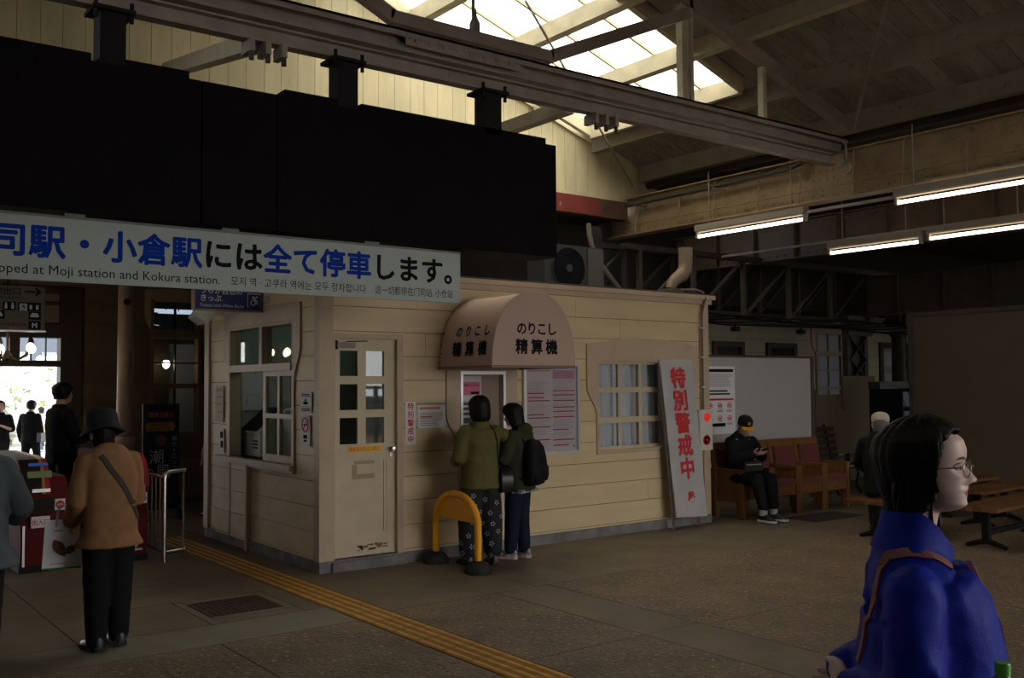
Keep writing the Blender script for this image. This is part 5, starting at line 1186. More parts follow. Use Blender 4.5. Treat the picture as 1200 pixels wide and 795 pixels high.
# ------------------------------------------------------------------ people
def lerp_tab(tab, t):
    if t <= tab[0][0]: return tab[0][1]
    for (a, va), (b, vb) in zip(tab[:-1], tab[1:]):
        if t <= b:
            u = (t-a)/(b-a); u = u*u*(3-2*u)*0.5+u*0.5
            return va+(vb-va)*u
    return tab[-1][1]
T_F = ((0, .17), (.03, .30), (.075, .365), (.13, .352), (.165, .372), (.195, .372), (.205, .362), (.215, .372), (.24, .392), (.275, .372), (.31, .37), (.42, .365), (.5, .36), (.57, .395), (.66, .405), (.76, .385), (.86, .30), (.94, .18), (1, .02))
T_B = ((0, -.05), (.08, -.14), (.2, -.28), (.35, -.40), (.5, -.455), (.65, -.47), (.78, -.43), (.88, -.33), (.95, -.2), (1, -.02))
T_W = ((0, .09), (.05, .17), (.12, .225), (.22, .275), (.35, .31), (.5, .33), (.62, .345), (.75, .33), (.86, .265), (.94, .17), (1, .02))
T_N = ((.285, 0), (.305, .085), (.33, .118), (.36, .110), (.42, .07), (.48, .035), (.53, .0))
def head_point(th, t):
    """unit head (height 1, chin t=0, crown t=1), th=0 faces +y; returns x, y"""
    f, b, w_ = lerp_tab(T_F, t), lerp_tab(T_B, t), lerp_tab(T_W, t)
    yc = f*0.12+b*0.12-0.02
    c, s = math.cos(th), math.sin(th)
    a = (f-yc) if c > 0 else (yc-b)
    e = 0.82 if c > 0 else 0.95
    x = w_*math.copysign(abs(s)**e, s); y = yc+a*math.copysign(abs(c)**e, c)
    if c > 0:
        nz = lerp_tab(T_N, t) if .285 < t < .53 else 0
        wn = 0.078 if t < .37 else 0.055
        y += nz*math.exp(-(x/wn)**2)
        if .28 < t < .37: y += 0.035*math.exp(-((abs(x)-0.075)/0.03)**2)*math.sin((t-.28)/.09*math.pi)
        y -= 0.05*math.exp(-((abs(x)-0.14)/0.07)**2-((t-.485)/.05)**2)
        y += 0.02*math.exp(-((abs(x)-0.17)/0.07)**2-((t-.37)/.08)**2)
    return x, y
def head_mb(mb, M, hh, nt=44, nth=48, ears=True):
    rs = []
    for i in range(nt+1):
        t = i/nt
        rs.append([M @ V((head_point(2*math.pi*k/nth, t)[0]*hh, head_point(2*math.pi*k/nth, t)[1]*hh, (t-0.5)*hh)) for k in range(nth)])
    mb.rings(rs)
    for sx in ((-1, 1) if ears else ()):   # ears
        c = V((sx*0.345*hh, -0.05*hh, -0.06*hh))
        rs = []
        for i in range(9):
            u = i/8*math.pi; r = math.sin(u)+0.02
            rs.append([M @ (c+V((sx*0.05*hh*(1-math.cos(u))*0.5+sx*0.01*hh*math.cos(a), 0.085*hh*r*math.cos(a), 0.13*hh*r*math.sin(a)))) for a in [k*math.pi/5 for k in range(10)]])
        mb.rings(rs)
def hair_mb(M, hh, length=0.0, thick=0.05, front=0.80, side=0.35, nth=96, nt=40, strand=0.012, seed=0, bob=0.30, flare=0.0):
    """cap of hair: sits outside the scalp in the hair region and dives inside the head over the face"""
    rs = []; tmin = -length
    for i in range(nt+1):
        t = tmin+(1.0-tmin)*i/nt
        row = []
        for k in range(nth):
            th = 2*math.pi*k/nth; a = abs((th+math.pi) % (2*math.pi)-math.pi)  # 0 front .. pi back
            tt = min(max(t, bob if a > 1.2 else 0.0), 1)
            x, y = head_point(th, tt)
            if t < 0.30 and a > 1.2: x *= 1+flare*(0.3-t); y *= 1+flare*(0.3-t)
            # hairline height by angle
            line = front if a < 0.75 else (front+(side-front)*min(1, (a-0.75)/0.55) if a < 1.3 else (side+(tmin-0.05-side)*min(1, (a-1.3)/0.35)))
            mk = max(0.0, min(1.0, (t-line)/0.06+0.5))
            n = noise.noise(V((th*7+seed, t*1.2, seed)))*strand*2+math.sin(k*1.9+seed+3*math.sin(t*4))*strand*0.35
            r = (thick+n)*(mk if mk > 0 else 0)-(1-mk)*0.10
            d = V((x, y+0.03, 0)); L = max(d.length, 0.04)
            if t > 0.9: r *= 0.9
            if t < 0.25 and tmin < -.05: r -= 0.16*((0.25-t)/(0.25-tmin))**3
            d *= (L+r)/L; z = t-0.5+(thick*0.9*max(0, t-0.6)/0.4)
            row.append(M @ V((d.x*hh, (d.y-0.03)*hh, z*hh)))
        rs.append(row)
    return MB().rings(rs)
def limb(mb, pts, rad, seg=14, flat=1.0):
    """tapered rounded limb through pts"""
    pts = [V(p) for p in pts]; P = []; Rr = []
    for i in range(len(pts)-1):
        n = 5
        for k in range(n):
            u = k/n; P.append(pts[i].lerp(pts[i+1], u)); Rr.append(rad[i]+(rad[i+1]-rad[i])*u)
    P.append(pts[-1]); Rr.append(rad[-1])
    d0 = (P[1]-P[0]).normalized(); d1 = (P[-1]-P[-2]).normalized()
    pre = [(P[0]-d0*Rr[0]*math.sin(a), max(0.002, Rr[0]*math.cos(a))) for a in (1.45, 1.0, 0.5)]
    post = [(P[-1]+d1*Rr[-1]*math.sin(a), max(0.002, Rr[-1]*math.cos(a))) for a in (0.5, 1.0, 1.45)]
    mb.tube([p for p, _ in pre]+P+[p for p, _ in post], [r for _, r in pre]+Rr+[r for _, r in post], seg)
def torso_mb(mb, secs, side, seg=24):
    """secs: (centre, half width, half depth); side = unit vector to the person's right"""
    rs = []; side = V(side).normalized(); n = len(secs)
    full = []
    for i in range(n-1):
        for k in range(4):
            u = k/4; a, b = secs[i], secs[i+1]; full.append((a[0].lerp(b[0], u), a[1]+(b[1]-a[1])*u, a[2]+(b[2]-a[2])*u))
    full.append(secs[-1])
    for i, (c, rx, ry) in enumerate(full):
        ax = (full[min(i+1, len(full)-1)][0]-full[max(i-1, 0)][0]).normalized()
        s_ = (side-ax*side.dot(ax)).normalized(); f = ax.cross(s_)
        rs.append([c+s_*(rx*math.copysign(abs(math.cos(a))**0.85, math.cos(a)))+f*(ry*math.copysign(abs(math.sin(a))**0.85, math.sin(a))) for a in [2*math.pi*k/seg for k in range(seg)]])
    mb.rings(rs)
def hand_mb(mb, w, d, pn, sgn, s=1.0, curl=0.5):
    """w wrist, d direction of fingers, pn palm normal (towards the palm side), sgn +1 right hand"""
    d = V(d).normalized(); pn = V(pn); pn = (pn-d*pn.dot(d)).normalized(); sd = d.cross(pn)*sgn   # towards the thumb
    c = w+d*0.045*s
    rs = []
    for u, a, b in ((-.012, .020, .016), (.0, .026, .018), (.03, .036, .017), (.065, .041, .015), (.085, .039, .012), (.092, .03, .006)):
        rs.append([w+d*u*s+sd*(a*s*math.cos(t))+pn*(b*s*math.sin(t)) for t in [k*math.pi/6 for k in range(12)]])
    mb.rings(rs)
    for k, (o, L) in enumerate(((.030, .068), (.010, .078), (-.011, .072), (-.030, .056))):
        p = w+d*.082*s+sd*o*s; pts = [p]; ang = 0
        for j, f in enumerate((0.45, 0.32, 0.23)):
            ang += curl*(0.5, 0.9, 0.7)[j]; p = p+(d*math.cos(ang)+pn*math.sin(ang)+sd*o*0.9)*L*f*s; pts.append(p)
        limb(mb, pts, [.0092*s, .0086*s, .008*s, .0068*s], 8)
    p = w+d*.025*s+sd*.028*s
    limb(mb, [p, p+(d*.5+sd*.75+pn*.35).normalized()*.036*s, p+(d*.5+sd*.75+pn*.35).normalized()*.036*s+(d*.85+sd*.25+pn*.45).normalized()*.03*s, p+(d*.5+sd*.75+pn*.35).normalized()*.036*s+(d*.85+sd*.25+pn*.45).normalized()*.03*s+(d*.9+pn*.5).normalized()*.022*s], [.013*s, .011*s, .0098*s, .008*s], 8)
def solid(mb, name, m, parent, vox=0.009, smooth=2, fold=0.0, fscale=9.0, extra=None):
    """fuse overlapping closed shapes into one continuous skin"""
    me = bpy.data.meshes.new(name); me.from_pydata(mb.v, [], mb.f)
    bm = bmesh.new(); bm.from_mesh(me); bmesh.ops.recalc_face_normals(bm, faces=bm.faces); bm.to_mesh(me); bm.free()
    o = bpy.data.objects.new(name, me); COL.objects.link(o)
    r = o.modifiers.new('r', 'REMESH'); r.mode = 'VOXEL'; r.voxel_size = vox
    if smooth: s = o.modifiers.new('s', 'SMOOTH'); s.factor = 0.5; s.iterations = smooth
    dg = bpy.context.evaluated_depsgraph_get()
    me2 = bpy.data.meshes.new_from_object(o.evaluated_get(dg))
    bpy.data.objects.remove(o); bpy.data.meshes.remove(me)
    me2.name = name
    if fold:
        ns = [v.normal.copy() for v in me2.vertices]
        for v, nn in zip(me2.vertices, ns):
            c = v.co; k = noise.noise(V((c.x*fscale, c.y*fscale, c.z*fscale*0.55)))+0.5*noise.noise(V((c.x*fscale*2.1+5, c.y*fscale*2.1, c.z*fscale*1.6)))
            k = 1-2*abs(k); v.co = c+nn*(fold*k)
    me2.materials.clear(); me2.materials.append(m)
    me2.polygons.foreach_set('use_smooth', [True]*len(me2.polygons))
    if extra:
        for em in extra[0]: me2.materials.append(em)
        for p in me2.polygons:
            i = extra[1](p.center)
            if i: p.material_index = i
    o = bpy.data.objects.new(name, me2); COL.objects.link(o); o.parent = parent
    return o
SKIN = mat('skin', (0.52, 0.32, 0.23), 0.5, var=0.08, scale=12, bump=0.03, bscale=90)
HAIRM = mat('hair_dark', (0.010, 0.007, 0.006), 0.5, var=0.3, scale=30, bump=0.25, bscale=14, stretch=(8, 8, 0.6), spec=0.2)
def pm(mb, name, m, root, smooth=True, angle=45):
    """part built in the person's own frame"""
    o = mb.build(name, m, None, smooth, angle=angle); o.parent = root; return o
def person(label, loc, rz, h, J=None, top=None, bottom=None, shoes=None, hair=None, head=(0, 0), vox=0.010, build=1.0, detail=True, group=None):
    """J: joints in metres in the body frame (x right, y forward, z up)"""
    t = thing('person', label, 'person', loc, group); t.rotation_euler.z = rz
    D = dict(pelvis=(0, 0, .53), waist=(0, .0, .62), chest=(0, -.005, .72), neck=(0, -.01, .835), head=(0, .012, .925),
             sR=(.098, -.01, .788), sL=(-.098, -.01, .788), eR=(.135, -.02, .63), eL=(-.135, -.02, .63), wR=(.14, .03, .49), wL=(-.14, .03, .49),
             hR=(.052, 0, .52), hL=(-.052, 0, .52), kR=(.055, .012, .285), kL=(-.055, .012, .285), aR=(.055, -.01, .05), aL=(-.055, -.01, .05))
    P = {k: V(v)*h for k, v in D.items()}
    for k, v in (J or {}).items():
        if k in P: P[k] = V(v)
    J = J or {}
    dR = V(J.get('dR', (P['wR']-P['eR']))); dL = V(J.get('dL', (P['wL']-P['eL'])))
    pR = V(J.get('pR', (-1, 0, 0))); pL = V(J.get('pL', (1, 0, 0)))
    tR = V(J.get('tR', (0.1, 1, 0))).normalized(); tL = V(J.get('tL', (-0.1, 1, 0))).normalized()
    side = (P['sR']-P['sL']).normalized()
    hh = 0.138*h if h < 1.75 else 0.132*h
    HM = Matrix.Translation(P['head']) @ Matrix.Rotation(R_(head[0]), 4, 'Z') @ Matrix.Rotation(R_(head[1]), 4, 'X')
    b = build
    # body: one continuous figure
    mb = MB(); head_mb(mb, HM, hh, 30 if vox > .008 else 44, 32 if vox > .008 else 48)
    limb(mb, [P['neck']+V((0, 0, -.02*h)), P['neck'].lerp(P['head'], .45)], [.036*h, .032*h])
    torso_mb(mb, [(P['pelvis']+V((0, 0, -.03*h)), .075*h*b, .055*h*b), (P['pelvis'], .095*h*b, .068*h*b), (P['waist'], .08*h*b, .06*h*b), (P['chest'], .092*h*b, .068*h*b), (P['sR'].lerp(P['sL'], .5), .09*h, .05*h), (P['sR'].lerp(P['sL'], .5)+V((0, 0, .03*h)), .06*h, .04*h), (P['neck'], .036*h, .034*h)], side)
    for s in 'RL':
        limb(mb, [P['s'+s], P['e'+s], P['w'+s]], [.033*h, .025*h, .016*h])
        limb(mb, [P['h'+s], P['k'+s], P['a'+s]], [.052*h*b, .034*h, .022*h])
        limb(mb, [P['a'+s]+V((0, 0, -.025*h)), P['a'+s]+V((0, 0, -.027*h))+(tR if s == 'R' else tL)*.085*h], [.022*h, .016*h])
    if detail:
        hand_mb(mb, P['wR'], dR, pR, 1, h/1.65, J.get('cR', 0.5)); hand_mb(mb, P['wL'], dL, pL, -1, h/1.65, J.get('cL', 0.5))
    else:
        for s, d in (('R', dR), ('L', dL)): limb(mb, [P['w'+s], P['w'+s]+d.normalized()*.08*h], [.02*h, .014*h], 8)
    body = solid(mb, 'body', SKIN, t, vox if not detail else min(vox, .0075), 1)
    # upper garment
    if top:
        f = top.get('inf', .014); hem = top['hem']; fl_ = top.get('flare', 1.1); SM = P['sR'].lerp(P['sL'], .5); SH = (P['sR']-P['sL']).length/2
        mb = MB()
        S = [(P['pelvis'].lerp(P['waist'], -0.3), .095*h*b+f, .068*h*b+f)]
        low = V((P['pelvis'].x, P['pelvis'].y, 0)) if not J.get('sit') else None
        if not J.get('sit'):
            hz = hem*h; pz = P['pelvis'].z
            S = [(V((P['pelvis'].x, P['pelvis'].y, hz)), (.095*h*b+f)*fl_, (.070*h*b+f)*fl_), (P['pelvis'].lerp(V((P['pelvis'].x, P['pelvis'].y, hz)), .5) if hz < pz else P['pelvis'], .096*h*b+f*1.2, .072*h*b+f*1.2)]
        S += [(P['waist'], .086*h*b+f*1.3, .064*h*b+f*1.3), (P['chest'], .096*h*b+f, .070*h*b+f), (SM+V((0, 0, -.005*h)), SH+f*.5, .056*h+f), (SM+V((0, 0, .028*h)), SH*.86, .05*h+f*.7), (P['neck']+V((0, 0, -.012*h)), .052*h, .046*h)]
        if top.get('collar', True): S.append((P['neck']+V((0, 0, .018*h)), .043*h, .041*h))
        torso_mb(mb, S, side, 32)
        sl = top.get('sleeve', 1.0)
        for s in 'RL':
            w_ = P['e'+s].lerp(P['w'+s], sl)
            limb(mb, [P['s'+s], P['e'+s], w_], [.033*h+f*.55, .029*h+f*.8, .022*h+f*.8], 16)
        if top.get('hood'):
            c = P['neck']+V((0, -.035*h, -.005*h)); mb.sphere(c, (.075*h, .045*h, .04*h), 16, 10)
        solid(mb, top.get('name', 'jacket'), top['mat'], t, vox, 5, top.get('fold', .004), top.get('fs', 9))
    if bottom:
        f = bottom.get('inf', .012); mb = MB()
        torso_mb(mb, [(P['pelvis']+V((0, 0, -.035*h)), .07*h*b+f, .055*h*b+f), (P['pelvis'], .096*h*b+f, .07*h*b+f), (P['pelvis'].lerp(P['waist'], .8), .084*h*b+f, .064*h*b+f)], (P['hR']-P['hL']).normalized())
        wd = bottom.get('wide', 1.0)
        for s in 'RL':
            an = P['a'+s]+V((0, 0, bottom.get('cuff', .0)*h))
            limb(mb, [P['h'+s], P['k'+s], an], [.054*h*b+f, (.038*h+f)*wd, (.030*h+f*.6)*wd], 16)
        solid(mb, 'trousers', bottom['mat'], t, vox, 2, bottom.get('fold', .003), 12)
    if shoes:
        for s, d in (('R', tR), ('L', tL)):
            a = P['a'+s]; g = a.z-.042*h if not J.get('sit') else a.z-.045*h
            d = V((d.x, d.y, 0)).normalized(); q = d.cross(V((0, 0, 1))); rs = []; so = []
            c0 = V((a.x, a.y, g))
            for u, wv, hv in ((-.045, .012, .03), (-.038, .022, .05), (-.01, .026, .058), (.03, .028, .045), (.065, .03, .03), (.095, .026, .024), (.112, .014, .016)):
                rs.append([c0+d*u*h+q*(wv*h*math.cos(k*math.pi/7))+V((0, 0, .008*h+hv*h*max(0, math.sin(k*math.pi/7)))) for k in range(14)])
                so.append([c0+d*u*1.04*h+q*(wv*1.08*h*sx)+V((0, 0, zz*h)) for sx, zz in ((-1, 0), (1, 0), (1, .014), (-1, .014))])
            sh = pm(MB().rings(rs), 'shoe', shoes['mat'], t)
            so_ = pm(MB().rings(so), 'sole', shoes.get('sole', BLACKR), t, False); so_.parent = sh
            if shoes.get('sock'): pm(MB().tube([a+V((0, 0, -.0*h)), a+V((0, 0, .05*h))], .03*h, 12), 'sock', shoes['sock'], t)
    if hair:
        solid_h = hair_mb(HM, hh, **hair.get('kw', {}))
        pm(solid_h, 'hair', hair.get('mat', HAIRM), t, True, 80)
    return t, P, HM, hh
from mathutils.bvhtree import BVHTree
def ribbon(obj, pts, hw, off=.004, n=6, th=.003):
    """flat strap lying on the surface of a garment"""
    me = obj.data; bv = BVHTree.FromPolygons([v.co for v in me.vertices], [tuple(p.vertices) for p in me.polygons])
    pts = [V(p) for p in pts]; Q = []
    for a, b in zip(pts[:-1], pts[1:]):
        for k in range(n): Q.append(a.lerp(b, k/n))
    Q.append(pts[-1]); S = []
    for q in Q:
        co, nr, _, _ = bv.find_nearest(q); S.append((co, nr))
    rs = []
    for i, (co, nr) in enumerate(S):
        tg = (S[min(i+1, len(S)-1)][0]-S[max(i-1, 0)][0]).normalized(); sd = tg.cross(nr).normalized()
        rs.append([co+nr*(off+th)-sd*hw, co+nr*(off+th)+sd*hw, co+nr*(off-.006)+sd*hw, co+nr*(off-.006)-sd*hw])
    return MB().rings(rs)
def cloth(name, c, rough=0.8, **k): return mat(name, c, rough, **dict(dict(var=0.12, scale=14, bump=0.12, bscale=160, spec=0.12), **k))
BLK = cloth('cloth_black', (0.012, 0.012, 0.014)); NVY = cloth('cloth_navy', (0.014, 0.017, 0.035)); OLV = cloth('cloth_olive', (0.12, 0.105, 0.032), 0.6)
DGR = cloth('cloth_dark_green', (0.042, 0.045, 0.024), 0.7); BRN = cloth('cloth_brown', (0.29, 0.155, 0.075), 0.85); GRB = cloth('cloth_grey_blue', (0.10, 0.12, 0.135), 0.85)
BEI_ = cloth('cloth_beige', (0.42, 0.38, 0.31), 0.8); DK = cloth('cloth_charcoal', (0.02, 0.02, 0.022)); LBLK = mat('leather_black', (0.012, 0.011, 0.011), 0.35)
SHOEB = mat('shoe_black', (0.015, 0.014, 0.014), 0.4); WSOLE = mat('sole_white', (0.6, 0.6, 0.62), 0.6)
# --- elderly person in a brown jacket and bucket hat at the gates
t, P, HM, hh = person('person in a brown jacket and dark bucket hat seen from behind before the ticket gates', (1.755, 6.60, 0), R_(6), 1.50,
    J=dict(head=(-.015, .10, 1.345), neck=(0, .045, 1.245), chest=(0, .0, 1.06), sR=(.150, .02, 1.175), sL=(-.150, .02, 1.175), eR=(.195, .05, .93), eL=(-.195, .02, .93), wR=(.11, .27, 1.0), wL=(-.165, .20, .80), dL=(0, .35, -1), pL=(1, 0, 0), cL=1.4,
           aR=(.075, .02, .07), aL=(-.085, -.03, .07), kR=(.075, .02, .42), kL=(-.075, .0, .42)),
    top=dict(mat=BRN, hem=.43, flare=1.28, inf=.022, fold=.005, fs=7), bottom=dict(mat=BLK, wide=1.18), shoes=dict(mat=SHOEB),
    hair=dict(kw=dict(length=0.0, thick=.03)), head=(0, -18))
HATM = cloth('hat_charcoal', (0.022, 0.022, 0.026))
hm = MB()
rs = []
for (r, z) in ((.150, -.03), (.152, -.027), (.118, .012), (.112, .03), (.108, .09), (.098, .115), (.07, .13), (.01, .134), (.008, .12), (.06, .118), (.1, .03), (.112, .006), (.146, -.034)):
    rs.append([HM @ V((r*math.cos(a)*0.92, r*math.sin(a)*1.05-.01, z+.03+(0.012*math.sin(3*a+1) if r > .14 else 0))) for a in [k*math.pi/18 for k in range(36)]])
pm(hm.rings(rs, False, True), 'hat', HATM, t, True, 60)
pm(MB().tube([V((.05*math.cos(a)*1.1, .045+.05*math.sin(a), 1.262)) for a in [k*math.pi/10 for k in range(20)]], .012, 8, True), 'scarf', mat('scarf_red', (0.30, 0.02, 0.03), 0.7), t)
jk = [o for o in t.children if o.name.startswith('jacket')][0]
pts = [(-.075, -.045, 1.215), (-.03, -.098, 1.12), (.04, -.125, 1.02), (.11, -.135, .92), (.175, -.115, .84), (.225, -.03, .78)]
sp = pm(ribbon(jk, pts, .017), 'strap', mat('strap_olive', (0.045, 0.04, 0.03), 0.7), t, False)
pm(ribbon(jk, [(.118, -.14, .925), (.14, -.14, .895)], .021, .008), 'buckle', STEEL, t, False).parent = sp
# --- her paper bag
bg_ = thing('shopping_bag', 'white paper shopping bag with a dark red leaf print held by the person in brown', 'bag', (1.50, 6.78, 0.50))
M0 = Matrix.Translation((1.525, 6.82, 0.0)) @ Matrix.Rotation(R_(-14), 4, 'Z')
def bgp(mb, name, m, parent=None, smooth=False):
    mb.v = [tuple(M0 @ V(v)) for v in mb.v]; return mb.build(name, m, parent or bg_, smooth)
bp_ = bgp(MB().add([(-.115, -.04, .50), (.115, -.04, .49), (.115, .04, .49), (-.115, .04, .50), (-.10, -.018, .80), (.10, -.018, .80), (.10, .02, .80), (-.10, .02, .80)], [(0, 3, 2, 1), (0, 1, 5, 4), (1, 2, 6, 5), (2, 3, 7, 6), (3, 0, 4, 7), (4, 5, 6, 7)]), 'body', mat('bag_paper', (0.84, 0.85, 0.88), 0.55))
bgp(MB().box(-.116, .116, -.0415, -.039, .495, .505), 'green_edge', mat('bag_green', (0.1, 0.3, 0.06), 0.6), bp_)
for y in (-.018, .02):
    bgp(MB().rings([[V((x, y, z))+V(q) for q in ((-.008, -.003, 0), (.008, -.003, 0), (.008, .003, 0), (-.008, .003, 0))] for x, z in ((-.035, .75), (-.03, .83), (-.015, .90), (.015, .90), (.03, .83), (.035, .75))]), 'handle', mat('bag_handle', (0.50, 0.50, 0.52), 0.6))
def leaf(cx, cz, L, w_, ang):
    pts = []
    for k in range(15): u = k/14; pts.append((L*(u-.5), w_*math.sin(math.pi*u)**0.8*(1-.35*u)))
    pts += [(x, -y) for x, y in reversed(pts[1:-1])]
    ca, sa = math.cos(ang), math.sin(ang)
    return [(cx+x*ca-y*sa, cz+x*sa+y*ca) for x, y in pts]
def slant(z): return -.0415+(z-.5)/.3*.0225
lf = MB(); 
for (cx, cz, L, w_, a) in ((-.015, .625, .13, .04, -1.0), (.05, .615, .09, .028, .5)):
    p = leaf(cx, cz, L, w_, a); lf.add([(x, slant(z)-.0012, z) for x, z in p], [tuple(range(len(p)))])
bgp(lf, 'leaf_print', mat('leaf_print_dark', (0.13, 0.03, 0.03), 0.6, col2=(0.25, 0.14, 0.06), scale=90), bp_)
bgp(MB().box(-.05, .0, slant(.735)-.002, slant(.735)-.001, .733, .739), 'print_line', RED, bp_)
bgp(MB().box(-.07, .02, slant(.53)-.0025, slant(.53)-.0015, .528, .532), 'print_line', PINK, bp_)
# --- grey-jacketed person cut by the left edge
person('person in a grey-blue coat cut off by the left edge of the view', (1.06, 7.0, 0), R_(-10), 1.47,
    J=dict(head=(0, .09, 1.33), neck=(0, .04, 1.23), sR=(.155, .01, 1.15), sL=(-.155, .01, 1.15), eR=(.26, .03, .88), wR=(.22, .24, .80), chest=(0, 0, 1.03)),
    top=dict(mat=GRB, hem=.36, flare=1.45, inf=.035, fold=.006, fs=6, name='coat'), bottom=dict(mat=DK, wide=1.2), shoes=dict(mat=SHOEB), hair=dict(kw=dict(thick=.05), mat=mat('hair_grey', (0.12, 0.12, 0.12), 0.6)), vox=.014, detail=False)
# --- man in black behind the gates
person('person in black standing behind the ticket gates facing right', (2.62, 11.85, 0), R_(-75), 1.72,
    J=dict(eR=(.24, .06, 1.08), wR=(.12, .25, 1.10), eL=(-.24, .06, 1.08), wL=(-.1, .26, 1.12)), top=dict(mat=BLK, hem=.47, inf=.02), bottom=dict(mat=BLK), shoes=dict(mat=SHOEB),
    hair=dict(kw=dict(thick=.06, length=-.2)), vox=.014, detail=False)
# --- two figures outside the doorway and the woman in the plaza
person('person in a black vest with pale sleeves looking at a phone outside the exit', (3.98, 23.5, -.33), R_(170), 1.72,
    J=dict(eR=(.24, .02, 1.08), wR=(.07, .27, 1.16), eL=(-.24, .02, 1.08), wL=(-.07, .27, 1.16)), top=dict(mat=BLK, hem=.48, inf=.02, sleeve=.15), bottom=dict(mat=DK), shoes=dict(mat=SHOEB), hair=dict(kw=dict(thick=.05, length=-.2)), vox=.018, detail=False)
t, P, HM, hh = person('person in black carrying a shoulder bag walking away outside the exit', (4.60, 23.6, -.33), R_(-40), 1.72,
    J=dict(aR=(.09, .12, .07), aL=(-.09, -.2, .1), kR=(.09, .12, .49), kL=(-.09, -.05, .48)), top=dict(mat=BLK, hem=.46, inf=.025), bottom=dict(mat=BLK), shoes=dict(mat=SHOEB), hair=dict(kw=dict(thick=.06, length=-.2)), vox=.018, detail=False)
pm(MB().box(.2, .3, -.12, .22, .80, 1.0), 'shoulder_bag', LBLK, t, False)
t, P, HM, hh = person('person in a long pale coat walking away across the bright plaza', (7.75, 38, -.62), R_(30), 1.60,
    J=dict(aR=(.07, .15, .07), aL=(-.07, -.16, .09)), top=dict(mat=BEI_, hem=.30, flare=1.3, inf=.03, name='coat'), bottom=dict(mat=cloth('cloth_denim', (0.05, 0.08, 0.16))), shoes=dict(mat=WHITE), hair=dict(kw=dict(thick=.08, length=.1)), vox=.02, detail=False)
pm(MB().box(.2, .32, -.1, .15, .72, .92), 'shoulder_bag', mat('bag_purple', (0.12, 0.06, 0.09), 0.6), t, False)
person('person in pale clothes mostly hidden behind the far corner of the booth', (4.60, 12.35, 0), R_(40), 1.6,
    top=dict(mat=BEI_, hem=.40, inf=.02), bottom=dict(mat=BEI_), shoes=dict(mat=WHITE), hair=dict(kw=dict(thick=.06)), vox=.016, detail=False)
# --- woman A at the machine
FLW = mat('trousers_black_cloth', (0.012, 0.012, 0.014), 0.8)
t, P, HM, hh = person('woman in an olive jacket and flowered black trousers at the fare machine', (5.24, 7.42, 0), R_(-12), 1.55,
    J=dict(eR=(.32, .10, 1.15), wR=(.50, .16, 1.16), dR=(1, .3, -.1), pR=(0, .3, -1), cR=.7, sR=(.152, 0, 1.215), eL=(-.225, -.03, .99), wL=(-.17, .19, .95), pL=(1, 0, 0), aR=(.115, -.02, .07), aL=(-.115, .03, .07), kR=(.10, .0, .43), kL=(-.10, .02, .43)),
    top=dict(mat=OLV, hem=.455, flare=1.12, inf=.028, fold=.006, fs=8), bottom=dict(mat=FLW, wide=1.5, cuff=.045, inf=.014), shoes=dict(mat=SHOEB, sock=mat('sock_grey', (0.4, 0.4, 0.4), 0.9)),
    hair=dict(kw=dict(length=.12, thick=.10, flare=.10, bob=.55, strand=.012)), head=(0, -8))
# white flower sprigs printed on the trousers
random.seed(5)
fm = MB()
trs = [o for o in t.children if o.name.startswith('trousers')][0]
vs = trs.data.vertices; pts = []
idx = list(range(len(vs))); random.shuffle(idx)
for i in idx:
    c = vs[i].co
    if c.z < .10 or c.z > .76: continue
    if all((c-q).length > .085 for q, _ in pts): pts.append((c.copy(), vs[i].normal.copy()))
for c, nrm in pts:
    u = nrm.cross(V((0, 0, 1))).normalized(); v_ = u.cross(nrm); rot = random.uniform(0, 6.28); cc = c+nrm*.006
    for k in range(5):
        a = rot+k*1.2566; d = u*math.cos(a)+v_*math.sin(a); q = d.cross(nrm)
        p0 = cc+d*.006; p1 = cc+d*.026
        fm.add([p0, p0.lerp(p1, .6)+q*.0065, p1, p0.lerp(p1, .6)-q*.0065], [(0, 1, 2, 3)])
o = fm.build('flower_print', mat('flower_white', (0.42, 0.42, 0.44), 0.8), None, False); o.parent = trs; o['kind'] = 'stuff'
hb = pm(MB().rings([[V((.205+dx*.055, -.03+dy*.13*w_, z)) for dx, dy in ((-1, -1), (1, -1), (1.15, 0), (1, 1), (-1, 1))] for w_, z in ((.85, .665), (1.0, .70), (.98, .81), (.8, .87), (.62, .885))]), 'shoulder_bag', LBLK, t, True, 40)
sp = pm(ribbon([o for o in t.children if o.name.startswith('jacket')][0], [(.17, -.11, .86), (.15, -.13, 1.0), (.11, -.12, 1.15), (.08, -.08, 1.27), (.07, -.01, 1.29)], .008), 'bag_strap', LBLK, t, False); sp.parent = hb
# --- woman B beside her
t, P, HM, hh = person('woman in a dark green parka with a black backpack beside the woman in olive', (5.71, 7.46, 0), R_(22), 1.48,
    J=dict(head=(-.02, .05, 1.365), aR=(.07, -.02, .07), aL=(-.07, .05, .07), eR=(.21, .02, .95), wR=(.10, .23, 1.0), eL=(-.21, .03, .95), wL=(-.1, .24, 1.0)),
    top=dict(mat=DGR, hem=.44, flare=1.1, inf=.026, fold=.006, hood=True, name='parka'), bottom=dict(mat=NVY, wide=1.12, cuff=.02), shoes=dict(mat=mat('sneaker_grey', (0.42, 0.43, 0.45), 0.6, col2=(0.05, 0.05, 0.06), scale=25), sole=mat('sole_white_orange', (0.6, 0.57, 0.55), 0.6, col2=(0.6, 0.16, 0.05), scale=30)),
    hair=dict(kw=dict(length=.35, thick=.08, flare=.02, bob=.45)), head=(5, -12))
pm(MB().box(-.16, .16, -.13, .13, .635, .665), 'shirt_hem', mat('shirt_print', (0.5, 0.5, 0.55), 0.8, col2=(0.03, 0.04, 0.12), scale=40), t, False)
rs = []
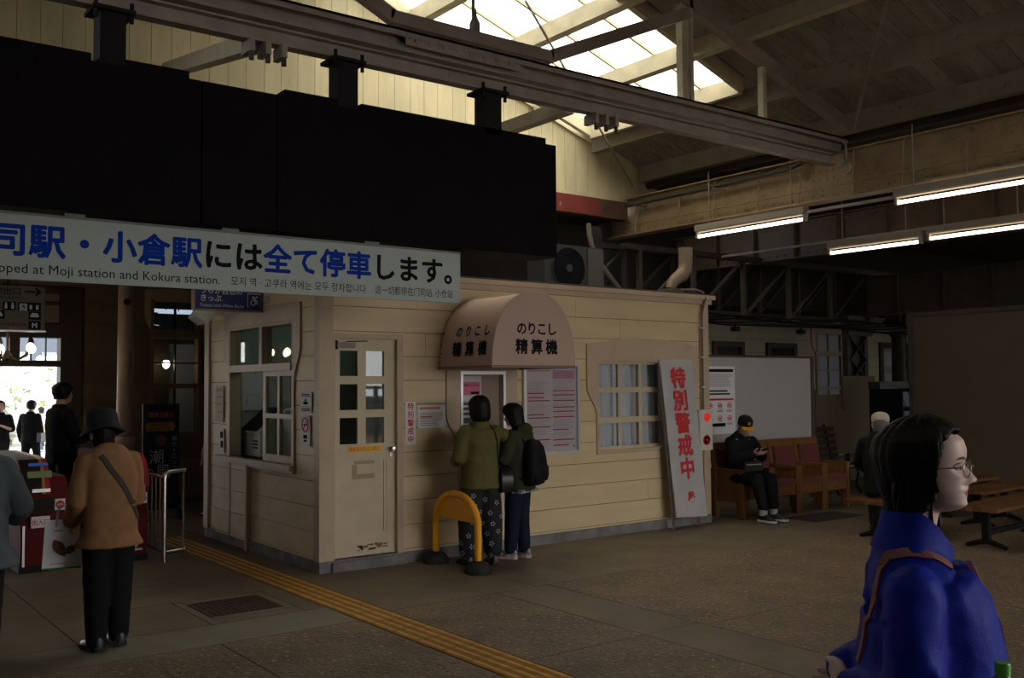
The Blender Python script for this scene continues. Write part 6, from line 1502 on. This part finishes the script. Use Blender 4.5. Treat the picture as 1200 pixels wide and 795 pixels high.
for z, w_, d_ in ((.70, .10, .04), (.72, .135, .06), (.82, .145, .078), (.95, .14, .074), (1.06, .12, .062), (1.12, .09, .04), (1.135, .03, .02)):
    rs.append([V((w_*math.copysign(abs(math.cos(a))**.7, math.cos(a)), -.125-d_*.9+d_*math.copysign(abs(math.sin(a))**.7, math.sin(a)), z)) for a in [k*math.pi/10 for k in range(20)]])
bpk = pm(MB().rings(rs), 'backpack', cloth('backpack_black', (0.010, 0.010, 0.012), 0.6), t, True, 60)
for sx in (-1, 1):
    s_ = pm(MB().tube([(sx*.09, -.13, 1.10), (sx*.105, -.06, 1.20), (sx*.105, .03, 1.19), (sx*.12, .10, 1.08), (sx*.14, .10, .95), (sx*.15, -.02, .80), (sx*.12, -.14, .76)], .015, 8), 'strap', LBLK, t); s_.parent = bpk
s_ = pm(MB().box(.125, .148, -.20, -.17, .93, .98), 'tag', PAPER_D, t, False); s_.parent = bpk
s_ = pm(MB().rings([[V((w_*math.cos(a), -.262-.03*abs(math.sin(a))*f_, z)) for a in [k*math.pi/6 for k in range(7)]]+[V((0, -.23, z))] for z, w_, f_ in ((.75, .10, .6), (.80, .12, 1), (.88, .115, .9), (.90, .09, .4))]), 'front_pocket', cloth('backpack_black', (0.01,)*3), t, True); s_.parent = bpk
# --- seated man in a cap
t, P, HM, hh = person('man in black with a black and yellow cap sitting and looking at a phone', (9.60, 8.05, 0), R_(168), 1.66,
    J=dict(sit=True, pelvis=(0, .02, .50), waist=(0, .0, .64), chest=(0, .02, .80), neck=(0, .07, 1.0), head=(0, .13, 1.12), sR=(.16, .05, .93), sL=(-.16, .05, .93), eR=(.22, .17, .74), eL=(-.22, .17, .74), wR=(.05, .36, .80), wL=(-.06, .36, .80),
           dR=(-.35, 1, .15), dL=(.35, 1, .15), pR=(-.4, 0, 1), pL=(.4, 0, 1), cR=.9, cL=.9,
           hR=(.09, .06, .49), hL=(-.09, .06, .49), kR=(.10, .46, .50), kL=(-.12, .44, .50), aR=(.09, .56, .09), aL=(-.11, .50, .09), tR=(-.1, 1, 0), tL=(-.3, 1, 0)),
    top=dict(mat=BLK, hem=.3, inf=.022, fold=.006), bottom=dict(mat=BLK, wide=1.1, cuff=.06), shoes=dict(mat=SHOEB, sole=WSOLE, sock=mat('sock_grey', (0.4,)*3)),
    hair=dict(kw=dict(length=-.15, thick=.02), mat=mat('hair_grey', (0.12,)*3)), head=(-12, -24))
cpb = pm(MB().rings([[HM @ V((r*math.cos(a), r*1.12*math.sin(a)-.005, z)) for a in [k*math.pi/14 for k in range(28)]] for r, z in ((.088, .030), (.09, .06), (.085, .095), (.06, .125), (.02, .138), (.004, .139))]), 'cap', BLK, t, True, 60)
cpv = pm(MB().rings([[HM @ V((.075*s_, .075+y*(1-.55*s_*s_), .036-.10*y-.012*s_*s_+dz)) for s_ in [k/6-1 for k in range(13)]]+[HM @ V((.075*s_, .075+y*(1-.55*s_*s_), .030-.10*y-.012*s_*s_+dz)) for s_ in [1-k/6 for k in range(13)]] for y, dz in ((-.02, 0), (.03, .002), (.07, 0), (.09, -.003))]), 'visor', mat('cap_yellow', (0.62, 0.30, 0.02), 0.6), t, True, 50); cpv.parent = cpb
em = MB(); em.box(-.016, .016, .094, .099, .065, .10); em.v = [tuple(HM @ V(v)) for v in em.v]
e_ = pm(em, 'cap_emblem', mat('emblem_gold', (0.5, 0.3, 0.05), 0.5), t, False); e_.parent = cpb
pm(MB().prism([(-.028, .955), (.028, .955), (.004, .85), (-.004, .85)], 'y', .145, .158), 'shirt', PAPER_D, t, False)
single_ph = thing('phone', 'small dark phone in the hands of the seated man', 'phone', (9.6, 7.6, .8))
W = Matrix.Translation((9.60, 8.05, 0)) @ Matrix.Rotation(R_(168), 4, 'Z')
mbp = MB().obox((0, .475, .845), (.075, .14, .01), Matrix.Rotation(R_(28), 3, 'X')); mbp.v = [tuple(W @ V(v)) for v in mbp.v]
mbp.build('case', BLACKM, single_ph)
mbp = MB().obox((0, .472, .852), (.066, .125, .003), Matrix.Rotation(R_(28), 3, 'X')); mbp.v = [tuple(W @ V(v)) for v in mbp.v]
mbp.build('screen', mat('phone_screen', (0.1, 0.1, 0.12), 0.2, emit=((0.6, 0.65, 0.8), 0.15)), single_ph)
pouch = thing('waist_pouch', 'black pouch with a zip on the lap of the seated man', 'bag', (9.58, 7.85, .58))
mbp = MB().obox((.02, .235, .645), (.27, .16, .11)); mbp.v = [tuple(W @ V(v)) for v in mbp.v]; mbp.build('body', LBLK, pouch)
mbp = MB().obox((.02, .153+.165, .668), (.22, .006, .010)); mbp.v = [tuple(W @ V(v)) for v in mbp.v]; mbp.build('zip', ALU, pouch)
# --- seated man in a pale cap, mostly hidden
t, P, HM, hh = person('man in a pale cap sitting on the bench behind the woman in blue', (9.45, 6.0, 0), R_(-60), 1.70,
    J=dict(sit=True, pelvis=(0, .02, .53), waist=(0, .0, .68), chest=(0, .02, .86), neck=(0, .05, 1.07), head=(0, .09, 1.20), sR=(.165, .03, 1.0), sL=(-.165, .03, 1.0), eR=(.23, .12, .78), eL=(-.23, .12, .78), wR=(.10, .36, .66), wL=(-.10, .36, .66),
           hR=(.09, .06, .51), hL=(-.09, .06, .51), kR=(.10, .46, .50), kL=(-.10, .46, .50), aR=(.10, .50, .09), aL=(-.10, .50, .09)),
    top=dict(mat=BLK, hem=.3, inf=.02), bottom=dict(mat=DK), shoes=dict(mat=SHOEB), hair=dict(kw=dict(length=-.15, thick=.02), mat=mat('hair_grey', (0.12,)*3)), vox=.014, detail=False)
cpb = pm(MB().rings([[HM @ V((r*math.cos(a), r*1.12*math.sin(a)-.005, z)) for a in [k*math.pi/14 for k in range(28)]] for r, z in ((.092, .030), (.094, .06), (.089, .095), (.06, .122), (.02, .134), (.004, .135))]), 'cap', mat('cap_cream', (0.45, 0.40, 0.31), 0.8), t, True, 60)
# ------------------------------------------------------------------ woman in blue, close to the camera
BLUE = mat('coat_blue', (0.010, 0.024, 0.33), 0.55, var=0.15, scale=5, bump=0.12, bscale=180, spec=0.12)
rv = ray(1077, 546); los = V((rv.x, rv.y, 0)).normalized(); rt = V((los.y, -los.x, 0))   # line of sight, picture right across it
def facing(deg): return rt*math.cos(R_(deg))-los*math.sin(R_(deg))   # deg turned towards the camera
fdir = facing(-10)
hp = V((0, 0, EYE))+ray(1077, 546)*(2.40/FPX)
ang = math.atan2(fdir.y, fdir.x)-math.pi/2
Hw = 1.58
t = thing('person', 'woman in a bright blue coat and glasses in profile at the lower right', 'person', (hp.x, hp.y, 0)); t.rotation_euler.z = ang
zh = hp.z
hh = 0.222
HM = Matrix.Translation((0, .02, zh)) @ Matrix.Rotation(R_(-20), 4, 'Z') @ Matrix.Rotation(R_(4), 4, 'X')
mb = MB(); head_mb(mb, HM, hh, 64, 72, False)
nk = V((0, -.03, zh-.175))
limb(mb, [nk+V((0, .005, -.02)), V((0, .0, zh-.07))], [.05, .05], 20)
SR, SL_2 = V((.145, -.045, zh-.275)), V((-.145, -.045, zh-.275))
ER, EL = V((.205, -.06, .94)), V((-.205, -.05, .94))
WR, WL = V((.05, -.185, .915)), V((-.03, -.195, .935))
torso_mb(mb, [(V((0, -.02, .78)), .13, .10), (V((0, -.01, .86)), .155, .115), (V((0, 0, 1.0)), .135, .105), (V((0, .0, 1.14)), .14, .10), (V((0, -.015, zh-.275)), .135, .065), (V((0, -.025, zh-.225)), .075, .05), (nk, .05, .048)], (1, 0, 0))
for S, E_, W_ in ((SR, ER, WR), (SL_2, EL, WL)): limb(mb, [S, E_, W_], [.044, .040, .026])
hand_mb(mb, WR, (-.9, -.15, -.25), (0, -1, .2), 1, .95, .8)
hand_mb(mb, WL, (.55, -.25, -.75), (0, 1, 0), -1, .95, .6)
for sx in (-1, 1):
    limb(mb, [(sx*.085, -.01, .82), (sx*.085, .0, .44), (sx*.085, -.02, .08)], [.085, .055, .035])
    limb(mb, [(sx*.085, -.02, .04), (sx*.09, .12, .03)], [.035, .025])
FS = mat('skin_face', (0.72, 0.53, 0.46), 0.45, var=0.06, scale=14, bump=0.02, bscale=120)
LIP = mat('lips', (0.36, 0.10, 0.12), 0.4)
HI = HM.inverted()
def lipsel(c):
    q = HI @ c
    return 1 if (q.y > .27*hh and abs(q.x) < .115*hh*(1-abs(q.z/hh+.298)/.06) and -.355 < q.z/hh < -.245) else 0
solid(mb, 'body', FS, t, .0042, 1, extra=([LIP], lipsel))
# eyes, brows
for sx in (-1, 1):
    ey = MB().sphere((0, 0, 0), (.058*hh, .05*hh, .04*hh), 14, 10)
    ey.v = [tuple(HM @ (V(v)+V((sx*.14*hh, .302*hh, -.015*hh)))) for v in ey.v]
    e_ = pm(ey, 'eye', mat('eye_white', (0.55, 0.52, 0.5), 0.3), t)
    ir = MB().sphere((0, 0, 0), (.03*hh, .012*hh, .03*hh), 12, 8); ir.v = [tuple(HM @ (V(v)+V((sx*.142*hh, .345*hh, -.017*hh)))) for v in ir.v]
    i_ = pm(ir, 'iris', INK, t); i_.parent = e_
    br = MB().tube([HM @ V((sx*x*hh, y*hh, z*hh)) for x, y, z in ((.06, .385, .070), (.12, .372, .082), (.18, .342, .078), (.235, .29, .055))], [.003, .0042, .004, .002], 8)
    pm(br, 'eyebrow', mat('brow', (0.06, 0.045, 0.04), 0.8), t)
    lid = MB().tube([HM @ V((sx*x*hh, y*hh, z*hh)) for x, y, z in ((.075, .335, -.012), (.115, .353, .012), (.16, .345, .014), (.21, .30, -.008))], [.003, .0045, .0045, .003], 8)
    pm(lid, 'eyelid', FS, t)
# short dark hair swept over the ears, falling to the nape
rs = []; NT, NH = 56, 120
for i in range(NT+1):
    tt = -.16+1.16*i/NT; row = []
    for k in range(NH):
        th = 2*math.pi*k/NH; a = abs((th+math.pi) % (2*math.pi)-math.pi)
        tc = min(max(tt, .30+.22*min(1, max(0, (a-1.5)/.5)) if a > 1.4 else max(0, tt)), 1)
        x, y = head_point(th, tc)
        # hairline: fringe high at the forehead, sloping down in front of the ear, jaw length at the side
        if a < .55: line = .80
        elif a < 1.08: line = .80+(.72-.80)*(a-.55)/.53
        elif a < 1.36: line = .72+(.14-.72)*((a-1.08)/.28)
        else: line = .14+(-.12-.14)*min(1, (a-1.36)/.6)
        line += .035*math.sin(k*2.3)*math.sin(k*.7)*(1 if a > .9 else .4)
        mk = max(0.0, min(1.0, (tt-line)/.045+.5))
        vol = .045+.045*math.exp(-((tt-.78)/.28)**2)+(.055 if a > 1.9 else .01)*math.exp(-((tt-.48)/.3)**2)
        if tt < .05: vol += -.5*(.05-tt)**1.5*(1 if a > 2 else .6)
        n = noise.noise(V((th*9, tt*1.5, 3)))*.022+noise.noise(V((th*26, tt*2.0, 9)))*.012
        vol *= .4 if a < .7 else (.4+.6*(a-.7)/.6 if a < 1.3 else 1)
        r = (vol+n*(.4 if a < 1.1 else 1))*mk-(1-mk)*.09
        d = V((x, y+.03, 0)); L = max(d.length, .05); d *= (L+r)/L
        if tt < .30 and a > 1.5: d.y += .05*(.30-tt)*(1 if a > 2.2 else .4); d *= (1-.12*(.30-tt))
        row.append(HM @ V((d.x*hh, (d.y-.03)*hh, (tt-.5+.085*max(0, (tt-.55)/.45))*hh)))
    rs.append(row)
pm(MB().rings(rs), 'hair', HAIRM, t, True, 80)
# locks in front of the ear and at the nape
lk = MB(); random.seed(11)
for sx in (-1, 1):
    for k in range(16):
        u = k/15; x0 = sx*(.325+.03*random.random()); y0 = .09-.28*u+random.uniform(-.02, .02); z0 = .17-.1*u
        L = .42+.12*random.random()+.1*u
        lk.tube([HM @ V(((x0+sx*.015*math.sin(j*1.1))*hh, (y0-.03*j+.025*math.sin(j+k))*hh, (z0-L*j/4)*hh)) for j in range(5)], [.007, .010, .010, .008, .0015], 7)
pm(lk, 'hair_locks', HAIRM, t)['kind'] = 'stuff'
# glasses
gl = thing('glasses', 'thin metal framed glasses worn by the woman in blue', 'glasses', (hp.x, hp.y, zh))
Wm = Matrix.Translation((hp.x, hp.y, 0)) @ Matrix.Rotation(ang, 4, 'Z')
GM = mat('glasses_metal', (0.25, 0.2, 0.17), 0.3, metal=0.9)
def gp(mb, name, m, par=None, smooth=True):
    mb.v = [tuple(Wm @ (HM @ (V(v)*hh))) for v in mb.v]; return mb.build(name, m, par or gl, smooth)
for sx in (-1, 1):
    ring = [(sx*.145+.098*math.cos(a), .435-.045*abs(sx*.145+.098*math.cos(a))/.25, -.045+.078*math.sin(a)) for a in [k*math.pi/14 for k in range(28)]]
    r_ = gp(MB().tube(ring, .0075, 6, True), 'rim', GM)
    gp(MB().add(ring, [tuple(range(28))]), 'lens', glass_mat('spectacle_lens', (0.93, 0.93, 0.93), 0.02), None, False)
    gp(MB().tube([(sx*.24, .392, -.02), (sx*.315, .36, -.012), (sx*.362, .15, -.01), (sx*.368, -.05, -.02), (sx*.36, -.13, -.09)], .0085, 6), 'temple_arm', GM)
gp(MB().tube([(-.05, .43, -.03), (-.02, .455, -.012), (.02, .455, -.012), (.05, .43, -.03)], .0085, 6), 'bridge', GM)
# coat
mb = MB()
torso_mb(mb, [(V((0, .0, .70)), .235, .195), (V((0, .0, .85)), .215, .185), (V((0, .012, 1.0)), .19, .165), (V((0, .005, 1.12)), .175, .145), (V((0, -.02, zh-.29)), .165, .105), (V((0, -.028, zh-.245)), .140, .09), (V((0, -.032, zh-.205)), .095, .078), (V((0, -.03, zh-.165)), .074, .070)], (1, 0, 0), 40)
for S, E_, W_ in ((SR, ER, WR), (SL_2, EL, WL)):
    limb(mb, [S+V((0, 0, -.005)), E_, E_.lerp(W_, .88)], [.064, .064, .046], 22)
# sleeve folds: ridges round the upper arm and elbow
for S, E_ in ((SR, ER), (SL_2, EL)):
    ax = (E_-S).normalized(); u = ax.cross(V((0, 1, 0))).normalized(); v_ = ax.cross(u)
    for k in range(5):
        c = S.lerp(E_, .30+.15*k); tilt = .5*math.sin(k*2.1)
        pts = [c+(u*math.cos(a)+v_*math.sin(a))*.062+ax*(.03*tilt*math.cos(a+k)) for a in [j*math.pi/7+k for j in range(10)]]
        limb(mb, pts[::3], [.004, .016, .016, .004], 8)
coat = solid(mb, 'coat', BLUE, t, .007, 5, .004, 11)
# raised collar with a lapel at the front
cl = MB(); rs = []
for z, rx, ry, oy in ((zh-.205, .098, .088, -.03), (zh-.16, .078, .076, -.024), (zh-.128, .071, .072, -.016), (zh-.131, .064, .065, -.016), (zh-.17, .068, .066, -.024)):
    row = []
    for k in range(40):
        a = 2*math.pi*k/40; f = max(0, math.sin(a))
        row.append(V((rx*math.cos(a), oy+ry*math.sin(a)*(1+.25*f), z-.075*f*f+.022*(1-f)*(1 if z > zh-.15 else .4))))
    rs.append(row)
pm(cl.rings(rs, False, True), 'collar', BLUE, t, True, 60)
pm(MB().rings([[V((x+dx, y+dy, z)) for dx, dy in ((-.02, 0), (.012, -.006), (.012, .008), (-.02, .014))] for x, y, z in ((.03, .095, zh-.22), (.04, .13, zh-.30), (.042, .155, zh-.36), (.03, .17, zh-.44))]), 'inner_scarf', mat('scarf_mauve', (0.25, 0.10, 0.15), 0.8), t, True)
pm(ribbon(coat, [(.06, -.17, zh-.46), (.075, -.17, zh-.36), (.085, -.14, zh-.26), (.085, -.09, zh-.205), (.085, -.03, zh-.20), (.08, .04, zh-.24)], .011, .003), 'bag_strap', mat('strap_pink', (0.26, 0.10, 0.09), 0.7), t, False)
pm(MB().tube([V((0, .168, .98))+V((0, .03*0, 0)), (0, .182, .86), (0, .196, .72)], .004, 6), 'coat_zip', INK, t)
# trousers and shoes below the picture
mb = MB(); torso_mb(mb, [(V((0, -.01, .70)), .15, .12), (V((0, -.01, .82)), .17, .13)], (1, 0, 0))
for sx in (-1, 1): limb(mb, [(sx*.085, -.01, .78), (sx*.085, .0, .44), (sx*.085, -.02, .1)], [.095, .072, .06])
solid(mb, 'trousers', DK, t, .014, 2)
for sx in (-1, 1): pm(MB().rings([[V((sx*.085+.045*w_*math.cos(k*math.pi/7), y, .0+.01+hv*max(0, math.sin(k*math.pi/7)))) for k in range(14)] for y, w_, hv in ((-.09, .5, .05), (-.07, .9, .09), (0, 1, .085), (.08, 1.05, .06), (.15, .8, .04), (.175, .4, .02))]), 'shoe', SHOEB, t)
# bag at her front with the green-capped bottle
cb_ = V((0, 0, EYE))+ray(1175, 784)*(2.06/FPX); lb = Wm.inverted() @ cb_
bgp2 = cb_
sb = thing('handbag', 'dark handbag carried at the front of the woman in blue below the bottle', 'bag', (bgp2.x, bgp2.y, .70))
mbp = MB().rings([[V((lb.x+.06*sx*w_, lb.y+.11*sy, z)) for sx, sy in ((-1, -1), (1, -1), (1, 1), (-1, 1))] for z, w_ in ((.68, 1.0), (.78, 1.05), (.88, .8))]); mbp.v = [tuple(Wm @ V(v)) for v in mbp.v]
mbp.build('body', LBLK, sb)
cb_ = V((0, 0, EYE))+ray(1175, 784)*(2.06/FPX)
bo = thing('bottle', 'plastic bottle with a bright green cap at the bottom right corner', 'bottle', (cb_.x, cb_.y, cb_.z-.2))
MB().lathe([(.031, -.215), (.033, -.20), (.033, -.06), (.028, -.035), (.0135, -.012), (.0135, .0)], cb_, 18).build('body', mat('bottle_plastic', (0.25, 0.30, 0.32), 0.15), bo, True)
MB().lathe([(.0155, -.012), (.0158, .010), (.0145, .013), (.002, .0135)], cb_, 22).build('cap', mat('cap_green', (0.10, 0.42, 0.05), 0.4), bo, True)
